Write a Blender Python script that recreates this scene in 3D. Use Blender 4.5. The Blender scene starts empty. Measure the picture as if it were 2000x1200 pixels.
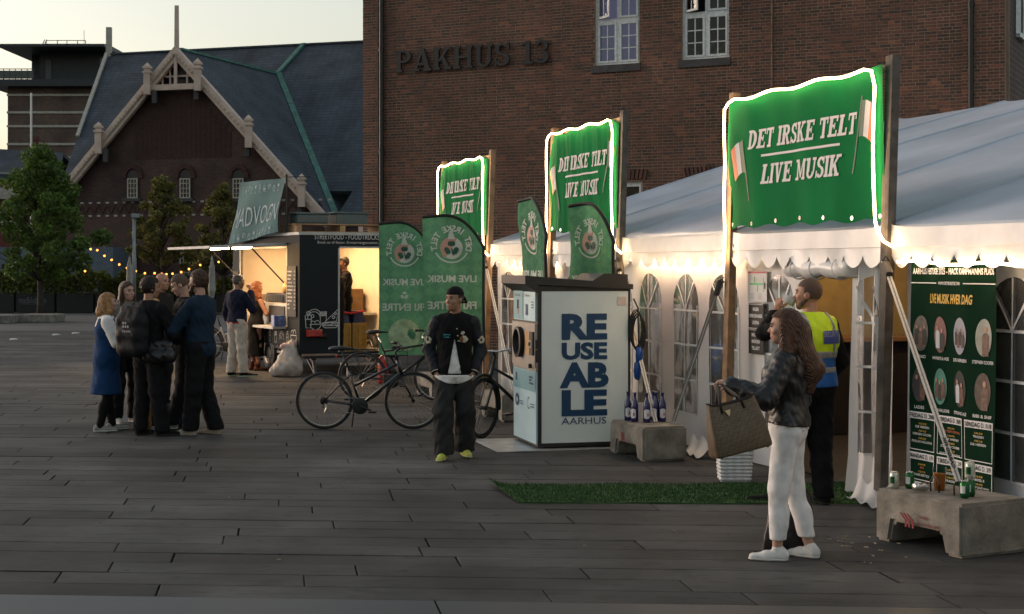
import bpy, bmesh, math, random
import numpy as np
from mathutils import Vector, Matrix

random.seed(7)
rng = np.random.default_rng(7)
R = math.radians
PI = math.pi
scene = bpy.context.scene
COL = scene.collection

# ------------------------------------------------------------------ camera
CAM_H = 1.95          # eye height of the photographer (arm raised)
F = 3000.0            # focal length in photo pixels (photo 2000 px wide)
HZ = 520.0            # horizon row
cd = bpy.data.cameras.new("camera")
cam = bpy.data.objects.new("camera", cd)
COL.objects.link(cam)
cam.location = (0, 0, CAM_H)
cam.rotation_euler = (R(90), 0, 0)
cd.sensor_width = 36.0
cd.sensor_fit = 'HORIZONTAL'
cd.lens = 54.0
cd.shift_y = -0.04
cd.clip_end = 4000.0
cd.dof.use_dof = True
cd.dof.focus_distance = 15.2
cd.dof.aperture_fstop = 8.0
scene.camera = cam

# ------------------------------------------------------------------ world, sun, exposure
SUN_EL, SUN_AZ = 2.0, -64.0      # sun elevation, azimuth from the view axis (negative = left)
w = bpy.data.worlds.new("World")
scene.world = w
w.use_nodes = True
nt = w.node_tree
nt.nodes.clear()
wo = nt.nodes.new("ShaderNodeOutputWorld")
bg = nt.nodes.new("ShaderNodeBackground")
sky = nt.nodes.new("ShaderNodeTexSky")
sky.sky_type = 'NISHITA'
sky.sun_disc = False
sky.sun_elevation = R(SUN_EL)
sky.sun_rotation = R(SUN_AZ)
sky.air_density = 1.0
sky.dust_density = 3.3
sky.ozone_density = 1.2
hs = nt.nodes.new("ShaderNodeHueSaturation")
hs.inputs["Saturation"].default_value = 0.5
nt.links.new(sky.outputs[0], hs.inputs["Color"])
nt.links.new(hs.outputs[0], bg.inputs[0])
bg.inputs[1].default_value = 0.15
nt.links.new(bg.outputs[0], wo.inputs[0])

sd = bpy.data.lights.new("sun", 'SUN')
sun = bpy.data.objects.new("sun", sd)
COL.objects.link(sun)
sd.energy = 0.12
sd.angle = R(25)
sd.color = (1.0, 0.82, 0.66)
_d = Vector((math.sin(R(SUN_AZ)) * math.cos(R(SUN_EL)), math.cos(R(SUN_AZ)) * math.cos(R(SUN_EL)), math.sin(R(SUN_EL))))
sun.rotation_euler = _d.to_track_quat('Z', 'Y').to_euler()

vs = scene.view_settings
vs.view_transform = 'Standard'
vs.look = 'None'
vs.exposure = 2.3
vs.gamma = 1.0
vs.use_curve_mapping = False
cy = scene.cycles
cy.use_denoising = True
cy.max_bounces = 6
cy.diffuse_bounces = 3
cy.glossy_bounces = 3
cy.transmission_bounces = 4
cy.transparent_max_bounces = 12
cy.caustics_reflective = False
cy.caustics_refractive = False
cy.sample_clamp_indirect = 4.0

# ------------------------------------------------------------------ placing helpers
def ground(px, py):
    "a point of the ground seen at a photo pixel"
    Y = F * CAM_H / (py - HZ)
    return ((px - 1000.0) / F * Y, Y)

def at(px, py, Y):
    return Vector(((px - 1000.0) / F * Y, Y, CAM_H - (py - HZ) / F * Y))

# ------------------------------------------------------------------ materials
MATS = {}
def M(name, col=(.5, .5, .5), rough=.6, metal=0., spec=.5, var=.12, scale=6., bump=0., bscale=80.,
      detail=4., col2=None, trans=0., coat=0., island=0., sheen=0., obrand=0., alpha=1.):
    if name in MATS:
        return MATS[name]
    m = bpy.data.materials.new(name)
    m.use_nodes = True
    n = m.node_tree
    b = n.nodes["Principled BSDF"]
    tc = n.nodes.new("ShaderNodeNewGeometry")
    nz = n.nodes.new("ShaderNodeTexNoise")
    nz.inputs["Scale"].default_value = scale
    nz.inputs["Detail"].default_value = detail
    n.links.new(tc.outputs["Position"], nz.inputs["Vector"])
    ramp = n.nodes.new("ShaderNodeValToRGB")
    c = np.array(col, float)
    lo = c * (1 - var)
    hi = np.minimum(c * (1 + var), 1)
    if col2 is not None:
        hi = np.array(col2, float)
        lo = c
    ramp.color_ramp.elements[0].position = .3
    ramp.color_ramp.elements[1].position = .7
    ramp.color_ramp.elements[0].color = (*lo, 1)
    ramp.color_ramp.elements[1].color = (*hi, 1)
    n.links.new(nz.outputs["Fac"], ramp.inputs[0])
    out = ramp.outputs[0]
    if island or obrand:
        if island:
            g = n.nodes.new("ShaderNodeNewGeometry"); rnd = g.outputs["Random Per Island"]; amt = island
        else:
            g = n.nodes.new("ShaderNodeObjectInfo"); rnd = g.outputs["Random"]; amt = obrand
        mr = n.nodes.new("ShaderNodeMapRange")
        mr.inputs["To Min"].default_value = 1 - amt
        mr.inputs["To Max"].default_value = 1 + amt
        n.links.new(rnd, mr.inputs["Value"])
        mx = n.nodes.new("ShaderNodeVectorMath"); mx.operation = 'SCALE'
        n.links.new(out, mx.inputs[0]); n.links.new(mr.outputs[0], mx.inputs["Scale"])
        out = mx.outputs[0]
    n.links.new(out, b.inputs["Base Color"])
    b.inputs["Roughness"].default_value = rough
    b.inputs["Metallic"].default_value = metal
    b.inputs["Specular IOR Level"].default_value = spec
    if coat:
        b.inputs["Coat Weight"].default_value = coat
        b.inputs["Coat Roughness"].default_value = .15
    if sheen:
        b.inputs["Sheen Weight"].default_value = sheen
    if bump:
        nb = n.nodes.new("ShaderNodeTexNoise")
        nb.inputs["Scale"].default_value = bscale
        nb.inputs["Detail"].default_value = 5.
        n.links.new(tc.outputs["Position"], nb.inputs["Vector"])
        bm_ = n.nodes.new("ShaderNodeBump")
        bm_.inputs["Strength"].default_value = bump
        bm_.inputs["Distance"].default_value = .02
        n.links.new(nb.outputs["Fac"], bm_.inputs["Height"])
        n.links.new(bm_.outputs[0], b.inputs["Normal"])
    if trans:
        tr = n.nodes.new("ShaderNodeBsdfTranslucent")
        n.links.new(out, tr.inputs["Color"])
        mix = n.nodes.new("ShaderNodeMixShader")
        mix.inputs[0].default_value = trans
        n.links.new(b.outputs[0], mix.inputs[1]); n.links.new(tr.outputs[0], mix.inputs[2])
        n.links.new(mix.outputs[0], n.nodes["Material Output"].inputs[0])
    MATS[name] = m
    return m

def ME(name, col, strength):
    if name in MATS:
        return MATS[name]
    m = bpy.data.materials.new(name); m.use_nodes = True
    b = m.node_tree.nodes["Principled BSDF"]
    b.inputs["Base Color"].default_value = (*col, 1)
    b.inputs["Emission Color"].default_value = (*col, 1)
    b.inputs["Emission Strength"].default_value = strength
    MATS[name] = m
    return m

def MGLASS(name, tint=(1, 1, 1), through=.8, rough=.05, ior=1.45, haze=0.):
    "clear sheet: lets light straight through and mirrors by Fresnel"
    if name in MATS:
        return MATS[name]
    m = bpy.data.materials.new(name); m.use_nodes = True
    n = m.node_tree; n.nodes.remove(n.nodes["Principled BSDF"])
    tr = n.nodes.new("ShaderNodeBsdfTransparent"); tr.inputs[0].default_value = (*[t * through for t in tint], 1)
    gl = n.nodes.new("ShaderNodeBsdfGlossy"); gl.inputs["Roughness"].default_value = rough
    fr = n.nodes.new("ShaderNodeFresnel"); fr.inputs[0].default_value = ior
    tc = n.nodes.new("ShaderNodeTexCoord"); nz = n.nodes.new("ShaderNodeTexNoise"); nz.inputs["Scale"].default_value = 3.5
    bp = n.nodes.new("ShaderNodeBump"); bp.inputs["Strength"].default_value = .25; bp.inputs["Distance"].default_value = .02
    n.links.new(tc.outputs["Object"], nz.inputs[0]); n.links.new(nz.outputs[0], bp.inputs["Height"])
    n.links.new(bp.outputs[0], gl.inputs["Normal"])
    mx = n.nodes.new("ShaderNodeMixShader")
    n.links.new(fr.outputs[0], mx.inputs[0]); n.links.new(tr.outputs[0], mx.inputs[1]); n.links.new(gl.outputs[0], mx.inputs[2])
    out = mx.outputs[0]
    if haze:      # scuffed, dusty sheet
        df = n.nodes.new("ShaderNodeBsdfDiffuse"); df.inputs[0].default_value = (.7, .7, .7, 1)
        n2 = n.nodes.new("ShaderNodeTexNoise"); n2.inputs["Scale"].default_value = 2.2; n2.inputs["Detail"].default_value = 7
        g2 = n.nodes.new("ShaderNodeNewGeometry"); n.links.new(g2.outputs["Position"], n2.inputs[0])
        mr = n.nodes.new("ShaderNodeMapRange"); mr.inputs["From Min"].default_value = .3; mr.inputs["From Max"].default_value = .7; mr.inputs["To Min"].default_value = haze * .5; mr.inputs["To Max"].default_value = haze * 1.6
        n.links.new(n2.outputs[0], mr.inputs[0])
        m2 = n.nodes.new("ShaderNodeMixShader"); n.links.new(mr.outputs[0], m2.inputs[0]); n.links.new(out, m2.inputs[1]); n.links.new(df.outputs[0], m2.inputs[2]); out = m2.outputs[0]
    n.links.new(out, n.nodes["Material Output"].inputs[0])
    MATS[name] = m
    return m

# ------------------------------------------------------------------ mesh building
def mesh_obj(name, verts, faces, mats, parent=None, smooth=False, fm=None):
    me = bpy.data.meshes.new(name)
    me.from_pydata([tuple(v) for v in verts], [], [tuple(f) for f in faces])
    if not isinstance(mats, (list, tuple)):
        mats = [mats]
    for m in mats:
        me.materials.append(m)
    if fm is not None and len(mats) > 1:
        me.polygons.foreach_set("material_index", fm)
    if smooth:
        me.polygons.foreach_set("use_smooth", [True] * len(me.polygons))
    me.update()
    return link(name, me, parent)

WORLD = [True]     # True: mesh coordinates are world coordinates, also for parts
def world_of(o):
    m = o.matrix_basis.copy()
    if o.parent is not None:
        m = world_of(o.parent) @ o.matrix_parent_inverse @ m
    return m

def link(name, me, parent=None):
    o = bpy.data.objects.new(name, me)
    COL.objects.link(o)
    if parent is not None:
        o.parent = parent
        if WORLD[0]:
            o.matrix_parent_inverse = world_of(parent).inverted()
    return o

def empty(name, loc=(0, 0, 0), rz=0.):
    o = bpy.data.objects.new(name, None)
    o.empty_display_size = .2
    COL.objects.link(o)
    o.location = loc
    o.rotation_euler = (0, 0, rz)
    return o

def tag(o, label, cat, group=None, kind=None):
    if label: o["label"] = label
    if cat: o["category"] = cat
    if group: o["group"] = group
    if kind: o["kind"] = kind
    return o

def copy_tree(o, parent=None):
    c = o.copy(); COL.objects.link(c)
    if parent is not None:
        c.parent = parent
        c.matrix_parent_inverse = o.matrix_parent_inverse.copy()
    for ch in list(o.children):
        copy_tree(ch, c)
    return c

class MB:
    def __init__(s):
        s.v = []; s.f = []; s.m = []
    def add(s, vs_, fs_, m=0):
        b = len(s.v)
        s.v += [tuple(v) for v in vs_]
        for f in fs_:
            s.f.append(tuple(i + b for i in f)); s.m.append(m)
        return s
    def box(s, c, size, m=0, rot=None, taper=1.):
        hx, hy, hz = size[0] / 2, size[1] / 2, size[2] / 2
        p = []
        for z, t in ((-hz, 1.), (hz, taper)):
            for x, y in ((-hx, -hy), (hx, -hy), (hx, hy), (-hx, hy)):
                p.append(Vector((x * t, y * t, z)))
        if rot is not None:
            p = [rot @ q for q in p]
        c = Vector(c)
        return s.add([q + c for q in p], [(0, 3, 2, 1), (4, 5, 6, 7), (0, 1, 5, 4), (1, 2, 6, 5), (2, 3, 7, 6), (3, 0, 4, 7)], m)
    def bbox(s, c, size, bev=.01, m=0, rot=None):
        "box with chamfered edges"
        bm = bmesh.new()
        bmesh.ops.create_cube(bm, size=1)
        for v in bm.verts:
            v.co = Vector((v.co.x * size[0], v.co.y * size[1], v.co.z * size[2]))
        bmesh.ops.bevel(bm, geom=list(bm.edges), offset=bev, segments=2, affect='EDGES', profile=.6)
        bm.verts.index_update()
        vs_ = [v.co.copy() for v in bm.verts]
        if rot is not None: vs_ = [rot @ q for q in vs_]
        fs_ = [[v.index for v in f.verts] for f in bm.faces]
        bm.free()
        c = Vector(c)
        return s.add([q + c for q in vs_], fs_, m)
    def bar(s, a, b, wx, wy, m=0, up=(0, 0, 1)):
        "rectangular bar from a to b"
        a = Vector(a); b = Vector(b); d = (b - a); L = d.length
        if L < 1e-6: return s
        d.normalize(); up = Vector(up)
        if abs(d.dot(up)) > .98: up = Vector((1, 0, 0)) if abs(d.x) < .9 else Vector((0, 1, 0))
        x = d.cross(up).normalized(); y = x.cross(d).normalized()
        p = []
        for q in (a, b):
            for i, j in ((-1, -1), (1, -1), (1, 1), (-1, 1)):
                p.append(q + x * (i * wx / 2) + y * (j * wy / 2))
        return s.add(p, [(0, 3, 2, 1), (4, 5, 6, 7), (0, 1, 5, 4), (1, 2, 6, 5), (2, 3, 7, 6), (3, 0, 4, 7)], m)
    def tube(s, pts, r, n=8, m=0, closed=False, caps=True):
        pts = [Vector(p) for p in pts]; N = len(pts)
        rs = r if isinstance(r, (list, tuple)) else [r] * N
        base = len(s.v)
        up = Vector((0, 0, 1)); prev = None
        for i, p in enumerate(pts):
            if closed: d = pts[(i + 1) % N] - pts[i - 1]
            else: d = pts[min(i + 1, N - 1)] - pts[max(i - 1, 0)]
            if d.length < 1e-9: d = Vector((0, 0, 1))
            d.normalize()
            if prev is None:
                a = d.cross(up)
                if a.length < .05: a = d.cross(Vector((1, 0, 0)))
                a.normalize()
            else:
                a = prev - d * prev.dot(d)
                if a.length < 1e-6: a = d.cross(up)
                a.normalize()
            prev = a; b = d.cross(a)
            for k in range(n):
                t = 2 * PI * k / n
                s.v.append(tuple(p + (a * math.cos(t) + b * math.sin(t)) * rs[i]))
        for i in range(N if closed else N - 1):
            j = (i + 1) % N
            for k in range(n):
                l = (k + 1) % n
                s.f.append((base + i * n + k, base + i * n + l, base + j * n + l, base + j * n + k)); s.m.append(m)
        if caps and not closed:
            s.f.append(tuple(base + k for k in reversed(range(n)))); s.m.append(m)
            s.f.append(tuple(base + (N - 1) * n + k for k in range(n))); s.m.append(m)
        return s
    def lathe(s, prof, c=(0, 0, 0), n=20, m=0, axis=None):
        "profile [(r,z)...] turned about z (or about axis matrix)"
        base = len(s.v); c = Vector(c)
        for r, z in prof:
            for k in range(n):
                t = 2 * PI * k / n
                q = Vector((r * math.cos(t), r * math.sin(t), z))
                if axis is not None: q = axis @ q
                s.v.append(tuple(q + c))
        for i in range(len(prof) - 1):
            for k in range(n):
                l = (k + 1) % n
                s.f.append((base + i * n + k, base + i * n + l, base + (i + 1) * n + l, base + (i + 1) * n + k)); s.m.append(m)
        s.f.append(tuple(base + k for k in reversed(range(n)))); s.m.append(m)
        e = base + (len(prof) - 1) * n
        s.f.append(tuple(e + k for k in range(n))); s.m.append(m)
        return s
    def ball(s, c, r, n=8, m=0, rot=None):
        r = (r, r, r) if isinstance(r, (int, float)) else r
        base = len(s.v); c = Vector(c); k2 = n // 2 + 1
        for i in range(k2 + 1):
            a = PI * i / k2
            for k in range(n):
                t = 2 * PI * k / n
                q = Vector((r[0] * math.sin(a) * math.cos(t), r[1] * math.sin(a) * math.sin(t), r[2] * math.cos(a)))
                if rot is not None: q = rot @ q
                s.v.append(tuple(q + c))
        for i in range(k2):
            for k in range(n):
                l = (k + 1) % n
                s.f.append((base + i * n + k, base + (i + 1) * n + k, base + (i + 1) * n + l, base + i * n + l)); s.m.append(m)
        return s
    def prism(s, poly, d, m=0):
        "polygon (3-D points, counter-clockwise seen from -d) pushed along d"
        n = len(poly); d = Vector(d)
        vs_ = [Vector(p) for p in poly] + [Vector(p) + d for p in poly]
        fs_ = [tuple(range(n)), tuple(reversed(range(n, 2 * n)))]
        for i in range(n):
            j = (i + 1) % n
            fs_.append((i, i + n, j + n, j))
        return s.add(vs_, fs_, m)
    def grid(s, fn, nu, nv, m=0):
        base = len(s.v)
        for j in range(nv + 1):
            for i in range(nu + 1):
                s.v.append(tuple(fn(i / nu, j / nv)))
        for j in range(nv):
            for i in range(nu):
                a = base + j * (nu + 1) + i
                s.f.append((a, a + 1, a + nu + 2, a + nu + 1)); s.m.append(m)
        return s
    def build(s, name, mats, parent=None, smooth=False):
        return mesh_obj(name, s.v, s.f, mats, parent, smooth, s.m)

def smooth_by_angle(o, ang=40):
    me = o.data
    me.polygons.foreach_set("use_smooth", [True] * len(me.polygons))
    me.update()
    bm = bmesh.new(); bm.from_mesh(me)
    for e in bm.edges:
        if len(e.link_faces) == 2 and e.calc_face_angle(0) > R(ang):
            e.smooth = False
    bm.to_mesh(me); bm.free()
    return o

# ------------------------------------------------------------------ lettering
def text_mesh(body, size=1., bold=0., spacing=1., align='CENTER', shear=0., res=3):
    "(verts, faces) of a flat text in the xy plane"
    cu = bpy.data.curves.new("txt", 'FONT')
    cu.body = body; cu.size = size; cu.offset = bold * size
    cu.space_character = spacing; cu.align_x = align; cu.align_y = 'CENTER'
    cu.shear = shear; cu.resolution_u = res
    o = bpy.data.objects.new("txt", cu)
    me = bpy.data.meshes.new_from_object(o)
    vs_ = [Vector(v.co) for v in me.vertices]
    fs_ = [tuple(p.vertices) for p in me.polygons]
    bpy.data.objects.remove(o); bpy.data.curves.remove(cu); bpy.data.meshes.remove(me)
    return vs_, fs_

def rect_(x0, y0, x1, y1): return [(x0, y0), (x1, y0), (x1, y1), (x0, y1)]
def arc_(cx, cy, rx, ry, tx, ty, a0, a1, n=14):
    out = []
    for i in range(n):
        a = R(a0 + (a1 - a0) * i / n); b = R(a0 + (a1 - a0) * (i + 1) / n)
        out.append([(cx + rx * math.cos(a), cy + ry * math.sin(a)), (cx + rx * math.cos(b), cy + ry * math.sin(b)),
                    (cx + (rx - tx) * math.cos(b), cy + (ry - ty) * math.sin(b)), (cx + (rx - tx) * math.cos(a), cy + (ry - ty) * math.sin(a))])
    return out
def slab_glyph(ch, t=.2, h=.11, sf=.07):
    "heavy slab-serif capital: list of layers, each a list of convex polygons; width"
    S = lambda x, y, w=.0: [rect_(x - sf - w, y, x + t + sf + w, y + h)]      # serif under/over a stem at x
    st = lambda x: [rect_(x, 0, x + t, 1)]
    L = []; W = .8
    if ch == 'D': W = .84; L = [st(sf), arc_(.34, .5, .5, .5, t * 1.1, h, -90, 90), [rect_(0, 0, .36, h), rect_(0, 1 - h, .36, 1)]]
    elif ch == 'E': W = .74; L = [st(sf), [rect_(0, 0, .74, h), rect_(0, 1 - h, .72, 1), rect_(sf, .45, .55, .45 + h)], [rect_(.64, 0, .74, .3), rect_(.62, .72, .72, 1), rect_(.47, .36, .55, .66)]]
    elif ch == 'T': W = .8; L = [[rect_(.4 - t / 2, 0, .4 + t / 2, 1)], [rect_(0, 1 - h, .8, 1)], [rect_(0, .68, .1, 1), rect_(.7, .68, .8, 1)], [rect_(.2, 0, .6, h)]]
    elif ch == 'I': W = t + 2 * sf; L = [st(sf), [rect_(0, 0, W, h), rect_(0, 1 - h, W, 1)]]
    elif ch == 'R': W = .86; L = [st(sf), arc_(.42, .73, .34, .27, t, h, -90, 90), [rect_(0, 1 - h, .44, 1), rect_(sf, .46, .44, .46 + h), rect_(0, 0, t + 2 * sf, h)], [[(.36, .5), (.56, .5), (.8, 0), (.58, 0)]], [rect_(.56, 0, .86, h)]]
    elif ch == 'P': W = .8; L = [st(sf), arc_(.42, .71, .36, .29, t, h, -90, 90), [rect_(0, 1 - h, .44, 1), rect_(sf, .42, .44, .42 + h), rect_(0, 0, t + 2 * sf, h)]]
    elif ch == 'S': W = .7; L = [arc_(.35, .735, .33, .265, t * .9, h, 20, 270), arc_(.35, .275, .35, .275, t * .95, h, 90, -160), [rect_(.58, .66, .68, 1), rect_(0, 0, .1, .34)]]
    elif ch == 'K': W = .9; L = [st(sf), [rect_(0, 0, t + 2 * sf, h), rect_(0, 1 - h, t + 2 * sf, 1)], [[(.24, .38), (.36, .38), (.8, .95), (.62, .95)]], [[(.36, .56), (.5, .66), (.84, .04), (.6, .04)]], [rect_(.54, 1 - h, .9, 1), rect_(.54, 0, .9, h)]]
    elif ch == 'L': W = .7; L = [st(sf), [rect_(0, 0, .7, h), rect_(0, 1 - h, t + 2 * sf, 1)], [rect_(.6, 0, .7, .36)]]
    elif ch == 'V': W = .86; L = [[[(.1, .96), (.33, .96), (.55, 0), (.36, 0)]], [[(.62, .96), (.76, .96), (.55, 0), (.42, 0)]], [rect_(0, 1 - h, .42, 1), rect_(.54, 1 - h, .86, 1)]]
    elif ch == 'M': W = 1.06; L = [[rect_(.1, 0, .24, 1), rect_(.78, 0, .98, 1)], [[(.1, 1), (.34, 1), (.6, .12), (.46, .12)]], [[(.8, 1), (.92, 1), (.6, .12), (.46, .12)]], [rect_(0, 0, .34, h), rect_(.7, 0, 1.06, h), rect_(0, 1 - h, .3, 1), rect_(.8, 1 - h, 1.06, 1)]]
    elif ch == 'U': W = .86; L = [[rect_(.08, .32, .08 + t, 1), rect_(.64, .32, .77, 1)], arc_(.425, .34, .345, .34, t * .8, .12, 180, 360), [rect_(0, 1 - h, .36, 1), rect_(.54, 1 - h, .86, 1)]]
    elif ch == 'A': W = .9; L = [[[(.06, .04), (.18, .04), (.5, 1), (.36, 1)]], [[(.36, 1), (.54, 1), (.84, .04), (.6, .04)]], [rect_(.22, .26, .68, .26 + h)], [rect_(0, 0, .32, h), rect_(.5, 0, .92, h)]]
    elif ch == 'H': W = .94; L = [[rect_(sf, 0, sf + t, 1), rect_(.94 - sf - t, 0, .94 - sf, 1)], [rect_(.2, .45, .74, .45 + h)], [rect_(0, 0, t + 2 * sf, h), rect_(.94 - 2 * sf - t, 0, .94, h), rect_(0, 1 - h, t + 2 * sf, 1), rect_(.94 - 2 * sf - t, 1 - h, .94, 1)]]
    elif ch == '1': W = .5; L = [[rect_(.17, 0, .17 + t, 1)], [[(.0, .8), (.2, .88), (.2, 1), (.0, .88)]], [rect_(0, 0, .52, h)]]
    elif ch == '3': W = .66; L = [arc_(.3, .75, .31, .25, t * .9, h, 170, -90), arc_(.3, .28, .36, .28, t, h, 90, -170)]
    elif ch == ' ': W = .38
    return L, W

def slab_text(body, height, squeeze=1., gap=.08, shear=0., layer=.0004, thick=0., stem=.2, bar=.11):
    "slab-serif line, centred in the xy plane; strokes lie on layers so that no two faces share a plane"
    vs_ = []; fs_ = []; x = 0.
    for ch in body:
        L, W = slab_glyph(ch, stem, bar)
        for li, polys in enumerate(L):
            for pi_, p in enumerate(polys):
                z = layer * (li + 1)
                if len(p) == 4:
                    ar = sum(p[i][0] * p[(i + 1) % 4][1] - p[(i + 1) % 4][0] * p[i][1] for i in range(4))
                    if ar < 0: p = p[::-1]
                b = len(vs_)
                q = [Vector(((x + a + shear * c) * squeeze * height, (c - .5) * height, z)) for a, c in p]
                vs_ += q
                if thick:
                    vs_ += [v - Vector((0, 0, thick + z)) for v in q]
                    fs_.append((b, b + 1, b + 2, b + 3))
                    for i in range(4):
                        j = (i + 1) % 4
                        fs_.append((b + i, b + i + 4, b + j + 4, b + j))
                else:
                    fs_.append((b, b + 1, b + 2, b + 3))
        x += W + gap
    W = (x - gap) * squeeze * height
    return [v - Vector((W / 2, 0, 0)) for v in vs_], fs_, W

def fit_w(vs_, width):
    "scale flat text in x to a width, centred"
    xs = [v.x for v in vs_]
    if not xs: return vs_
    a, b = min(xs), max(xs); k = width / max(b - a, 1e-6); c = (a + b) / 2
    return [Vector(((v.x - c) * k, v.y, v.z)) for v in vs_]

def subdiv(vf, step):
    "split edges longer than step so that artwork can follow a folded sheet"
    bm = bmesh.new()
    vv_ = [bm.verts.new(v) for v in vf[0]]
    for f in vf[1]:
        try: bm.faces.new([vv_[i] for i in f])
        except ValueError: pass
    for _ in range(4):
        es = [e for e in bm.edges if e.calc_length() > step]
        if not es: break
        bmesh.ops.subdivide_edges(bm, edges=es, cuts=1, use_grid_fill=True)
    bmesh.ops.triangulate(bm, faces=[f for f in bm.faces if len(f.verts) > 4])
    bm.verts.index_update()
    out = ([v.co.copy() for v in bm.verts], [[v.index for v in f.verts] for f in bm.faces])
    bm.free()
    return out

def printed(name, vf, mat, parent, fn, step=0.):
    "lay flat artwork (x,y,z off the sheet) on a sheet by fn(x,y,off)"
    if step: vf = subdiv(vf, step)
    return mesh_obj(name, [fn(v.x, v.y, v.z) for v in vf[0]], vf[1], mat, parent)

def text_in_rect(body, x0, x1, y0, y1, bold=0., shear=0., z=0., mirror=False, spacing=1.):
    "flat text stretched to fill a rectangle"
    v, f = text_mesh(body, 1., bold, spacing, shear=shear)
    xs = [q.x for q in v]; ys = [q.y for q in v]
    ax, bx, ay, by = min(xs), max(xs), min(ys), max(ys)
    out = []
    for q in v:
        tx_ = (q.x - ax) / (bx - ax)
        if mirror: tx_ = 1 - tx_
        out.append(Vector((x0 + (x1 - x0) * tx_, y0 + (y1 - y0) * (q.y - ay) / (by - ay), z)))
    return out, f

def merge_vf(*vfs):
    V = []; Fc = []
    for v, f in vfs:
        b = len(V); V += v; Fc += [tuple(i + b for i in q) for q in f]
    return V, Fc

def rect_vf(x0, x1, y0, y1, z=0., nx=1):
    V = []; Fc = []
    for i in range(nx + 1):
        x = x0 + (x1 - x0) * i / nx
        V += [Vector((x, y0, z)), Vector((x, y1, z))]
    for i in range(nx):
        Fc.append((2 * i, 2 * i + 2, 2 * i + 3, 2 * i + 1))
    return V, Fc

def disc_vf(cx, cy, rx, ry, z=0., n=20, a0=0, a1=360):
    V = [Vector((cx, cy, z))]
    for i in range(n + 1):
        a = R(a0 + (a1 - a0) * i / n); V.append(Vector((cx + rx * math.cos(a), cy + ry * math.sin(a), z)))
    return V, [(0, i, i + 1) for i in range(1, n + 1)]

def ring_vf(cx, cy, r0, r1, a0, a1, z=0., n=24):
    V = []; Fc = []
    for i in range(n + 1):
        a = R(a0 + (a1 - a0) * i / n)
        V += [Vector((cx + r0 * math.cos(a), cy + r0 * math.sin(a), z)), Vector((cx + r1 * math.cos(a), cy + r1 * math.sin(a), z))]
    for i in range(n): Fc.append((2 * i, 2 * i + 1, 2 * i + 3, 2 * i + 2))
    return V, Fc

def line_vf(pts, wd, z=0., closed=False):
    "stroke of constant width along 2-D points"
    V = []; Fc = []; n = len(pts)
    P = [Vector((p[0], p[1])) for p in pts]
    for i, p in enumerate(P):
        if closed: d = P[(i + 1) % n] - P[i - 1]
        else: d = P[min(i + 1, n - 1)] - P[max(i - 1, 0)]
        if d.length < 1e-9: d = Vector((1, 0))
        d.normalize(); nn = Vector((-d.y, d.x)) * wd / 2
        V += [Vector((p.x - nn.x, p.y - nn.y, z)), Vector((p.x + nn.x, p.y + nn.y, z))]
    for i in range(n if closed else n - 1):
        j = (i + 1) % n
        Fc.append((2 * i, 2 * j, 2 * j + 1, 2 * i + 1))
    return V, Fc

def arc_text_vf(body, cx, cy, r, a_mid, span, h, bold=.03, mirror=False, z=0.):
    "letters standing on a circle, read clockwise; mirror flips the whole in x"
    parts = []; n = len(body)
    for i, ch in enumerate(body):
        if ch == ' ': continue
        v, f = text_mesh(ch, h * 1.35, bold)
        a = R(a_mid + span / 2 - span * (i + .5) / n)
        ca, sa = math.cos(a - PI / 2), math.sin(a - PI / 2)
        q = []
        for p in v:
            x = p.x * ca - p.y * sa + r * math.cos(a); y = p.x * sa + p.y * ca + r * math.sin(a)
            q.append(Vector((cx + (-x if mirror else x), cy + y, z)))
        parts.append((q, f))
    return merge_vf(*parts)
# ================================================================== GROUND
m_soil = M("joint_soil", (.014, .015, .009), .95, var=.5, scale=9)
m_asphalt = M("far_paving", (.085, .082, .078), .7, var=.18, scale=.35, detail=6)
m_band = M("smooth_paving_band", (.040, .044, .047), .55, var=.12, scale=1.2, bump=.06, bscale=40)

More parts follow.
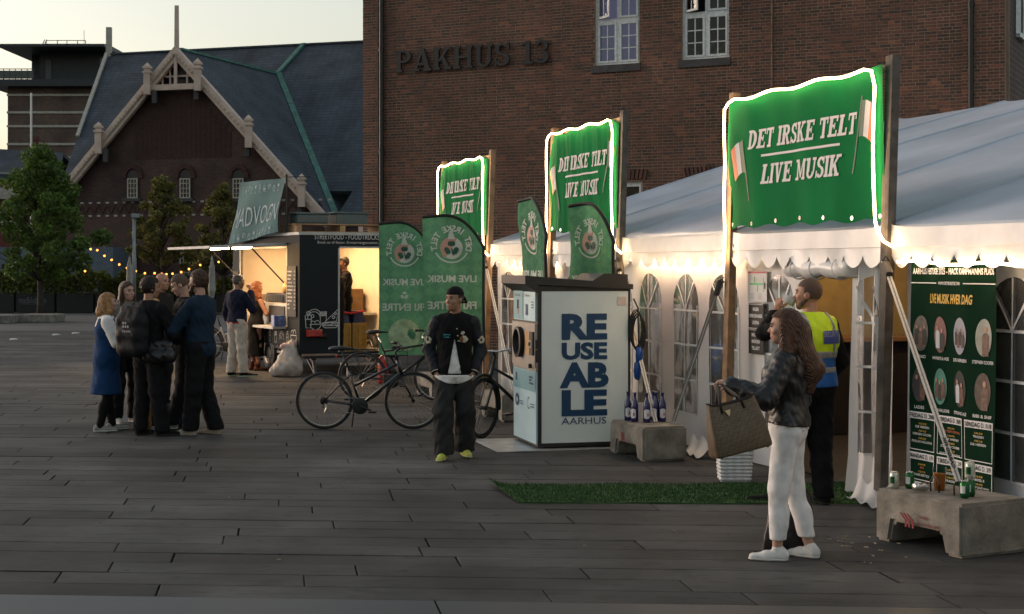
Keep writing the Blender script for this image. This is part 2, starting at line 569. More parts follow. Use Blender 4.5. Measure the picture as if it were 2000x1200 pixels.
def slab_mat(name, rnd):
    m = M(name, (.060, .059, .057), .7, var=.32, scale=.9, bump=.12, bscale=55, spec=.25, detail=8, **rnd)
    n = m.node_tree
    # dark spots and lichen on the stone
    b = n.nodes["Principled BSDF"]
    src = b.inputs["Base Color"].links[0].from_socket
    g = n.nodes.new("ShaderNodeNewGeometry")
    v = n.nodes.new("ShaderNodeTexNoise"); v.inputs["Scale"].default_value = 5.5; v.inputs["Detail"].default_value = 8; v.inputs["Roughness"].default_value = .7
    mp = n.nodes.new("ShaderNodeMapping"); mp.inputs["Scale"].default_value = (.55, 1.6, 1)
    n.links.new(g.outputs["Position"], mp.inputs[0]); n.links.new(mp.outputs[0], v.inputs["Vector"])
    r = n.nodes.new("ShaderNodeValToRGB")
    r.color_ramp.elements[0].position = .36; r.color_ramp.elements[0].color = (.5, .5, .5, 1)
    r.color_ramp.elements[1].position = .5; r.color_ramp.elements[1].color = (1, 1, 1, 1)
    n.links.new(v.outputs[0], r.inputs[0])
    mx = n.nodes.new("ShaderNodeMix"); mx.data_type = 'RGBA'; mx.blend_type = 'MULTIPLY'; mx.inputs[0].default_value = 1
    n.links.new(src, mx.inputs[6]); n.links.new(r.outputs[0], mx.inputs[7])
    n.links.new(mx.outputs[2], b.inputs["Base Color"])
    # trodden-in gum and pale specks
    vo = n.nodes.new("ShaderNodeTexVoronoi"); vo.inputs["Scale"].default_value = 3.2
    n.links.new(g.outputs["Position"], vo.inputs["Vector"])
    rg = n.nodes.new("ShaderNodeValToRGB"); rg.color_ramp.elements[0].position = .05; rg.color_ramp.elements[0].color = (.45, .43, .4, 1); rg.color_ramp.elements[1].position = .085; rg.color_ramp.elements[1].color = (1, 1, 1, 1)
    n.links.new(vo.outputs["Distance"], rg.inputs[0])
    bs = n.nodes.new("ShaderNodeTexNoise"); bs.inputs["Scale"].default_value = .45; bs.inputs["Detail"].default_value = 6
    n.links.new(g.outputs["Position"], bs.inputs["Vector"])
    rb = n.nodes.new("ShaderNodeMapRange"); rb.inputs["From Min"].default_value = .35; rb.inputs["From Max"].default_value = .65; rb.inputs["To Min"].default_value = .72; rb.inputs["To Max"].default_value = 1.25
    n.links.new(bs.outputs[0], rb.inputs[0])
    m3 = n.nodes.new("ShaderNodeMix"); m3.data_type = 'RGBA'; m3.blend_type = 'MULTIPLY'; m3.inputs[0].default_value = 1
    n.links.new(mx.outputs[2], m3.inputs[6]); n.links.new(rg.outputs[0], m3.inputs[7])
    m4 = n.nodes.new("ShaderNodeVectorMath"); m4.operation = 'SCALE'
    n.links.new(m3.outputs[2], m4.inputs[0]); n.links.new(rb.outputs[0], m4.inputs["Scale"]); n.links.new(m4.outputs[0], b.inputs["Base Color"])
    rr = n.nodes.new("ShaderNodeMapRange"); rr.inputs["To Min"].default_value = .6; rr.inputs["To Max"].default_value = .92
    n.links.new(v.outputs[0], rr.inputs[0]); n.links.new(rr.outputs[0], b.inputs["Roughness"])
    return m
m_slab_i = slab_mat("paving_slab_single", dict(obrand=.26))
m_slab_s = slab_mat("paving_slab_mass", dict(island=.26))

tag(mesh_obj("ground", [(-900, -60, -.035), (900, -60, -.035), (900, 1800, -.035), (-900, 1800, -.035)], [(0, 1, 2, 3)], m_soil), None, None, kind="structure")
def quad_sheet(name, pts, z, mat):
    return mesh_obj(name, [(x, y, z) for x, y in pts], [tuple(range(len(pts)))], mat)
FARY = 46.
tag(quad_sheet("far_plaza", [(-900, FARY + .1), (900, FARY - .1), (900, 1800), (-900, 1800)], -.004, m_asphalt), None, None, kind="structure")
PB = Vector((.9977, -.067)); PA = Vector((-.1517, 1.0))
PO = Vector((-3.04, 9.13))
def pav(q, r):            # along the row in metres, row number
    return PO + PB * q + PA * (.345 * r)
pave = tag(mesh_obj("paving", [(x, y, -.03) for x, y in ((-30, 5), (30, 5), (30, FARY), (-30, FARY))], [(0, 1, 2, 3)], m_soil), None, None, kind="structure")
# broad smooth band nearest the camera, then rows of long slabs
band = MB()
q = -16.
while q < 22:
    L = 3.1
    a, b, c, d = pav(q, -3.6), pav(q + L - .012, -3.6), pav(q + L - .012, -.03), pav(q, -.03)
    band.add([(p.x, p.y, z) for z in (-.03, .0015) for p in (a, b, c, d)], [(4, 5, 6, 7), (0, 1, 5, 4), (1, 2, 6, 5), (2, 3, 7, 6), (3, 0, 4, 7)])
    q += L
tag(band.build("paving_border", m_band), None, None, kind="structure")
slabs = []
r = 0
while True:
    y0 = PO.y + .345 * r
    if y0 > FARY: break
    x0 = -.44 * y0 - 4; x1 = .44 * y0 + 4
    q = x0 - PO.x + random.uniform(-2, 0)
    while q < x1 - PO.x:
        L = random.choice((1.2, 1.55, 1.9, 2.15, 2.4)) + random.uniform(-.1, .1)
        slabs.append((q, r, L))
        q += L
    r += 1
def slab_px(s):
    c = pav(s[0] + s[2] / 2, s[1] + .5)
    return 1000 + F * c.x / c.y, c.y
vis = [s for s in slabs if -40 < slab_px(s)[0] < 2040]
vis.sort(key=lambda s: slab_px(s)[1])
single = set(vis[:290])
um = bpy.data.meshes.new("slab")
_e = .012
_v = [(0, 0, -.03), (1, 0, -.03), (1, 1, -.03), (0, 1, -.03), (0, 0, -.003), (1, 0, -.003), (1, 1, -.003), (0, 1, -.003), (.003, _e, 0), (.997, _e, 0), (.997, 1 - _e, 0), (.003, 1 - _e, 0)]
um.from_pydata(_v, [], [(8, 9, 10, 11), (0, 1, 5, 4), (1, 2, 6, 5), (2, 3, 7, 6), (3, 0, 4, 7), (4, 5, 9, 8), (5, 6, 10, 9), (6, 7, 11, 10), (7, 4, 8, 11)])
um.materials.append(m_slab_i)
mass = MB()
for s in slabs:
    q, r, L = s
    g1 = random.uniform(.008, .015); g2 = .008
    dz = random.gauss(0, .0012)
    p = pav(q, r)
    A = PA * (.345 - g2); B = PB * (L - g1)
    if s in single:
        o = bpy.data.objects.new("slab", um); COL.objects.link(o); o.parent = pave
        mw = Matrix(((B.x, A.x, 0, p.x), (B.y, A.y, 0, p.y), (0, 0, 1, dz), (0, 0, 0, 1)))
        # a sheared matrix does not survive loc/rot/scale: keep it in the parent inverse
        o.matrix_parent_inverse = mw
    else:
        vs_ = [(p.x + B.x * a + A.x * b, p.y + B.y * a + A.y * b, c + dz) for a, b, c in _v]
        mass.add(vs_, [(8, 9, 10, 11), (4, 5, 9, 8), (5, 6, 10, 9), (6, 7, 11, 10), (7, 4, 8, 11)])
tag(mass.build("far_slabs", m_slab_s, pave), None, None, kind="stuff")

# ================================================================== BRICK WAREHOUSE
m_mortar = M("mortar", (.31, .21, .14), .9, var=.25, scale=1.2, bump=.3, bscale=50)
def brick_mat(name, rnd):
    m = bpy.data.materials.new(name); m.use_nodes = True
    n = m.node_tree; b = n.nodes["Principled BSDF"]
    if rnd == 'o':
        g = n.nodes.new("ShaderNodeObjectInfo"); s = g.outputs["Random"]
    else:
        g = n.nodes.new("ShaderNodeNewGeometry"); s = g.outputs["Random Per Island"]
    r = n.nodes.new("ShaderNodeValToRGB"); r.color_ramp.interpolation = 'LINEAR'
    E = r.color_ramp.elements
    cols = [(0., (.045, .030, .027)), (.18, (.070, .038, .030)), (.5, (.100, .044, .032)), (.8, (.128, .053, .036)), (.94, (.155, .06, .039)), (.975, (.20, .075, .045)), (1., (.23, .08, .048))]
    E[0].position, E[0].color = cols[0][0], (*cols[0][1], 1)
    E[1].position, E[1].color = cols[-1][0], (*cols[-1][1], 1)
    for p, c in cols[1:-1]:
        e = E.new(p); e.color = (*c, 1)
    n.links.new(s, r.inputs[0])
    g2 = n.nodes.new("ShaderNodeNewGeometry")
    nz = n.nodes.new("ShaderNodeTexNoise"); nz.inputs["Scale"].default_value = .55; nz.inputs["Detail"].default_value = 5
    n.links.new(g2.outputs["Position"], nz.inputs[0])
    mr = n.nodes.new("ShaderNodeMapRange"); mr.inputs["From Min"].default_value = .3; mr.inputs["From Max"].default_value = .7
    mr.inputs["To Min"].default_value = .7; mr.inputs["To Max"].default_value = 1.5
    n.links.new(nz.outputs[0], mr.inputs[0])
    mx = n.nodes.new("ShaderNodeVectorMath"); mx.operation = 'SCALE'
    n.links.new(r.outputs[0], mx.inputs[0]); n.links.new(mr.outputs[0], mx.inputs["Scale"])
    n.links.new(mx.outputs[0], b.inputs["Base Color"])
    b.inputs["Roughness"].default_value = .75
    nb = n.nodes.new("ShaderNodeTexNoise"); nb.inputs["Scale"].default_value = 60
    n.links.new(g2.outputs["Position"], nb.inputs[0])
    bp = n.nodes.new("ShaderNodeBump"); bp.inputs["Strength"].default_value = .35; bp.inputs["Distance"].default_value = .01
    n.links.new(nb.outputs[0], bp.inputs["Height"]); n.links.new(bp.outputs[0], b.inputs["Normal"])
    return m
m_brick_o = brick_mat("brick_single", 'o'); m_brick_i = brick_mat("brick_mass", 'i')
m_white = M("weathered_white_paint", (.70, .73, .72), .55, var=.18, scale=14, detail=7)
m_pane = MGLASS("window_glass", (.9, .95, 1.), .75, .02, 1.5)
m_black_metal = M("black_metal", (.012, .012, .013), .45, var=.2)
m_letter = M("dark_metal_letter", (.02, .019, .019), .55, var=.3)
m_stone_sill = M("slate_sill", (.06, .055, .055), .7, var=.25)

WL = Vector((-3.49, 36.37, 0)); WU = Vector((.8915, -.453, 0)); WN = Vector((-.453, -.8915, 0))
def PW(u, off, z): return WL + WU * u + WN * off + Vector((0, 0, z))
def u_of(px):
    k = (px - 1000) / F; Y = 34.6 / (1 + .508 * k); return (k * Y - WL.x) / WU.x
WLEN = u_of(1965)
TOPZ = 12.
house = tag(empty("brick_warehouse", tuple(PW(WLEN / 2, 0, 0))), "dark red brick warehouse with white windows behind the white tent", "building")
secs = [(0, u_of(741), .07), (u_of(741), u_of(1079), 0.), (u_of(1079), u_of(1509), .035), (u_of(1509), u_of(1880), 0.), (u_of(1880), WLEN, .06)]
wins = []     # u0,u1,z0,z1
for a, b, z0, z1 in ((1162, 1250, 6.33, 9.0), (1332, 1425, 6.33, 9.0), (1176, 1256, 2.5, 3.78), (1345, 1428, 2.5, 3.78)):
    wins.append((u_of(a), u_of(b), z0, z1))
def in_win(u0, u1, z0, z1):
    for a, b, c, d in wins:
        if u1 > a + .004 and u0 < b - .004 and z1 > c + .004 and z0 < d - .004: return (a, b)
    return None
# mortar backing with real openings
wall = MB()
us = sorted({s[0] for s in secs} | {WLEN} | {w_[0] for w_ in wins} | {w_[1] for w_ in wins})
for a, b in zip(us[:-1], us[1:]):
    off = [s[2] for s in secs if s[0] - 1e-6 <= (a + b) / 2 <= s[1]][0]
    zs = [0.]
    for w_ in sorted(wins, key=lambda t: t[2]):
        if w_[0] - 1e-6 <= (a + b) / 2 <= w_[1]: zs += [w_[2], w_[3]]
    zs.append(TOPZ)
    for z0, z1 in zip(zs[0::2], zs[1::2]):
        c = [PW(a, off, z0), PW(b, off, z0), PW(b, off, z1), PW(a, off, z1)]
        wall.prism(c, -WN * (.36 + off))
side = WU * 0 - WN
wall.prism([PW(WLEN, .055, 0), PW(WLEN, -.4, 0), PW(WLEN, -.4, TOPZ), PW(WLEN, .055, TOPZ)], -WU * .3)
wallo = wall.build("wall", m_mortar, house)
bricks = []
CH = .0667
for (a0, b0, off) in secs:
    for c in range(int(8.95 / CH)):
        z = c * CH
        Lb = .24 if c % 2 else .12
        u = a0 + (0 if c % 2 else 0) + (.06 if (c // 2) % 2 and c % 2 else 0.)
        if u > a0: bricks.append((a0, u, z, off))
        while u < b0 - .02:
            e = min(u + Lb, b0)
            bricks.append((u, e, z, off)); u = e
bmass = MB(); cand = []
JT = .016
def brick_verts(u0, u1, z, off):
    d = .006 + random.uniform(-.003, .003)
    o2 = off + d; j = random.uniform(-.0015, .0015)
    return [PW(u, o, zz) for o in (off - .01, o2) for (u, zz) in ((u0 + j, z), (u1 + j, z), (u1 + j, z + CH - JT), (u0 + j, z + CH - JT))]
for (u0, u1, z, off) in bricks:
    u1 -= JT
    hit = in_win(u0, u1, z, z + CH - JT)
    if hit:
        if u0 < hit[0] - .03: u1 = hit[0]
        elif u1 > hit[1] + .03: u0 = hit[1]
        else: continue
    if u1 - u0 < .025: continue
    p = PW((u0 + u1) / 2, off, z)
    px = 1000 + F * p.x / p.y; py = HZ - F * (p.z - CAM_H) / p.y
    if 1440 < px < 1740 and 5 < py < 118 and len(cand) < 290 and u1 - u0 > .2:
        cand.append((u0, u1, z, off)); continue
    bmass.add(brick_verts(u0, u1, z, off), [(4, 5, 6, 7), (0, 1, 5, 4), (1, 2, 6, 5), (2, 3, 7, 6), (3, 0, 4, 7)])
_bm = bmass.build("brickwork", m_brick_i, wallo); _bm["kind"] = "stuff"
bu = bpy.data.meshes.new("brick")
_L = .24 - JT
bu.from_pydata([WU * u + WN * o + Vector((0, 0, z)) for o in (-.01, .006) for (u, z) in ((0, 0), (_L, 0), (_L, CH - JT), (0, CH - JT))], [], [(4, 5, 6, 7), (0, 1, 5, 4), (1, 2, 6, 5), (2, 3, 7, 6), (3, 0, 4, 7)])
bu.materials.append(m_brick_o)
for (u0, u1, z, off) in cand:
    o = link("brick", bu, wallo); o.location = PW(u0, off + random.uniform(-.003, .003), z)
# return wall with a coarse brick material
def brick_tex(name, c1, c2, mort, scale, bump=.3, bw=.5, rh=.25, off=.5):
    m = bpy.data.materials.new(name); m.use_nodes = True; n = m.node_tree; b = n.nodes["Principled BSDF"]
    g = n.nodes.new("ShaderNodeTexCoord"); sp = n.nodes.new("ShaderNodeSeparateXYZ"); cb = n.nodes.new("ShaderNodeCombineXYZ")
    n.links.new(g.outputs["Object"], sp.inputs[0])
    ad = n.nodes.new("ShaderNodeMath"); ad.operation = 'ADD'
    n.links.new(sp.outputs[0], ad.inputs[0]); 
    n.links.new(ad.outputs[0], cb.inputs[0]); n.links.new(sp.outputs[2], cb.inputs[1])
    ml = n.nodes.new("ShaderNodeMath"); ml.operation = 'MULTIPLY'; ml.inputs[1].default_value = .6
    n.links.new(sp.outputs[1], ml.inputs[0]); n.links.new(ml.outputs[0], ad.inputs[1])
    bt = n.nodes.new("ShaderNodeTexBrick")
    bt.inputs["Scale"].default_value = scale; bt.inputs["Brick Width"].default_value = bw; bt.inputs["Row Height"].default_value = rh
    bt.inputs["Mortar Size"].default_value = .02; bt.offset = off
    bt.inputs["Color1"].default_value = (*c1, 1); bt.inputs["Color2"].default_value = (*c2, 1); bt.inputs["Mortar"].default_value = (*mort, 1)
    n.links.new(cb.outputs[0], bt.inputs["Vector"])
    nz = n.nodes.new("ShaderNodeTexNoise"); nz.inputs["Scale"].default_value = .6; nz.inputs["Detail"].default_value = 6
    n.links.new(g.outputs["Object"], nz.inputs[0])
    mr = n.nodes.new("ShaderNodeMapRange"); mr.inputs["From Min"].default_value = .3; mr.inputs["From Max"].default_value = .7; mr.inputs["To Min"].default_value = .6; mr.inputs["To Max"].default_value = 1.4
    n.links.new(nz.outputs[0], mr.inputs[0])
    mx = n.nodes.new("ShaderNodeVectorMath"); mx.operation = 'SCALE'
    n.links.new(bt.outputs[0], mx.inputs[0]); n.links.new(mr.outputs[0], mx.inputs["Scale"]); n.links.new(mx.outputs[0], b.inputs["Base Color"])
    b.inputs["Roughness"].default_value = .8
    bp = n.nodes.new("ShaderNodeBump"); bp.inputs["Strength"].default_value = bump; bp.inputs["Distance"].default_value = .02
    n.links.new(bt.outputs["Fac"], bp.inputs["Height"]); bp.invert = True
    n.links.new(bp.outputs[0], b.inputs["Normal"])
    return m
m_brick_far = brick_tex("far_dark_brick", (.066, .032, .025), (.038, .021, .018), (.07, .048, .038), 2.1)
m_brick_side = brick_tex("return_wall_brick", (.07, .035, .03), (.045, .025, .022), (.13, .1, .075), 2.1)
rw = MB(); rw.prism([PW(WLEN - .01, -.4, 0), PW(WLEN - .01, -13, 0), PW(WLEN - .01, -13, TOPZ), PW(WLEN - .01, -.4, TOPZ)], -WU * .3)
rw.build("side_wall", m_brick_side, house)
rw = MB(); rw.prism([PW(0.02, -.4, 0), PW(.02, -13, 0), PW(.02, -13, TOPZ), PW(.02, -.4, TOPZ)], WU * .3)
rw.build("side_wall", m_brick_side, house)
rf = MB(); rf.prism([PW(-.3, .3, TOPZ), PW(WLEN + .3, .3, TOPZ), PW(WLEN + .3, -13, TOPZ), PW(-.3, -13, TOPZ)], (0, 0, .3)); rf.build("roof", m_stone_sill, house)
# side-wall window with white frame
sw = MB(); sw.bar(PW(WLEN + .03, -1.2, 6.6), PW(WLEN + .03, -1.2, 9), .1, .1).bar(PW(WLEN + .03, -2.1, 6.6), PW(WLEN + .03, -2.1, 9), .1, .1).bar(PW(WLEN + .03, -1.2, 6.6), PW(WLEN + .03, -2.1, 6.6), .1, .1)
sw.build("window", m_white, house)

# windows
m_room_violet = M("violet_room_wall_glow", (.23, .23, .42), .8, var=.15, scale=2)
_vb = m_room_violet.node_tree.nodes["Principled BSDF"]; _vb.inputs["Emission Color"].default_value = (.36, .36, .6, 1); _vb.inputs["Emission Strength"].default_value = .035   # the wall itself glows faintly, in place of light inside the room
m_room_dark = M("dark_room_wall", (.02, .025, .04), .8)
m_palm = M("palm_leaf", (.06, .16, .05), .6, var=.4)
def frame_bar(mb, u0, u1, z0, z1, off, d):
    mb.prism([PW(u0, off, z0), PW(u1, off, z0), PW(u1, off, z1), PW(u0, off, z1)], -WN * d)
for wi, (a, b, z0, z1) in enumerate(wins):
    big = wi < 2
    wn = MB(); t = .055
    for (x0, x1, y0, y1) in ((a, a + t, z0, z1), (b - t, b, z0, z1), (a + t, b - t, z0, z0 + t), (a + t, b - t, z1 - t, z1)):
        frame_bar(wn, x0, x1, y0, y1, -.05, .12)
    mid = (a + b) / 2; zm = z0 + .98
    cells = []
    if big:
        frame_bar(wn, mid - .03, mid + .03, z0 + t, z1 - t, -.055, .1)
        frame_bar(wn, a + t, mid - .03, zm - .04, zm + .04, -.055, .1); frame_bar(wn, mid + .03, b - t, zm - .04, zm + .04, -.055, .1)
        cells = [(a + t, mid - .03, z0 + t, zm - .04), (mid + .03, b - t, z0 + t, zm - .04), (mid + .03, b - t, zm + .04, z1 - t), (a + t, mid - .03, zm + .04, z1 - t)]
    else:
        cells = [(a + t, b - t, z0 + t, z1 - t)]
    wob = wn.build("window", m_white, house)
    if wi == 0: wob["label"] = "white window with a violet room behind it"
    sl = MB(); frame_bar(sl, a - .05, b + .04, z0 - .16, z0 - .002, .09, .2); sl.build("sill", m_stone_sill, wob)
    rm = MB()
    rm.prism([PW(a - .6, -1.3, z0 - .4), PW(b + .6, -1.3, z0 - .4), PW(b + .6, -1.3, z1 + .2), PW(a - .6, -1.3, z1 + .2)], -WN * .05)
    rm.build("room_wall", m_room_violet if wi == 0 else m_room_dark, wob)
    for ci, (x0, x1, y0, y1) in enumerate(cells):
        opened = big and ci == 3
        def PC(u, off, z, x0=x0, opened=opened):
            if not opened: return PW(u, off, z)
            an = R(34); du = u - x0; do = off + .05
            return PW(x0 + du * math.cos(an) - do * math.sin(an) * 0, -.05 + du * math.sin(an) + do, z)
        ca = MB(); tt = .05
        cols = 2; rows = 3
        def fb(p0, p1, q0, q1, off, d):
            ca.prism([PC(p0, off, q0), PC(p1, off, q0), PC(p1, off, q1), PC(p0, off, q1)], -WN * d)
        fb(x0 + .004, x0 + tt, y0 + .004, y1 - .004, -.035, .05); fb(x1 - tt, x1 - .004, y0 + .004, y1 - .004, -.035, .05)
        fb(x0 + tt, x1 - tt, y0 + .004, y0 + tt, -.035, .05); fb(x0 + tt, x1 - tt, y1 - tt, y1 - .004, -.035, .05)
        iw = (x1 - x0 - 2 * tt); ih = (y1 - y0 - 2 * tt)
        for c in range(1, cols):
            fb(x0 + tt + iw * c / cols - .011, x0 + tt + iw * c / cols + .011, y0 + tt, y1 - tt, -.045, .03)
        for rr in range(1, rows):
            for c in range(cols):
                fb(x0 + tt + iw * c / cols + .011, x0 + tt + iw * (c + 1) / cols - .011, y0 + tt + ih * rr / rows - .011, y0 + tt + ih * rr / rows + .011, -.046, .028)
        ca.build("casement", m_white, wob)
        if big:
            for rr in range(rows):
                for c in range(cols):
                    p0 = x0 + tt + iw * c / cols; p1 = x0 + tt + iw * (c + 1) / cols; q0 = y0 + tt + ih * rr / rows; q1 = y0 + tt + ih * (rr + 1) / rows
                    e = random.uniform(-.002, .002)
                    mesh_obj("pane", [PC(p0, -.06 + e, q0), PC(p1, -.06 - e, q0), PC(p1, -.06 - e, q1), PC(p0, -.06 + e, q1)], [(0, 1, 2, 3)], m_pane, wob)
        else:
            mesh_obj("pane", [PC(x0, -.06, y0), PC(x1, -.06, y0), PC(x1, -.06, y1), PC(x0, -.06, y1)], [(0, 1, 2, 3)], m_pane, wob)
    if wi == 1:
        pl = MB()
        for c0 in (PW(a + .35, -.5, z0 + .0), PW(b - .3, -.45, z0 - .1)):
            for k in range(16):
                an = R(random.uniform(20, 160)); L = random.uniform(.5, .95)
                pts = [c0 + WU * (math.cos(an) * L * t_) + Vector((0, 0, (math.sin(an) * L * t_) - .35 * t_ * t_)) - WN * (.15 * t_) for t_ in (0, .35, .7, 1)]
                for i in range(3):
                    wd = (.012, .03, .022, .0)[i]; wd2 = (.012, .03, .022, .003)[i + 1]
                    nrm = Vector((0, 0, 1)) if abs(math.cos(an)) > .5 else WU
                    pl.add([pts[i] - nrm * wd, pts[i + 1] - nrm * wd2, pts[i + 1] + nrm * wd2, pts[i] + nrm * wd], [(0, 1, 2, 3)])
        tag(pl.build("palm_plant", m_palm), "green palm fronds showing through the lower panes of a white window", "plant")
# soldier-course arches over the lower windows
for (a, b, z0, z1) in wins[2:]:
    n_ = 13
    for i in range(n_):
        t_ = (i + .5) / n_ - .5
        u = (a + b) / 2 + t_ * (b - a + .25)
        br = MB(); ax = Vector((0, 0, 1)) + WU * (t_ * .5); ax.normalize()
        c = PW(u, .06, z1 + .17 - t_ * t_ * .12)
        br.bar(c - ax * .11, c + ax * .11, .06, .06, up=tuple(WN)); br.build("brick", m_brick_o, wallo)
# rain pipes
for px in (749, 1898):
    u = u_of(px); off = .09
    mb = MB(); mb.tube([PW(u, off, .2), PW(u, off, TOPZ)], .055, 10)
    for z in (2.2, 4.6, 7.0): mb.tube([PW(u, off, z), PW(u, off, z + .07)], .068, 10)
    smooth_by_angle(mb.build("rain_pipe", m_black_metal, house))
# lettering PAKHUS 13
ua, ub = u_of(777), u_of(1076)
vv, ff, W_ = slab_text("PAKHUS 13", .5, .92, .1, 0, .001, .07)
k_ = (ub - ua) / W_
x = []
sg = tag(empty("wall_lettering", tuple(PW((ua + ub) / 2, .08, 5.9))), "big dark metal slab serif letters mounted on the brick wall", "sign")
# one mesh per letter
pos = 0.; gap = .1
tot = sum(slab_glyph(c)[1] + gap for c in "PAKHUS 13") - gap
zc = 1.95 + (HZ - 120) * (34.6 / (1 + .508 * (-.065))) / F
for ch in "PAKHUS 13":
    Lw = slab_glyph(ch)[1]
    if ch != ' ':
        v1, f1, w1 = slab_text(ch, 1., 1., .1, 0, .002, .0)
        mb = MB()
        uc = ua + (ub - ua) * (pos + Lw / 2) / tot; sc = (ub - ua) / tot
        hh = .52
        for f_ in f1:
            P = [PW(uc + v1[i].x * sc, .11 + v1[i].z, zc + v1[i].y * hh) for i in f_]
            mb.prism(P, -WN * .06)
        mb.build("letter", m_letter, sg)
    pos += Lw + gap

# ================================================================== GABLED BUILDING
GU = Vector((.949, -.316, 0)); GV = Vector((.316, .949, 0)); G0 = Vector((-17.41, 80, 0))
def GP(a, b, z): return G0 + GU * a + GV * b + Vector((0, 0, z))
m_slate = brick_tex("blue_slate", (.034, .049, .064), (.048, .064, .08), (.016, .021, .027), 1.5, .6, .5, .28)
m_trim = M("pale_painted_timber", (.56, .44, .36), .6, var=.15, scale=2)
m_copper = M("green_copper", (.05, .15, .12), .6, var=.35, scale=3)
m_cream = M("cream_stone", (.40, .38, .32), .7, var=.2)
gb = tag(empty("gabled_brick_building", tuple(GP(0, 6, 0))), "old dark brick building with a steep slate roof and pale gable boards", "building")
SL = 1.03; AZ = 13.1
mb = MB()
aL, aR = -8.0, 9.0
mb.prism([GP(aL, .4, 0), GP(aR, .4, 0), GP(aR, .4, AZ - SL * aR), GP(0, .4, AZ), GP(aL, .4, AZ - SL * -aL)], GV * .5)
mb.prism([GP(8.9, .6, 0), GP(26, .6, 0), GP(26, .6, 3.9), GP(8.9, .6, 3.9)], GV * .5)
mb.prism([GP(aL, .4, 0), GP(-9.2, 4, 0), GP(-9.2, 4, 5.9), GP(aL, .4, 4.6)], GU * .5)
mb.prism([GP(-9.2, 3.2, 0), GP(-12.6, 13.5, 0), GP(-12.6, 13.5, 15.0), GP(-9.2, 3.2, 6.08)], GU * .4)
gwall = mb.build("wall", m_brick_far, gb)
# wing roof (two slopes) and main roof
def slab3(mb, pts, t=.18):
    p = [Vector(q) for q in pts]; n = (p[1] - p[0]).cross(p[2] - p[0]).normalized()
    if n.z < 0: n = -n; p = p[::-1]
    mb.prism([q - n * t for q in p], n * t)
mb = MB()
slab3(mb, [GP(0, 0, AZ + .15), GP(9.1, 0, AZ + .15 - SL * 9.1), GP(9.1, 3, AZ + .15 - SL * 9.1), GP(0, 12.2, AZ + .15)])
mb.build("wing_roof", m_slate, gb)
mb = MB()
slab3(mb, [GP(0, 0, AZ + .15), GP(-8.2, 0, AZ + .15 - SL * 8.2), GP(-8.2, 3, AZ + .15 - SL * 8.2), GP(0, 12.2, AZ + .15)])
mb.build("wing_roof", m_slate, gb)
b_e = 11.3 - 10.6; RZ = 15.3
def mz(b): return 13.23 + .845 * (b - 11.3)
bt = 11.3 + (RZ - 13.23) / .845
mb = MB()
aL2 = -9.3
mb2 = []
slab3(mb, [GP(aL2, 2.9, mz(2.9)), GP(28, 2.2, mz(2.2)), GP(28, bt, RZ), GP(-13.2, bt, RZ)], .2)
slab3(mb, [GP(28, bt, RZ), GP(-13.2, bt, RZ), GP(-13.2, bt + 12, RZ - 9), GP(28, bt + 12, RZ - 9)], .2)
mb.build("main_roof", m_slate, gb)
mb = MB(); slab3(mb, [GP(8.8, .3, 4.25), GP(28, .3, 4.25), GP(28, 2.6, mz(2.6) + .02), GP(8.8, 2.6, mz(2.6) + .02)], .15); mb.build("eave_roof", m_slate, gb)
mb = MB()
mb.bar(GP(9.0, .4, AZ + .28 - SL * 9.0), GP(0, 11.35, AZ + .3), .34, .12); mb.build("valley_flashing", m_copper, gb)
mb = MB(); mb.bar(GP(0, .3, AZ + .2), GP(0, 12.2, AZ + .2), .2, .12); mb.build("ridge_cap", m_copper, gb)
mb = MB(); mb.bar(GP(-13.2, bt, RZ + .05), GP(28, bt, RZ + .05), .22, .12); mb.build("ridge_cap", m_slate, gb)
mb = MB(); mb.bar(GP(0, 11.35, AZ + .3), GP(.5, bt, RZ + .1), .3, .12); mb.build("valley_flashing", m_copper, gb)
mb = MB(); mb.bar(GP(-10.7, 6.8, mz(6.8) + .06), GP(-13.25, bt, RZ + .1), .2, .25); mb.build("verge_strip", m_cream, gb)
# post at the left ridge end and at the apex
mb = MB(); mb.box(GP(-13.1, bt, RZ + .8), (.32, .3, 1.9)); mb.build("ridge_post", m_cream, gb)
mb = MB(); mb.box(GP(0, -.1, AZ + 1.2), (.22, .22, 2.4), taper=.85); mb.build("apex_post", m_trim, gb)
# barge boards with a stepped profile and dentils
for sgn, aend in ((-1, 7.6), (1, 8.7)):
    mb = MB()
    dz = -SL
    P0 = (0, AZ + .15); P1 = (sgn * aend, AZ + .15 - SL * aend)
    for lo, hi, b0, th in ((-.24, .0, -.32, .3), (-.44, -.24, -.22, .25)):
        mb.prism([GP(P0[0], b0, P0[1] + lo * 1.35), GP(P1[0], b0, P1[1] + lo * 1.35), GP(P1[0], b0, P1[1] + hi * 1.35 + .12), GP(P0[0], b0, P0[1] + hi * 1.35 + .12)], GV * th)
    bo = mb.build("barge_board", m_trim, gb)
    mb = MB()
    for i in range(46):
        t_ = (i + .5) / 46
        mb.box(GP(P0[0] + (P1[0] - P0[0]) * t_, -.35, P0[1] + (P1[1] - P0[1]) * t_ - .24), (.09, .06, .12))
    mb.build("dentil_row", m_cream, bo)["kind"] = "stuff"
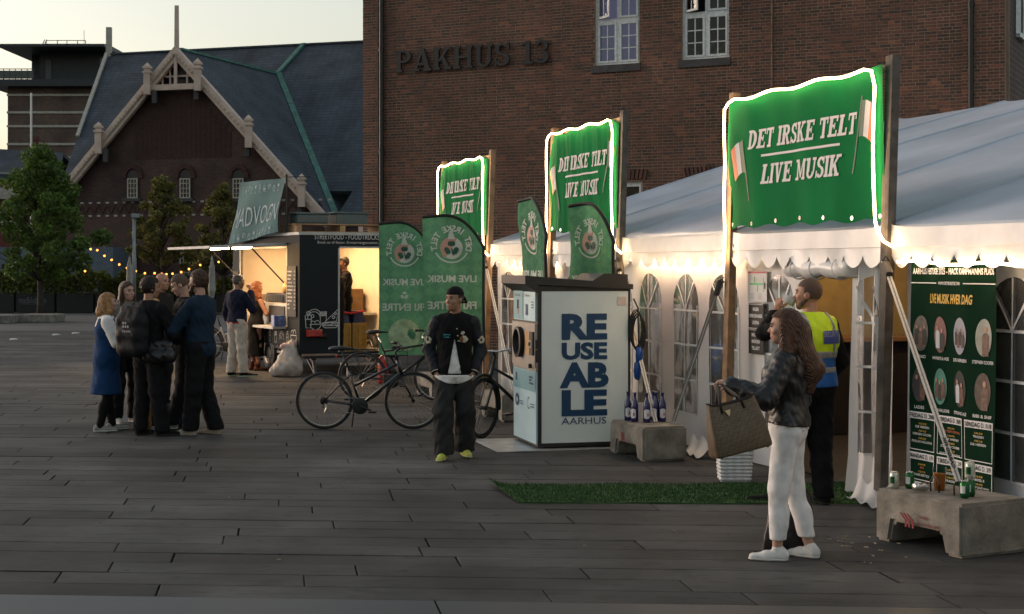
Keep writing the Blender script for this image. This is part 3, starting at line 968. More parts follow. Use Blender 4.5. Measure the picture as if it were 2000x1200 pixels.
for a, z in ((-1.53, 11.55), (-4.47, 8.55), (1.44, 11.65), (4.37, 8.65), (7.35, 5.6)):
    mb = MB()
    c = GP(a, -.45, z)
    mb.box(c + Vector((0, 0, -.1)), (.34, .34, 1.15)).box(c + Vector((0, 0, .5)), (.46, .46, .1)).box(c + Vector((0, 0, .62)), (.3, .3, .16)).box(c + Vector((0, 0, .74)), (.42, .42, .12)).box(c + Vector((0, 0, .9)), (.36, .36, .2), taper=.1)
    fo = mb.build("finial", m_trim, gb)
    mb = MB(); mb.box(c + GV * .35 + GU * (.25 if a < 0 else -.25) + Vector((0, 0, -.75)), (.25, .5, .7)); mb.build("bracket", m_stone_sill, fo)
# trellis in the gable head
mb = MB()
mb.bar(GP(-1.65, -.2, 11.25), GP(1.65, -.2, 11.25), .25, .3); mb.bar(GP(0, -.2, 11.3), GP(0, -.2, AZ), .16, .16)
for a in (-.95, -.5, .5, .95):
    mb.bar(GP(a, .1, 11.3), GP(a, .1, AZ - abs(a) * SL - .3), .09, .09)
mb.bar(GP(-.9, .1, 11.85), GP(.9, .1, 11.85), .09, .09)
mb.build("gable_trellis", m_trim, gb)
mb = MB(); mb.prism([GP(-1.5, .35, 11.2), GP(1.5, .35, 11.2), GP(0, .35, AZ - .2)], GV * .04); mb.build("gable_boarding", m_black_metal, gb)
# windows of the gable
def arch_pts(c, w_, h_, n=9):
    return [(c[0] + w_ / 2 * math.cos(PI * i / n), c[1] + h_ * math.sin(PI * i / n)) for i in range(n + 1)]
m_dark_glass = M("dark_window_glass", (.012, .014, .018), .12, var=.3, spec=.6)
m_brick_red = M("arch_brick", (.06, .025, .02), .8, var=.3, scale=5)
def gable_window(px, y0, y1, arch=True):
    k = (px - 1000) / F; Y = 74.2 / (1 + .333 * k); a = (k * Y - G0.x) / GU.x
    zt = CAM_H + (HZ - y0) * Y / F; zb = CAM_H + (HZ - y1) * Y / F; W_ = .62
    mb = MB(); b0 = .36
    if arch:
        ap = arch_pts((a, zt), W_ + .12, .45)
        mb.prism([GP(x_, b0, z_) for x_, z_ in ap], GV * .05)
    mb.prism([GP(a - W_ / 2 - .06, b0, zb), GP(a + W_ / 2 + .06, b0, zb), GP(a + W_ / 2 + .06, b0, zt), GP(a - W_ / 2 - .06, b0, zt)], GV * .05)
    wo_ = mb.build("window", m_black_metal, gb)
    f = MB(); b1 = .30
    for (x0, x1, z0, z1) in [(-W_ / 2, -W_ / 2 + .06, zb, zt), (W_ / 2 - .06, W_ / 2, zb, zt), (-W_ / 2 + .06, W_ / 2 - .06, zb, zb + .06), (-W_ / 2 + .06, W_ / 2 - .06, zt - .06, zt)]:
        f.prism([GP(a + x0, b1, z0), GP(a + x1, b1, z0), GP(a + x1, b1, z1), GP(a + x0, b1, z1)], GV * .055)
    for i in (1, 2):
        x_ = -W_ / 2 + W_ * i / 3; f.prism([GP(a + x_ - .015, b1 + .01, zb + .06), GP(a + x_ + .015, b1 + .01, zb + .06), GP(a + x_ + .015, b1 + .01, zt - .06), GP(a + x_ - .015, b1 + .01, zt - .06)], GV * .03)
    for i in (1, 2, 3):
        z_ = zb + (zt - zb) * i / 4; f.prism([GP(a - W_ / 2 + .06, b1 + .02, z_ - .015), GP(a + W_ / 2 - .06, b1 + .02, z_ - .015), GP(a + W_ / 2 - .06, b1 + .02, z_ + .015), GP(a - W_ / 2 + .06, b1 + .02, z_ + .015)], GV * .03)
    f.build("frame", m_cream, wo_)
    f = MB(); f.box(GP(a, .25, zb - .09), (W_ + .35, .3, .16)); f.build("sill", m_stone_sill, wo_)
    if arch:
        f = MB(); b2 = .28; n = 13
        for i in range(n):
            t0 = PI * i / n; t1 = PI * (i + .85) / n
            f.prism([GP(a + (W_ / 2 + .08) * math.cos(t0), b2, zt + .02 + .5 * math.sin(t0)), GP(a + (W_ / 2 + .3) * math.cos(t0), b2, zt + .02 + .72 * math.sin(t0)), GP(a + (W_ / 2 + .3) * math.cos(t1), b2, zt + .02 + .72 * math.sin(t1)), GP(a + (W_ / 2 + .08) * math.cos(t1), b2, zt + .02 + .5 * math.sin(t1))], GV * .1)
        f.build("brick_arch", m_brick_red, wo_)
    g_ = MB(); g_.prism([GP(a - W_ / 2, .345, zb), GP(a + W_ / 2, .345, zb), GP(a + W_ / 2, .345, zt), GP(a - W_ / 2, .345, zt)], GV * .01); g_.build("pane", m_dark_glass, wo_)
for px in (252, 355, 459): gable_window(px, 348, 387)
for px in (157, 250, 355, 459): gable_window(px, 495, 533, False)
# bands of white bricks
for zr in (394, 420):
    for i in range(64):
        a = -7.6 + i * .26 + (0 if i % 2 else .0)
        Y = 80 - .316 * a; z = CAM_H + (HZ - zr) * 80.2 / F
        if i % 2: continue
        mb = MB(); mb.box(GP(a, .37, z), (.17, .06, .09)); mb.build("brick", m_cream, gwall)
mb = MB()
for i in range(30):
    for s_ in (0, 1):
        a = -7.4 + i * .52 + s_ * .26; z0 = CAM_H + (HZ - 416) * 80.2 / F; z1 = CAM_H + (HZ - 399) * 80.2 / F
        p0, p1 = (z0, z1) if s_ == 0 else (z1, z0)
        mb.bar(GP(a, .38, p0), GP(a + .26, .38, p1), .05, .05)
mb.build("zigzag_band", m_brick_red, gwall)
# herringbone panel in the gable head
mb = MB()
for i in range(20):
    a0 = -2.85 + i * .29
    top = min(11.0, AZ - abs(a0 + .15) * SL - 1.3)
    z = 7.6
    while z < top:
        for q_ in (0, .14):
            mb.bar(GP(a0 + .01 + q_, .385, z + (0 if q_ else .12)), GP(a0 + .13 + q_, .385, z + (.12 if q_ else 0)), .035, .05)
        z += .15
mb.build("herringbone_panel", m_brick_red, gwall)
# the next gable at the right, mostly behind the warehouse
mb = MB()
g2 = 10.4
for lo, hi, b0, th in ((-.42, .0, -.32, .3), (-.78, -.42, -.22, .25)):
    mb.prism([GP(g2, b0, 3.85 + lo), GP(g2 + 4, b0, 3.85 + 4 * SL + lo), GP(g2 + 4, b0, 3.85 + 4 * SL + hi + .1), GP(g2, b0, 3.85 + hi + .1)], GV * th)
mb.build("barge_board", m_trim, gb)
mb = MB(); c = GP(g2 + 1.05, -.45, 5.3)
mb.box(c + Vector((0, 0, -.1)), (.34, .34, 1.15)).box(c + Vector((0, 0, .5)), (.46, .46, .1)).box(c + Vector((0, 0, .62)), (.3, .3, .16)).box(c + Vector((0, 0, .74)), (.42, .42, .12)).box(c + Vector((0, 0, .9)), (.36, .36, .2), taper=.1)
mb.build("finial", m_trim, gb)
mb = MB(); mb.prism([GP(g2 + .4, .4, 0), GP(g2 + 4.4, .4, 0), GP(g2 + 4.4, .4, 3.7 + 4 * SL), GP(g2 + .4, .4, 3.7)], GV * .1); mb.build("wall", m_brick_far, gb)

# ================================================================== LEFT BACKGROUND BUILDINGS
m_brick_tall = brick_tex("tall_block_brick", (.115, .075, .055), (.08, .052, .04), (.12, .09, .07), 2.4)
m_dark_clad = M("dark_cladding", (.022, .028, .034), .5, var=.2, scale=2)
m_rail = M("grey_rail", (.09, .1, .1), .5)
m_glass_dark = M("greenish_balcony_glass", (.05, .075, .075), .15, var=.3)
TB = 118.
tb = tag(empty("tall_brick_block", (-33.5, TB + 6, 0)), "tall brown brick block with pale bands and a dark rooftop storey", "building")
def tx(px): return (px - 1000) / F * TB
def tz(py): return CAM_H + (HZ - py) / F * TB
mb = MB(); mb.box(((tx(15) + tx(240)) / 2, TB + 7, tz(165) / 2), (tx(240) - tx(15), 14, tz(165))); mb.build("wall", m_brick_tall, tb)
for y in (186, 220, 247, 282, 308):
    mb = MB(); mb.box(((tx(15) + tx(240)) / 2, TB - .03, tz(y)), (tx(240) - tx(15) + .1, .12, .17)); mb.build("stone_band", m_cream, tb)
mb = MB(); mb.box(((tx(-20) + tx(215)) / 2, TB + 5, (tz(171) + tz(158)) / 2), (tx(215) - tx(-20), 12, tz(158) - tz(171))); mb.build("terrace_slab", m_dark_clad, tb)
mb = MB(); mb.box(((tx(73) + tx(214)) / 2, TB + 5, (tz(158) + tz(100)) / 2), (tx(214) - tx(73), 9, tz(100) - tz(158))); mb.box(((tx(38) + tx(72)) / 2, TB + 6.5, (tz(158) + tz(100)) / 2), (tx(72) - tx(38), 7, tz(100) - tz(158))); pent = mb.build("rooftop_storey", m_dark_clad, tb)
mb = MB(); mb.box(((tx(86) + tx(97)) / 2, TB + .45, (tz(157) + tz(115)) / 2), (tx(97) - tx(86), .06, tz(115) - tz(157))); mb.build("door", m_rail, pent)
mb = MB(); mb.box(((tx(192) + tx(210)) / 2, TB + .45, (tz(155) + tz(112)) / 2), (tx(210) - tx(192), .06, tz(112) - tz(155))); mb.build("window", m_glass_dark, pent)
mb = MB(); mb.box(((tx(14) + tx(220)) / 2, TB + 4, (tz(100) + tz(95)) / 2), (tx(220) - tx(14), 13, tz(95) - tz(100))); mb.box(((tx(62) + tx(220)) / 2, TB + 4, (tz(95) + tz(91.5)) / 2), (tx(220) - tx(62), 11, tz(91.5) - tz(95))); mb.build("roof", m_dark_clad, tb)
mb = MB()
for px in (75, 97, 116, 137, 153):
    mb.tube([(tx(px), TB + 2, tz(92)), (tx(px), TB + 2, tz(72))], .035, 5)
for y in (72, 79, 86): mb.tube([(tx(75), TB + 2, tz(y)), (tx(153), TB + 2, tz(y))], .03, 5)
for d_ in (0, 4): mb.tube([(tx(67 + d_), TB + 1.5, tz(92)), (tx(76 + d_), TB + 1.5, tz(72))], .04, 5)
mb.build("roof_railing", m_rail, tb)
mb = MB(); mb.tube([(tx(172), TB + 3, tz(92)), (tx(172), TB + 3, tz(82))], .22, 8); mb.tube([(tx(172), TB + 3, tz(82)), (tx(172), TB + 3, tz(81))], .28, 8); mb.build("vent_pipe", m_dark_clad, tb)
mb = MB(); mb.tube([(tx(143), TB + 3, tz(92)), (tx(143), TB + 3, tz(48))], .02, 4); mb.build("aerial", m_rail, tb)
mb = MB()
for i in range(9):
    px = -20 + i * 11.5
    mb.bar((tx(px), TB - .9, tz(158)), (tx(px), TB - .9, tz(138)), .05, .05)
mb.bar((tx(-20), TB - .9, tz(138)), (tx(73), TB - .9, tz(138)), .06, .06)
rl = mb.build("balcony_rail", m_rail, tb)
for i in range(8):
    px = -20 + i * 11.5
    mb = MB(); mb.box((tx(px + 5.75), TB - .88, tz(149)), (tx(11) - tx(0.6), .02, tz(141) - tz(157))); mb.build("pane", m_glass_dark, rl)
# low old house with slate roof and cornice
OB = 104.
ob = tag(empty("low_old_house", (-35, OB + 4, 0)), "low red and white house with a dark roof at the left edge behind the tree", "building")
def ox(px): return (px - 1000) / F * OB
def oz(py): return CAM_H + (HZ - py) / F * OB
mb = MB(); mb.box(((ox(-120) + ox(30)) / 2, OB + 5, oz(345) / 2), (ox(30) - ox(-120), 10, oz(345))); mb.build("wall", M("plain_red_brick", (.12, .035, .03), .8, var=.25), ob)
for y0, y1, d in ((352, 338, .45), (384, 366, .2), (440, 432, .2)):
    mb = MB(); mb.box(((ox(-120) + ox(32)) / 2, OB - d / 2, (oz(y0) + oz(y1)) / 2), (ox(32) - ox(-120), d + .02, oz(y1) - oz(y0))); mb.build("cornice", m_cream, ob)
mb = MB(); mb.prism([(ox(-120), OB - .6, oz(338)), (ox(120), OB - .6, oz(345)), (ox(90), OB + 4, oz(290)), (ox(-120), OB + 4, oz(278))], (0, .0, -.25)); mb.prism([(ox(-120), OB + 4, oz(278)), (ox(90), OB + 4, oz(290)), (ox(120), OB + 9, oz(345)), (ox(-120), OB + 9, oz(338))], (0, 0, -.25)); mb.build("roof", m_slate, ob)
mb = MB(); mb.box(((ox(32) + ox(125)) / 2, OB + 6, oz(360) / 2), (ox(125) - ox(32), 8, oz(360))); mb.build("wall", m_brick_tall, ob)
mb = MB(); mb.box((ox(43), OB + 3, oz(283)), (.55, .5, 1.6)).box((ox(43), OB + 3, oz(265)), (.65, .6, .15)); mb.build("chimney", M("chimney_brick", (.11, .04, .03), .8, var=.2), ob)
for px in (-8, 12):
    mb = MB(); mb.box((ox(px), OB - .03, oz(410)), (.5, .1, 1.4)); mb.build("window", m_dark_glass, ob)
    mb = MB(); mb.box((ox(px), OB - .1, oz(386)), (.7, .2, .2)); mb.build("lintel", m_cream, ob)
for px in (52, 82):
    mb = MB(); mb.tube([(ox(px), OB + 2, oz(330)), (ox(px), OB + 2, oz(308))], .05, 6); mb.ball((ox(px), OB + 2, oz(304)), .2, 8); mb.build("ball_finial", m_dark_clad, ob)
# low grey shed
shd = tag(empty("grey_shed", (-25.5, 79, 0)), "low grey blue flat shed behind the hedge at the left", "shed")
mb = MB(); mb.box((-24.5, 79, 1.45), (9, 4, 2.9)); mb.build("wall", M("grey_blue_render", (.1, .13, .16), .8, var=.2), shd)
for x_ in (-26.8, -25.2):
    mb = MB(); mb.box((x_, 76.97, 1.75), (.7, .08, .6)); mb.build("window", m_dark_glass, shd)
# white gas-holder like dome sliver far left
mb = MB(); mb.prism([(-46, 140, 0), (-45.2, 140, 0), (-45.2, 140, 14.5), (-46, 140, 13)], (0, 3, 0)); tag(mb.build("far_house", M("pale_blue_wall", (.25, .3, .38), .8)), "pale bluish house end far behind at the left edge", "building")
# flagpole
mb = MB(); mb.tube([(at(61, 300, 92).x, 92, 0), (at(61, 300, 92).x, 92, at(61, 182, 92).z)], [.09, .06], 8); tag(mb.build("flagpole", m_white), "bare white flagpole in front of the tall brick block", "flagpole")
# ================================================================== THE WHITE TENT
TO = Vector((3.1, 12.6, 0)); ES = Vector((-.313, .9497, 0)); EW = Vector((.9497, .313, 0))
def T(s, w_, z): return TO + ES * s + EW * w_ + Vector((0, 0, z))
def s_of(px): k = (px - 1000) / F; return (3.1 - 12.6 * k) / (.313 + .95 * k)
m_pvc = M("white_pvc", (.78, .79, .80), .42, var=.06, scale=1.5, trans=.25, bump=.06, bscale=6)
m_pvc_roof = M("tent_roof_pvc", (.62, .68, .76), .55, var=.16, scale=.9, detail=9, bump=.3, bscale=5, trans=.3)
m_valance = M("glossy_valance_pvc", (.70, .71, .72), .3, var=.06, trans=.12, bump=.1, bscale=5)
m_clear = MGLASS("clear_plastic", (.92, .93, .95), .9, .1, 1.5, .10)
_n = m_pvc_roof.node_tree; _nb = [q for q in _n.nodes if q.bl_idname == "ShaderNodeBump"][0].inputs["Height"].links[0].from_node
_mp = _n.nodes.new("ShaderNodeMapping"); _mp.vector_type = 'TEXTURE'; _mp.inputs["Rotation"].default_value = (0, 0, R(18.2)); _mp.inputs["Scale"].default_value = (4.5, .55, 1.)
_n.links.new(_nb.inputs["Vector"].links[0].from_socket, _mp.inputs[0]); _n.links.new(_mp.outputs[0], _nb.inputs["Vector"])
m_strap = M("white_window_strap", (.72, .73, .74), .4, var=.05)
m_floor_in = M("tent_floor_boards", (.05, .04, .03), .7, var=.3, scale=4)
S_END, S_NEAR = 10.9, -5.6
posts = [-5.6, -2.85, -.05, 2.82, 5.69, 8.1, S_END]
tent = tag(empty("party_tent", tuple(T(3, 6, 0))), "long white party tent with arched clear windows and scalloped edge", "tent")
EZ, MZ, MW, RZT, RW = 2.27, 3.47, 3.8, 4.34, 7.0
def roofz(w_):
    w_ = min(w_, 2 * RW - w_)
    return EZ + (MZ - EZ) * w_ / MW if w_ < MW else MZ + (RZT - MZ) * (w_ - MW) / (RW - MW)
for i in range(len(posts) - 1):
    a, b = posts[i], posts[i + 1]
    for side_ in (0, 1):
        def fr(u, v, a=a, b=b, side_=side_):
            s = a + (b - a) * u; w_ = RW * v if side_ == 0 else 2 * RW - RW * v
            edge = math.sin(PI * u)
            sag = .06 * edge * math.sin(PI * min(1, v * 1.02)) + .03 * (1 - edge) ** 6 * -1
            rip = .012 * math.sin(v * 9 + u * 14 + i * 3) * edge * math.sin(PI * v)
            rip += .02 * edge * math.sin(u * 6.3 * 2 + v * 2) * math.sin(PI * v)
            return T(s, w_ - .02 * (1 - v), roofz(w_) - sag + rip)
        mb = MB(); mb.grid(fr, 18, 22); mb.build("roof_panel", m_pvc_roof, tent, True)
# gable end infill
mb = MB()
gp = [T(S_END, w_, 0) for w_ in (0.1, 13.9)]
prof = [(.1, 0), (13.9, 0)] + [(w_, roofz(w_) - .05) for w_ in (13.9, 10.2, 7, 3.8, .1)]
mb.prism([T(S_END - .05, w_, z) for w_, z in prof], ES * .01); mb.build("gable_wall", m_pvc, tent)
mb = MB(); mb.prism([T(S_NEAR + .05, w_, z) for w_, z in prof], ES * .01); mb.build("gable_wall", m_pvc, tent)
mb = MB(); mb.prism([T(S_NEAR, 13.9, 0), T(S_END, 13.9, 0), T(S_END, 13.9, EZ), T(S_NEAR, 13.9, EZ)], EW * .01); mb.build("back_wall", m_pvc, tent)
mb = MB(); mb.prism([T(S_NEAR, .25, .02), T(S_END, .25, .02), T(S_END, 13.8, .02), T(S_NEAR, 13.8, .02)], (0, 0, -.02)); mb.build("floor", m_floor_in, tent)
# seams over the rafters
for s in posts:
    mb = MB(); mb.tube([T(s, -.02, EZ + .02), T(s, MW * .5, roofz(MW * .5) + .03), T(s, MW, roofz(MW) + .03), T(s, RW, RZT + .02)], .022, 6); mb.build("roof_seam", m_pvc_roof, tent, True)
# valances: a stiff band and a row of scallops
for i in range(len(posts) - 1):
    a, b = posts[i] + .05, posts[i + 1] - .05
    n = 9; NS = n * 10
    mb = MB(); top = []
    def wv(s): return -.035 - .015 * math.sin(s * 5.1) - .01 * math.sin(s * 13.)
    rows = []
    for k in range(NS + 1):
        u = k / NS; s = a + (b - a) * u
        ph = (u * n) % 1.
        sc = .10 * math.sin(PI * ph) ** .75 if 0 < ph < 1 else 0.
        end = .03 * (math.exp(-u * 18) + math.exp(-(1 - u) * 18))
        rows.append([T(s, -.01, EZ + .012), T(s, -.045 + wv(s) * .15, EZ - .012 + end), T(s, -.05 + wv(s) * .3, EZ - .165), T(s, -.042 + wv(s) * .3, EZ - .168), T(s, -.035 + wv(s) * .5, EZ - .23), T(s, -.03 + wv(s) * .9, EZ - .235 - sc)])
    V = [p for r_ in rows for p in r_]; Fc = []
    for k in range(NS):
        for j in range(5):
            q = k * 6 + j; Fc.append((q, q + 6, q + 7, q + 1))
    smooth_by_angle(mesh_obj("valance", V, Fc, m_valance, tent, True), 35)
# walls
WZT = EZ - .02
def wallwave(s, z): return .12 + .012 * math.sin(s * 4.3 + z) + .008 * math.sin(s * 11 + z * 2)
def arch_wall(a, b, centers, ww, parent, wave=wallwave, z0=.36, zs=1.53, za=1.87, foot=0.):
    "white wall from a to b with arched clear windows; returns nothing"
    mb = MB(); base = .015
    def P(s, z): return T(s, wave(s, z), z)
    edges = []
    for c in sorted(centers): edges.append((c - ww / 2, c + ww / 2))
    strips = []; cur = a
    for e0, e1 in edges:
        strips.append((cur, e0)); cur = e1
    strips.append((cur, b))
    for e0, e1 in strips:
        if e1 - e0 < .01: continue
        n = max(2, int((e1 - e0) / .06)); mb.grid(lambda u, v: P(e0 + (e1 - e0) * u, base + (WZT - base) * v), n, 14)
    NA = 12
    for e0, e1 in edges:
        mb.grid(lambda u, v: P(e0 + (e1 - e0) * u, base + (z0 - base) * v), 8, 4)
        c = (e0 + e1) / 2
        for k in range(NA):
            t0 = PI * k / NA; t1 = PI * (k + 1) / NA
            s0, s1 = c - ww / 2 * math.cos(t0), c - ww / 2 * math.cos(t1)
            q0, q1 = zs + (za - zs) * math.sin(t0), zs + (za - zs) * math.sin(t1)
            mb.add([P(s0, q0), P(s1, q1), P(s1, WZT), P(s0, WZT)], [(0, 1, 2, 3)])
    wo_ = mb.build("wall_panel", m_pvc, parent, True)
    for e0, e1 in edges:
        c = (e0 + e1) / 2
        ol = [(e0, z0), (e1, z0)] + [(c + ww / 2 * math.cos(PI * k / NA), zs + (za - zs) * math.sin(PI * k / NA)) for k in range(NA + 1)]
        V = [P(s, z) for s, z in ol]
        g = MB()
        for (q0, q1) in ((z0, .72), (.72, 1.1), (1.1, zs)):
            g.grid(lambda u, v: P(e0 + (e1 - e0) * u, q0 + (q1 - q0) * v), 6, 3)
        for k in range(NA):
            t0 = PI * k / NA; t1 = PI * (k + 1) / NA
            s0, s1 = c - ww / 2 * math.cos(t0), c - ww / 2 * math.cos(t1)
            g.add([P(s0, zs), P(s1, zs), P(s1, zs + (za - zs) * math.sin(t1)), P(s0, zs + (za - zs) * math.sin(t0))], [(0, 1, 2, 3)])
        wi = g.build("window", m_clear, wo_, True)
        st = MB(); off = -.008
        def PS(s, z): return T(s, wave(s, z) + off, z)
        def strip(p, q, wd=.022):
            n = 6; pts = [(p[0] + (q[0] - p[0]) * t_ / n, p[1] + (q[1] - p[1]) * t_ / n) for t_ in range(n + 1)]
            d = Vector((q[0] - p[0], q[1] - p[1])).normalized(); nx, nz_ = -d.y * wd / 2, d.x * wd / 2
            b0 = len(st.v)
            for s, z in pts:
                st.v += [tuple(PS(s - nx, z - nz_)), tuple(PS(s + nx, z + nz_))]
            for k in range(n):
                st.f.append((b0 + 2 * k, b0 + 2 * k + 2, b0 + 2 * k + 3, b0 + 2 * k + 1)); st.m.append(0)
        for z in (.72, 1.1, zs - .06): strip((e0, z), (e1, z))
        off = -.010; strip((c, z0), (c, za - .005))
        off = -.012; strip((c, zs - .06), (c - ww * .36, za - .09)); strip((c, zs - .06), (c + ww * .36, za - .09))
        off = -.014; strip((e0 + .005, z0), (e0 + .005, zs), .016); strip((e1 - .005, z0), (e1 - .005, zs), .016); strip((e0, z0 + .005), (e1, z0 + .005), .016)
        st.build("strap", m_strap, wo_)
for i in (0, 1, 3, 4, 5):
    a, b = posts[i], posts[i + 1]; n = 3
    cs = [a + (b - a) * (k + .5) / n for k in range(n)]
    arch_wall(a, b, cs, .66, tent)
# entrance bay: fixed panel on the far side, opening, gathered curtain on the near side
arch_wall(1.66, 2.82, [2.1], .6, tent)
def curtain_wave(s, z): return .02 + .05 * math.sin(s * 26) + .02 * math.sin(s * 47 + 2 * z) - .12 * max(0, .35 - z)
arch_wall(-.02, .62, [.32], .36, tent, curtain_wave)
# rolled-up door sheet above the opening
mb = MB(); rp = []
mb.tube([T(s, .02 + .015 * math.sin(s * 9), 1.93 + .012 * math.sin(s * 13)) for s in np.linspace(.55, 1.75, 12)], [.085 + .012 * math.sin(k * 2.1) for k in range(12)], 14)
ro = mb.build("rolled_door", m_valance, tent, True)
mb = MB()
for s_ in (.545,):
    pts = [T(s_, .02 + (.02 + .0105 * t_) * math.cos(t_ * 1.2), 1.93 + (.02 + .0105 * t_) * math.sin(t_ * 1.2)) for t_ in np.linspace(0, 6.5, 50)]
    mb.tube(pts, .006, 5)
mb.build("roll_edge", m_pvc, ro)
for s_ in (.8, 1.2, 1.55):
    mb = MB(); mb.tube([T(s_, .02 + .1 * math.cos(t_), 1.93 + .1 * math.sin(t_)) for t_ in np.linspace(0, 2 * PI, 18)], .007, 5); mb.build("roll_tie", m_strap, ro)
# inside: aluminium legs, warm lamp on a cord, benches, bar, pink drape
m_alu = M("aluminium", (.5, .5, .52), .35, metal=.9)
for s in posts:
    mb = MB(); mb.box(T(s, .3, 1.12), (.08, .08, 2.24)); mb.build("tent_leg", m_alu, tent)
m_pink = M("pink_drape", (.8, .22, .38), .7, var=.1, trans=.3)
mb = MB(); mb.grid(lambda u, v: T(2.9 + 2.55 * u, .22 + .02 * math.sin(u * 40), 1.14 + .95 * v), 60, 4); tag(mb.build("pink_drape", m_pink, None, True), "pink drape hanging inside the tent behind the clear windows", "curtain")
m_bench = M("bench_wood", (.3, .16, .07), .6, var=.2)
for kk, (s_, w_) in enumerate(((.9, 2.2), (.9, 4.4))):
    t_ = tag(empty("beer_table", tuple(T(s_, w_, 0))), ("brown trestle table just inside the tent entrance" if kk == 0 else "brown trestle table deeper inside the dark tent"), "table")
    mb = MB(); mb.bar(T(s_ - 1.1, w_, .76), T(s_ + 1.1, w_, .76), .5, .04); mb.build("table_top", m_bench, t_)
    for d_ in (-.8, .8):
        mb = MB(); mb.bar(T(s_ + d_, w_ - .2, .02), T(s_ + d_, w_ - .2, .74), .04, .04); mb.bar(T(s_ + d_, w_ + .2, .02), T(s_ + d_, w_ + .2, .74), .04, .04); mb.bar(T(s_ + d_, w_ - .2, .3), T(s_ + d_, w_ + .2, .3), .03, .03); mb.build("leg", m_black_metal, t_)
    t2 = tag(empty("beer_bench", tuple(T(s_, w_ - .6, 0))), ("bench in front of the table just inside the tent entrance" if kk == 0 else "bench at the table deeper inside the dark tent"), "bench")
    mb = MB(); mb.bar(T(s_ - 1.1, w_ - .6, .46), T(s_ + 1.1, w_ - .6, .46), .25, .035); mb.build("seat", m_bench, t2)
    for d_ in (-.8, .8):
        mb = MB(); mb.bar(T(s_ + d_, w_ - .6, .02), T(s_ + d_, w_ - .6, .44), .2, .03); mb.build("leg", m_black_metal, t2)
lamp = tag(empty("pendant_lamp", tuple(T(3.6, 2.3, 2.55))), "small warm bulb hanging inside the tent entrance", "lamp")
mb = MB(); mb.tube([T(3.6, 2.3, 2.6), T(3.6, 2.3, 3.2)], .006, 5); mb.build("cord", m_black_metal, lamp)
mb = MB(); mb.ball(T(3.6, 2.3, 2.55), .055, 10); mb.build("bulb", ME("warm_bulb", (1., .62, .25), 90.), lamp, True)
mb = MB(); mb.lathe([(.03, .05), (.16, -.02), (.155, -.025), (.02, .04)], T(3.6, 2.3, 2.6), 16); mb.build("shade", m_black_metal, lamp, True)
# an ochre screen wall inside
mb = MB(); mb.prism([T(5.3, .7, .05), T(5.3, 5.2, .05), T(5.3, 5.2, 2.9), T(5.3, .7, 2.3)], ES * .04); tag(mb.build("screen_wall", M("ochre_cloth", (.5, .36, .14), .8, var=.12)), "ochre screen wall standing deep inside the tent", "screen")
bar_ = tag(empty("bar_counter", tuple(T(4.6, 2.4, 0))), "dark bar counter inside the tent behind the guard", "bar counter")
mb = MB(); mb.prism([T(4.5, .8, .03), T(4.5, 4.2, .03), T(4.5, 4.2, 1.08), T(4.5, .8, 1.08)], ES * .5); mb.build("front", M("dark_bar_wood", (.03, .018, .01), .6, var=.3), bar_)
mb = MB(); mb.prism([T(4.42, .75, 1.085), T(4.42, 4.25, 1.085), T(5.05, 4.25, 1.085), T(5.05, .75, 1.085)], (0, 0, .045)); mb.build("top", m_bench, bar_)

# ================================================================== BANNER FRAMES, BANNERS, ROPE LIGHTS
m_post_grey = M("weathered_grey_timber", (.10, .085, .07), .8, var=.35, scale=9, bump=.3, bscale=30)
m_post_brown = M("pale_timber", (.30, .18, .095), .75, var=.35, scale=8, bump=.2, bscale=30)
m_rope = ME("rope_light_glow", (1., .66, .36), 4.5)
m_green = M("banner_green", (.007, .205, .058), .75, var=.12, scale=2, trans=.3, spec=.08)
m_print_white = M("print_white", (.74, .74, .74), .7, var=.03, spec=.15)
m_orange = M("print_orange", (.75, .16, .03), .5, var=.05)
m_dgreen = M("print_dark_green", (.01, .07, .03), .5, var=.05)
m_eyelet = M("eyelet", (.6, .6, .58), .3, metal=.9)
bands = [(2.82, -.05, 3.62, 2.33, 0), (8.1, 5.69, 3.72, 2.42, 1), (13.47, 10.83, 3.63, 2.42, 2)]
wh = ["nearest the entrance guard", "behind the return machine", "at the far end of the tent"]
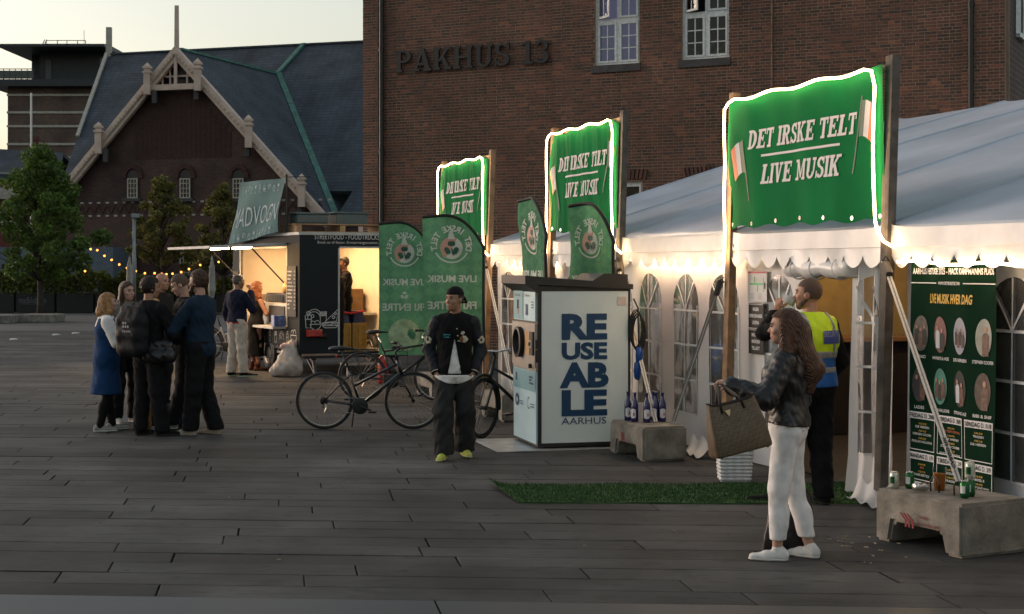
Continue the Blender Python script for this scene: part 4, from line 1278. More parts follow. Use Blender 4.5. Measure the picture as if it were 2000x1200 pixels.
for (sl, sr, zt, zb, bi) in bands:
    fr_ = tag(empty("sign_stand", tuple(T((sl + sr) / 2, 0, 0))), "two timber posts carrying the green banner %s" % wh[bi], "sign stand", "sign stands along the tent")
    for s_, lean, mt in ((sl, .10, m_post_brown), (sr, .12, m_post_grey if bi < 2 else m_post_brown)):
        mb = MB(); tp = T(s_, 0, zt + .05); bt_ = T(s_ + .0, -lean, 0.)
        mb.bar(bt_, tp, .1, .075, up=tuple(EW)); mb.build("post", mt, fr_)
    mb = MB(); mb.bar(T(sl, -.01, zt - .05), T(sr, -.01, zt - .05), .045, .06); mb.bar(T(sl, -.015, zb + .05), T(sr, -.015, zb + .05), .045, .06); mb.build("rail", m_post_brown, fr_)
    L = sl - sr; sm = (sl + sr) / 2; H = zt - zb; zm = (zt + zb) / 2
    amp = (.012, .011, .013)[bi]
    def bw(x, y, bi=bi, L=L, H=H, amp=amp):
        t_ = x / L * (2.2 if bi == 0 else 5.)
        pull = .5 + .5 * y / (H / 2)
        f = amp * (math.sin(t_ * 2 * PI + .6 * math.sin(3 * y)) + .5 * math.sin(t_ * 5.3 * PI + 2 * y))
        f += .035 * math.exp(-((x + L * .46) / .18) ** 2) * math.sin(6 * y + 1) * .5
        if bi: f += .007 * math.sin(9 * (x * .6 + y)) * pull
        return f
    def BN(x, y, off, sm=sm, zm=zm, bw=bw):
        return T(sm - x, -.075 - off - bw(x, y), zm + y)
    def edge(x, top, L=L, H=H, bi=bi):
        if top: return H / 2 - .02 - (.035 if bi == 0 else .06) * (.5 + .5 * math.cos(2 * PI * x / L * (4 if bi else 3))) * (1 if bi else .6)
        return -H / 2 + .015 * math.cos(2 * PI * x / L * 5) - (.07 * math.exp(-((x) / .8) ** 2) if bi == 1 else 0)
    mb = MB(); mb.grid(lambda u, v: BN((u - .5) * (L - .04), edge((u - .5) * L, 0) * (1 - v) + edge((u - .5) * L, 1) * v, 0), 70, 26)
    bn = mb.build("banner", m_green, None, True)
    tag(bn, "bright green printed cloth banner edged with light, %s" % wh[bi], "banner", "green banners along the tent")
    sq = L / 2.87
    OFF = .006 if bi == 0 else .011
    for body, hh, ww_, yc in (("DET IRSKE TELT", .18, 1.93, .185), ("LIVE MUSIK", .185, 1.44, -.155)):
        # one mesh per letter
        tot = sum(slab_glyph(c)[1] + .07 for c in body) - .07; pos = 0.
        for ch in body:
            Lw = slab_glyph(ch)[1]
            if ch != ' ':
                v1, f1, w1 = slab_text(ch, 1., 1., .07, .22, .0012, 0., .25, .13)
                kx = ww_ * sq / tot
                vv_ = [Vector((-ww_ * sq / 2 + (pos + Lw / 2 + v.x) * kx, yc + v.y * hh, OFF + v.z)) for v in v1]
                printed("letter", (vv_, f1), m_print_white, bn, BN, .035 if bi else .09)
            pos += Lw + .07
    printed("rule_line", rect_vf(-.72 * sq, .72 * sq, .012, .034, OFF, 24), m_print_white, bn, BN)
    for sx_, x0, ypole in ((-1, -1.13 * sq, .0), (1, 1.07 * sq, .18)):
        # pole and three waving stripes
        p0 = (x0 + sx_ * .02, ypole + .22); p1 = (x0 - sx_ * .16, ypole - .42)
        if sx_ < 0: p0, p1 = (x0 + .03, ypole + .2), (x0 + .17, ypole - .4)
        printed("printed_pole", line_vf([(p0[0] + (p1[0] - p0[0]) * t_, p0[1] + (p1[1] - p0[1]) * t_) for t_ in np.linspace(0, 1, 12)], .02, OFF + .001), m_dgreen, bn, BN)
        for c, mt in enumerate((m_green if 0 else m_dgreen, m_print_white, m_orange)):
            V = []; Fc = []
            for k in range(7):
                for e in (0, 1):
                    xx = (c + k / 6) * .075
                    yb = ypole + .18 - e * .3 - .08 * xx / .28 + .025 * math.sin(xx * 16)
                    V.append(Vector((x0 + sx_ * (.0 + xx) + (.0 if sx_ > 0 else .04) - (sx_ * .05 * e), yb, OFF)))
            for k in range(6): Fc.append((2 * k, 2 * k + 1, 2 * k + 3, 2 * k + 2))
            printed("printed_flag_stripe", (V, Fc), mt, bn, BN)
    for k in range(7):
        x = (k / 6 - .5) * (L - .16)
        printed("eyelet", ring_vf(x, edge(x, 0) + .04, .008, .02, 0, 360, .006, 10), m_eyelet, bn, BN)
    # rope light round three sides
    pts = []
    rr_ = .012
    for z in np.linspace(1.98 if bi == 0 else 2.12, zt - .12, 10): pts.append(T(sl - .01, -.12 + .004 * math.sin(z * 9), z))
    for k in range(23):
        u = k / 22
        pts.append(T(sl - .12 - (L - .24) * u, -.13, zt - .015 - .03 * math.sin(u * 3 * PI) ** 2 - (.02 if 0 < k < 22 else .05)))
    for z in np.linspace(zt - .2, 2.32, 9): pts.append(T(sr + .07 + .035 * math.sin((z - 2.3) * 2.6), -.125, z))
    pts += [T(sr + .03, -.13, 2.24), T(sr - .08, -.14, 2.15), T(sr - .22, -.13, 2.1)]
    mb = MB(); mb.tube(pts, rr_, 8)
    tag(mb.build("rope_light", m_rope, None, True), "glowing warm rope light round the green banner %s" % wh[bi], "light", "rope lights on the banners")
    # straps that tie frame to eave
    mb = MB()
    for z in (2.2, 2.24): mb.tube([T(sl + .055 * math.cos(t_), -.01 + .05 * math.sin(t_) - .0, z) for t_ in np.linspace(0, 2 * PI, 14)], .006, 5)
    mb.tube([T(sl - .06, 0, 2.2), T(sl - .09, -.06, 2.16), T(sl - .1, -.05, 2.08), T(sl - .07, -.03, 2.12)], .007, 5)
    mb.build("tie_cord", m_black_metal, fr_)
for k, (a, b, lab) in enumerate(((-.25, -5.0, "rope light under the tent edge above the dark green programme"), (2.9, 5.6, "rope light under the tent edge beside the return machine"), (8.2, 10.7, "rope light under the tent edge behind the feather flags"))):
    n = 40; pts = []
    for i in range(n + 1):
        u = i / n; s = a + (b - a) * u
        wz = 1.985 - .03 * math.sin(u * PI) + .012 * math.sin(u * 31)
        pts.append(T(s, -.085 if k == 0 else .03, wz if k == 0 else wz + .05))
    mb = MB(); mb.tube(pts, .011, 7); tag(mb.build("rope_light", m_rope if k == 0 else ME("rope_light_eave", (1., .66, .36), 11.), None, True), "glowing " + lab, "light", "rope lights along the tent edge")
# ================================================================== FEATHER FLAGS
def flag_mat():
    m = M("flag_cloth", (.095, .26, .155), .8, var=.18, scale=1.5, trans=.3, spec=.1)
    n = m.node_tree; b = n.nodes["Principled BSDF"]; src = b.inputs["Base Color"].links[0].from_socket
    g = n.nodes.new("ShaderNodeTexCoord"); mp = n.nodes.new("ShaderNodeMapping"); mp.inputs["Rotation"].default_value = (0, R(45), 0)
    n.links.new(g.outputs["Object"], mp.inputs[0])
    ck = n.nodes.new("ShaderNodeTexChecker"); ck.inputs["Scale"].default_value = 8.5
    ck.inputs[1].default_value = (1, 1, 1, 1); ck.inputs[2].default_value = (1.35, 1.25, 1.15, 1)
    n.links.new(mp.outputs[0], ck.inputs[0])
    vo = n.nodes.new("ShaderNodeTexVoronoi"); vo.inputs["Scale"].default_value = 13
    n.links.new(g.outputs["Object"], vo.inputs[0])
    rp = n.nodes.new("ShaderNodeValToRGB"); rp.color_ramp.elements[0].position = .3; rp.color_ramp.elements[0].color = (.8, .8, .8, 1); rp.color_ramp.elements[1].position = .36
    n.links.new(vo.outputs[0], rp.inputs[0])
    mx = n.nodes.new("ShaderNodeMix"); mx.data_type = 'RGBA'; mx.blend_type = 'MULTIPLY'; mx.inputs[0].default_value = 1
    n.links.new(src, mx.inputs[6]); n.links.new(ck.outputs[0], mx.inputs[7])
    m2 = n.nodes.new("ShaderNodeMix"); m2.data_type = 'RGBA'; m2.blend_type = 'MULTIPLY'; m2.inputs[0].default_value = 1
    n.links.new(mx.outputs[2], m2.inputs[6]); n.links.new(rp.outputs[0], m2.inputs[7])
    n.links.new(m2.outputs[2], b.inputs["Base Color"])
    return m
m_flag = flag_mat()
m_flag_print = M("flag_print", (.62, .66, .6), .6, var=.05, trans=.15)
m_flag_pink = M("flag_print_pink", (.55, .3, .24), .6, var=.05)
m_pale_disc = M("flag_print_pale_green", (.3, .42, .25), .6, var=.3, scale=12)
m_dk = M("flag_print_dark", (.02, .09, .055), .6, var=.1)
m_hem = M("black_hem", (.008, .008, .008), .7)
m_conc = M("concrete", (.22, .205, .175), .85, var=.42, scale=6, detail=10, bump=.5, bscale=35)
def clover(cx, cy, r, z=0.):
    out = []
    for a in (90, 210, 330):
        x, y = cx + r * .52 * math.cos(R(a)), cy + r * .52 * math.sin(R(a))
        for d in (-28, 28):
            out.append(disc_vf(x + r * .2 * math.cos(R(a + d * 2)), y + r * .2 * math.sin(R(a + d * 2)), r * .34, r * .34, z + .0004 * len(out), 12))
    out.append(line_vf([(cx, cy), (cx + r * .12, cy - r * .6), (cx + r * .3, cy - r * .95)], r * .16, z + .004))
    return merge_vf(*out)
def beach_flag(pole, left, H, z0, label, low=True, lean=0.):
    pole = Vector((*pole, 0)); left = Vector((*left, 0)); W_ = (pole - left).length; ux = (pole - left).normalized(); nn = Vector((ux.y, -ux.x, 0))
    if nn.y > 0: nn = -nn
    root = tag(empty("feather_flag", tuple(pole)), label, "flag", "green feather flags by the tent")
    def zt(u): return H - .015 - .48 * max(0., (u - .25) / .75) ** 2.6 - .05 * (1 - u) ** 2
    def FP(x, y, off):
        u = x / W_
        wv = .018 * math.sin(u * 9 + y * 3.1) + .012 * math.sin(y * 8 + u * 3) + .03 * (1 - u) * math.sin(y * 2.2 + pole.x * 5)
        return left + ux * (x + lean * (1 - u) * (y - 1.2)) + nn * (off + wv) + Vector((0, 0, y))
    mb = MB(); mb.grid(lambda u, v: FP(W_ * u, z0 + (zt(u) - z0) * v, 0), 24, 40)
    me = mb.build("sail", m_flag, root, True)
    mb = MB(); pts = [FP(W_ * u, zt(u) + .006, 0) for u in np.linspace(0, 1, 24)]
    pts += [FP(W_, z, 0) for z in np.linspace(zt(1) - .03, z0, 12)]
    mb.tube(pts, .021, 8); mb.build("sleeve", m_hem, root, True)
    pb = FP(W_, z0, 0)
    mb = MB(); mb.tube([pole + Vector((0, 0, .02)), pb], .013, 8); mb.build("pole", m_black_metal, root, True)
    mb = MB()
    for k in range(4):
        a = k * PI / 2 + .4; mb.bar(pole + Vector((0, 0, .03)), pole + Vector((math.cos(a) * .4, math.sin(a) * .4, .012)), .03, .02)
    mb.build("cross_base", m_black_metal, root)
    c = W_ * .47; yc = H - .46; O = .008
    sc = W_ / .83
    printed("ring_lettering", arc_text_vf("DET IRSKE TELT", c, yc, .235 * sc, 90, 215, .085 * sc, .035, True, O), m_flag_print, me, FP, .06)
    printed("ring_line", ring_vf(c, yc, .225 * sc, .245 * sc, 205, 335, O, 30), m_flag_print, me, FP)
    printed("emblem", disc_vf(c, yc - .035, .155 * sc, .155 * sc, O), m_flag_print, me, FP)
    printed("emblem_half", disc_vf(c, yc - .035, .153 * sc, .153 * sc, O + .002, 12, 60, 240), m_flag_pink, me, FP)
    printed("emblem_knot", ([Vector((c - .05 * sc, yc + .09 * sc, O + .003)), Vector((c + .05 * sc, yc + .09 * sc, O + .003)), Vector((c + .015 * sc, yc + .2 * sc, O + .003)), Vector((c - .03 * sc, yc + .2 * sc, O + .003))], [(0, 1, 2, 3)]), m_flag_print, me, FP)
    printed("clover", clover(c, yc - .04, .105 * sc, O + .006), m_dk, me, FP)
    x0, x1 = .06 * W_, .88 * W_
    printed("lettering", text_in_rect("LIVE MUSIK", x0, x1, H - .98, H - .88, .03, 0, O, True), m_flag_print, me, FP, .08)
    printed("lettering", text_in_rect("FRI ENTRE", x0, x1, H - 1.36, H - 1.25, .03, 0, O, True), m_flag_print, me, FP, .08)
    printed("clover", clover(c, H - 1.13, .06, O), m_flag_print, me, FP)
    if low: printed("pale_disc", disc_vf(c, H - 1.72, .24, .24, O), m_pale_disc, me, FP)
    return root
def gxy(px, Y): return ((px - 1000) / F * Y, Y)
beach_flag(gxy(846, 23.), gxy(740, 23.), 2.64, .62, "green feather flag with mirrored print nearest the food trailer")
beach_flag(gxy(945, 21.7), gxy(829, 21.75), 2.70, .66, "green feather flag with mirrored print behind the walking man", lean=-.02)
beach_flag(gxy(1067, 17.55), (gxy(1067, 17.55)[0] - .27, 18.30), 2.78, .6, "narrow looking green feather flag turned sideways behind the left part of the return machine", False)
beach_flag(gxy(1199, 17.7), (gxy(1199, 17.7)[0] - .50, 18.25), 2.72, .6, "green feather flag rising behind the pale blue return machine", False)

# ================================================================== BOTTLE RETURN MACHINE
MC = Vector((.26, 16.25, 0)); MA = Vector((.969, .248, 0)); MF = Vector((-.248, .969, 0))
def MP(a, b, z): return MC + MA * a + MF * b + Vector((0, 0, z))
m_mach = M("dark_grey_steel", (.035, .033, .032), .45, var=.15, metal=.3)
m_panel = M("pale_blue_panel", (.68, .78, .78), .4, var=.05, scale=1)
m_ptext = M("deep_blue_print", (.006, .05, .13), .4, var=.08)
m_frontblue = M("light_blue_sticker", (.55, .76, .82), .4, var=.05)
m_frontblue2 = M("aqua_sticker", (.25, .47, .52), .35, var=.05)
m_silver = M("brushed_steel", (.36, .33, .30), .4, metal=.6, var=.1)
m_rubber = M("black_rubber", (.008, .008, .009), .55)
m_tan = M("tan_sticker", (.55, .3, .12), .5)
rm_ = tag(empty("bottle_return_machine", tuple(MP(.5, .5, 0))), "tall pale blue bottle return machine with big blue letters on its side", "machine")
def mbox(mb, a0, a1, b0, b1, z0, z1, m=0):
    mb.prism([MP(a0, b0, z0), MP(a1, b0, z0), MP(a1, b1, z0), MP(a0, b1, z0)], (0, 0, z1 - z0), m)
mb = MB(); mbox(mb, .02, 1.05, .02, 1.0, .03, 1.74); smooth_by_angle(mb.build("body", m_mach, rm_))
mb = MB(); mb.prism([MP(-.13, -.02, 1.76), MP(1.07, -.02, 1.70), MP(1.07, -.02, 1.755), MP(-.13, -.02, 1.85), ][::-1], MF * 1.04)
mb.prism([MP(-.13, -.021, 1.76), MP(.02, -.021, 1.66), MP(.02, -.021, 1.76)], MF * 1.042)
mb.build("cap", m_mach, rm_)
mb = MB(); mb.prism([MP(.55, .1, 1.73), MP(1.05, .1, 1.7), MP(1.05, .1, 1.86), MP(.78, .1, 1.87)], MF * .8); mb.build("rear_hood", m_mach, rm_)
sp = MB(); sp.prism([MP(.06, .008, .07), MP(1.02, .008, .07), MP(1.02, .008, 1.68), MP(.06, .008, 1.68)], MF * .02); spo = sp.build("side_panel", m_panel, rm_)
def MS(x, y, off): return MP(x, .004 - off, y)
def zpx(y): return CAM_H - (y - HZ) * 16.36 / F
for body, p0, p1, y0, y1, bo in (("RE", 1098, 1186, 664, 613, .05), ("USE", 1098, 1186, 703, 669, .045), ("AB", 1094, 1189, 758, 708, .05), ("LE", 1098, 1186, 813, 762, .05), ("AARHUS", 1098, 1184, 829, 816, -.002)):
    a0 = (p0 - 1050) / 182 * 1.05; a1 = (p1 - 1050) / 182 * 1.05
    printed("lettering", text_in_rect(body, a0, a1, zpx(y0), zpx(y1), bo, 0, .002), m_ptext, spo, MS)
printed("small_notice", rect_vf(.9, 1.0, 1.53, 1.62, .002), M("notice_paper", (.62, .55, .5), .6), spo, MS)
# the front, seen edge on at the left
def fpanel(name, b0, b1, z0, z1, mat, a=.0, parent=rm_):
    mb = MB(); mb.prism([MP(a, b0, z0), MP(a, b1, z0), MP(a, b1, z1), MP(a, b0, z1)], MA * .03); return mb.build(name, mat, parent)
def MFf(x, y, off): return MP(-.004 - off, 1.0 - x, y)
top = fpanel("instruction_panel", .06, .97, 1.36, 1.70, m_frontblue)
printed("panel_print", rect_vf(.05, .45, 1.37, 1.69, .002), m_frontblue2, top, MFf)
for x0, tx_ in ((.1, "1.Scan kort"), (.5, "2. Pant her")): printed("lettering", text_in_rect(tx_, x0, x0 + .25, 1.62, 1.65, .01, 0, .004), m_ptext, top, MFf)
printed("pictogram", rect_vf(.2, .28, 1.48, 1.58, .004), m_hem, top, MFf); printed("pictogram", rect_vf(.2, .27, 1.42, 1.48, .0045), M("print_skin", (.6, .3, .2), .6), top, MFf)
printed("pictogram", rect_vf(.57, .64, 1.42, 1.54, .004), m_ptext, top, MFf)
for k in range(3): printed("print_line", rect_vf(.8, .9, 1.5 + k * .03, 1.51 + k * .03, .004), m_ptext, top, MFf)
slv = fpanel("steel_panel", .03, .99, .87, 1.34, m_silver, -.012)
mb = MB()
for k, (r0, x_) in enumerate(((.16, -.02), (.13, -.06))): pass
mb.lathe([(.165, 0), (.17, .05), (.14, .055), (.125, .0), (.11, -.12)], MP(-.012, .62, 1.12), 28, axis=Matrix((tuple(MF), (0, 0, 1), tuple(-MA))).transposed())
smooth_by_angle(mb.build("bottle_slot", m_rubber, slv))
mb = MB(); mb.box((0, 0, 0), (.001, .001, .001)); 
printed("notice", rect_vf(.56, .75, 1.0, 1.25, .012), m_tan, slv, MFf)
fpanel("card_reader", .06, .2, 1.0, 1.25, m_rubber, -.03, slv)
printed("reader_ring", ring_vf(.87, 1.12, .03, .045, 0, 360, .032), m_silver, slv, MFf)
z_ = lambda y: CAM_H - (y - HZ) * 16.6 / F
fpanel("drawer", .02, .98, z_(679), z_(662), m_mach, -.006); fpanel("drawer", .02, .98, z_(705), z_(681), m_mach, -.004)
fpanel("lower_steel", .02, .98, z_(722), z_(706), m_silver, -.002)
for z in (z_(671), z_(713)):
    mb = MB(); mb.lathe([(.025, 0), (.025, .03), (.018, .035)], MP(-.006, .18, z), 12, axis=Matrix((tuple(MF), (0, 0, 1), tuple(-MA))).transposed()); mb.build("lock", m_rubber, rm_)
low = fpanel("lower_door", .03, .97, .06, z_(723), m_frontblue)
printed("panel_print", rect_vf(.03, .96, z_(762), z_(724), .002), m_frontblue2, low, MFf)
for k in range(3): printed("print_line", rect_vf(.72, (.86, .82, .9)[k], z_(737 + k * 6), z_(733 + k * 6), .004), m_ptext, low, MFf)
printed("print_line", rect_vf(.14, .22, z_(748), z_(732), .004), m_ptext, low, MFf)
printed("round_logo", disc_vf(.2, z_(786), .07, .07, .004), m_ptext, low, MFf)
printed("round_logo", disc_vf(.22, z_(786), .03, .03, .006), m_frontblue, low, MFf)
printed("ring_logo", ring_vf(.7, z_(786), .055, .065, 60, 300, .004), m_ptext, low, MFf)
for k in range(2):
    printed("print_line", rect_vf(.3, .45, z_(788 + k * 5), z_(786 + k * 5), .004), m_ptext, low, MFf); printed("print_line", rect_vf(.78, .92, z_(788 + k * 5), z_(786 + k * 5), .004), m_ptext, low, MFf)
mb = MB(); mb.prism([MP(-.45, -.12, .004), MP(1.0, -.12, .004), MP(1.0, 1.1, .004), MP(-.45, 1.1, .004)], (0, 0, .008)); tag(mb.build("steel_plate", M("zinc_plate", (.36, .38, .39), .5, metal=.5, var=.25, scale=5)), "flat grey steel plate under the return machine", "plate")

# ================================================================== CONCRETE BLOCKS
def concrete_block(p0, d, L, W_, H, label, notch=True):
    d = Vector((*d, 0)).normalized(); wv = Vector((-d.y, d.x, 0))
    if wv.x < 0: wv = -wv
    p0 = Vector((*p0, 0))
    prof = [(0, 0), (.17 * L, 0), (.21 * L, .42 * H), (.76 * L, .42 * H), (.81 * L, 0), (L, 0), (L, H), (0, H)]
    bm = bmesh.new()
    f = bm.faces.new([bm.verts.new(p0 + d * x + Vector((0, 0, z + .003))) for x, z in prof])
    g = bmesh.ops.extrude_face_region(bm, geom=[f])
    for v in g["geom"]:
        if isinstance(v, bmesh.types.BMVert): v.co += wv * W_
    bmesh.ops.recalc_face_normals(bm, faces=bm.faces)
    bmesh.ops.bevel(bm, geom=list(bm.edges), offset=.022, segments=2, affect='EDGES')
    me = bpy.data.meshes.new("concrete_block"); bm.to_mesh(me); bm.free(); me.materials.append(m_conc)
    me.polygons.foreach_set("use_smooth", [False] * len(me.polygons))
    return tag(link("concrete_block", me), label, "concrete block", "concrete ballast blocks along the tent"), p0, d, wv
b1, q1, d1, w1 = concrete_block((2.585, 10.95), (.46, -.886), .86, .62, .365, "grey concrete block with beer cans standing on it")
b2, q2, d2, w2 = concrete_block((1.02, 16.05), (.33, -.944), .86, .48, .345, "grey concrete block with dark blue bottles on it")
b3, q3, d3, w3 = concrete_block((-.40, 19.95), (.33, -.944), .86, .48, .345, "grey concrete block behind the bicycle wheel left of the return machine")
b4, q4, d4, w4 = concrete_block((-1.45, 23.3), (.33, -.944), .86, .48, .345, "pale concrete block behind the front wheel of the standing bicycle")
m_red = M("red_stencil", (.22, .03, .04), .8, var=.4, scale=60)
def on_block(q, d, w): return lambda x, y, off: q + d * x - w * (off + .0) + Vector((0, 0, y))
fb1 = on_block(q1, d1, w1)
for k in range(3):
    x = .26 + k * .035
    printed("stencil_bar", ([Vector((x, .235, .003)), Vector((x + .02, .235, .003)), Vector((x + .075, .19, .003)), Vector((x + .075, .14, .003)), Vector((x + .055, .14, .003)), Vector((x + .055, .185, .003))], [(0, 1, 2, 3, 4, 5)]), m_red, b1, fb1)
printed("stencil_lettering", text_in_rect("Staudup.", .44, .56, .21, .245, -.003, 0, .003), m_red, b1, fb1)
printed("stencil_lettering", text_in_rect("Forankring", .44, .66, .16, .2, -.003, 0, .003), m_red, b1, fb1)
fb2 = on_block(q2, d2, w2)
for k in range(3): printed("stencil_bar", ([Vector((.3 + k * .03, .25, .003)), Vector((.32 + k * .03, .25, .003)), Vector((.34 + k * .03, .16, .003)), Vector((.32 + k * .03, .16, .003))], [(0, 1, 2, 3)]), m_red, b2, fb2)
# lifting loops on the near block
for px_, ex in ((.34, .0), (.57, .0)):
    mb = MB(); c = q1 + d1 * px_ + w1 * .25 + Vector((0, 0, .36))
    mb.tube([c - d1 * .04, c - d1 * .045 + Vector((0, 0, .07)), c - d1 * .02 + Vector((0, 0, .11)), c + d1 * .02 + Vector((0, 0, .11)), c + d1 * .045 + Vector((0, 0, .07)), c + d1 * .04], .006, 6); mb.build("lifting_loop", m_black_metal, b1, True)
# ------------------------------------------------------------------ bottles, cans, cup
m_blue_glass = M("dark_blue_glass", (.008, .012, .10), .12, spec=.6, var=.2, coat=.5)
m_label = M("bottle_label", (.7, .7, .72), .5, var=.1, scale=60)
m_lred = M("label_red", (.4, .04, .06), .5)
bprof = [(0.002, 0), (.036, .0), (.038, .012), (.038, .165), (.034, .19), (.018, .235), (.0145, .26), (.0145, .285), (.017, .287), (.017, .3), (.012, .302), (.002, .302)]
bsp = [(1233, 0), (1246, .03), (1262, .0), (1304, .02), (1317, -.02), (1326, .05)]
bl = ["leftmost blue bottle on the concrete block beside the return machine", "second blue bottle from the left on the concrete block", "third blue bottle from the left, with a gap to its right", "blue bottle at the left of the right hand trio", "blue bottle at the back of the right hand trio", "rightmost blue bottle on the concrete block"]
for k, (x_, y_) in enumerate(((.18, .13), (.33, .14), (.43, .23), (.35, .37), (.22, .40), (.40, .42))):
    c = q2 + d2 * x_ + w2 * y_ + Vector((0, 0, .3495))
    r_ = tag(empty("blue_bottle", tuple(c)), bl[k], "bottle", "blue bottles on the block")
    mb = MB(); mb.lathe(bprof, c, 16); mb.build("glass", m_blue_glass, r_, True)
    an0 = random.uniform(-2.4, -1.2)
    V = []; Fc = []
    for i in range(9):
        for j in range(2):
            an = an0 + (i / 8 - .5) * 1.6; zz = (.05, .125)[j] + (-.012 if j == 0 else .012) * (1 - abs(i / 4 - 1) ** 2)
            V.append(c + Vector((.0387 * math.cos(an), .0387 * math.sin(an), zz)))
    for i in range(8): Fc.append((2 * i, 2 * i + 2, 2 * i + 3, 2 * i + 1))
    lb = mesh_obj("label", V, Fc, m_label, r_)
    mb = MB(); mb.box(c + Vector((.0392 * math.cos(an0 + .3), .0392 * math.sin(an0 + .3), .08)), (.012, .012, .03)); mb.build("label_mark", m_lred, lb)
m_can_g = M("green_can", (.01, .12, .03), .25, metal=.5, var=.25, scale=40); m_can_w = M("pale_can", (.5, .52, .44), .3, metal=.4, var=.35, scale=45); m_alu2 = M("can_aluminium", (.6, .6, .6), .25, metal=1.)
cprof = [(.002, 0), (.024, 0), (.031, .012), (.033, .02), (.033, .10), (.026, .115)]
def can(c, mat, lab, grp="beer cans on the block"):
    r_ = tag(empty("beer_can", tuple(c)), lab, "can", grp)
    mb = MB(); mb.lathe(cprof, c, 18); mb.build("shell", mat, r_, True)
    mb = MB(); mb.lathe([(.026, .1152), (.027, .119), (.024, .119), (.022, .1155)], c, 18); mb.build("lid", m_alu2, r_, True)
    V = []; Fc = []
    for i in range(9):
        for j in range(2):
            an = -2.3 + (i / 8 - .5) * 1.1; V.append(c + Vector((.0334 * math.cos(an), .0334 * math.sin(an), (.035, .085)[j])))
    for i in range(8): Fc.append((2 * i, 2 * i + 2, 2 * i + 3, 2 * i + 1))
    mesh_obj("label", V, Fc, m_label if mat is m_can_g else m_can_g, r_)
def onb(x, y, z=0.): return q1 + d1 * x + w1 * y + Vector((0, 0, .369 + z))
can(onb(.07, .12), m_can_w, "pale beer can at the left end of the near concrete block")
can(onb(.14, .2), m_can_g, "green beer can second from the left on the near concrete block")
can(onb(.66, .22), m_can_g, "green beer can left of the stacked pair on the near block")
can(onb(.62, .31), m_can_g, "green beer can at the bottom of the stacked pair")
can(onb(.62, .31, .1195), m_can_w, "pale beer can standing on top of a green one")
mb = MB(); ax = Matrix.Rotation(R(86), 3, 'X') ; c = onb(.31, .2, .034)
mb.lathe([(.002, 0), (.024, 0), (.031, .012), (.031, .04), (.024, .06), (.029, .08), (.03, .1), (.026, .115), (.002, .112)], c, 14, axis=Matrix.Rotation(R(-60), 3, 'Z') @ ax); tag(mb.build("crushed_can", m_alu2, None, True), "silver crushed can lying on its side on the near block", "can", "beer cans on the block")
c = onb(.30, .33)
cup = tag(empty("beer_cup", tuple(c)), "clear plastic cup of amber beer on the near concrete block", "cup")
mb = MB(); mb.lathe([(.002, 0), (.036, 0), (.047, .16), (.049, .16), (.0375, -.0), (.0375, -.002)], c + Vector((0, 0, .002)), 20); mb.build("cup_wall", MGLASS("clear_cup", (1, 1, 1), .96, .15, 1.08), cup, True)
mb = MB(); mb.lathe([(.002, .004), (.035, .004), (.0435, .118), (.002, .118)], c, 18); mb.build("beer", M("amber_beer", (.75, .34, .05), .4, var=.1, trans=.35), cup, True)
# ------------------------------------------------------------------ ratchet straps
m_web = M("white_webbing", (.6, .58, .54), .7, var=.15, scale=50); m_webg = M("grey_webbing", (.2, .2, .19), .7, var=.2, scale=50)
def strap(a, b, wd, mat, label, text=None):
    a = Vector(a); b = Vector(b); d = (b - a).normalized(); x = d.cross(Vector((0, 1, 0))).normalized(); n = x.cross(d).normalized()
    if n.y > 0: n = -n
    r_ = tag(empty("ratchet_strap", tuple(b)), label, "strap", "ratchet straps holding the tent")
    mb = MB(); mb.prism([a - x * wd / 2, b - x * wd / 2, b + x * wd / 2, a + x * wd / 2], n * .003); wb = mb.build("webbing", mat, r_)
    mb = MB(); mb.prism([a - x * wd * .12, b - x * wd * .12, b + x * wd * .12, a + x * wd * .12], n * .0045); mb.build("stripe", m_webg if mat is m_web else m_web, r_)
    mb = MB(); mb.bbox(a + d * .12 + n * .02, (wd * 1.3, .05, .16), .008, rot=d.to_track_quat('Z', 'Y').to_matrix()); mb.tube([a + d * .05 + n * .04 - x * .03, a + d * .02 + n * .07, a + d * .05 + n * .04 + x * .03], .008, 6); mb.build("ratchet", m_black_metal, r_)
    if text:
        L = (b - a).length
        printed("lettering", text_in_rect(text, L * .05, L * .05 + .30, -wd * .32, wd * .32, .04, 0, .0065), m_hem, wb, lambda q, y, off: b - d * (q) + x * y + n * off)
    return r_
strap(T(-.12, -.13, 1.99), onb(.57, .25, .1), .042, m_web, "white ratchet strap from the timber post down to the near concrete block", "CARGO FIX")
strap(T(5.63, -.12, 2.0), q2 + d2 * .5 + w2 * .3 + Vector((0, 0, .36)), .04, m_web, "white ratchet strap running down beside the return machine to the bottles")
strap(T(2.9, -.1, 1.85), q2 + d2 * .62 + w2 * .44 + Vector((0, 0, .37)), .04, m_webg, "grey ratchet strap slanting across the tent windows")
strap(T(10.8, -.12, 2.0), q3 + d3 * .4 + w3 * .3 + Vector((0, 0, .36)), .04, m_web, "white ratchet strap behind the feather flags going down to a block")
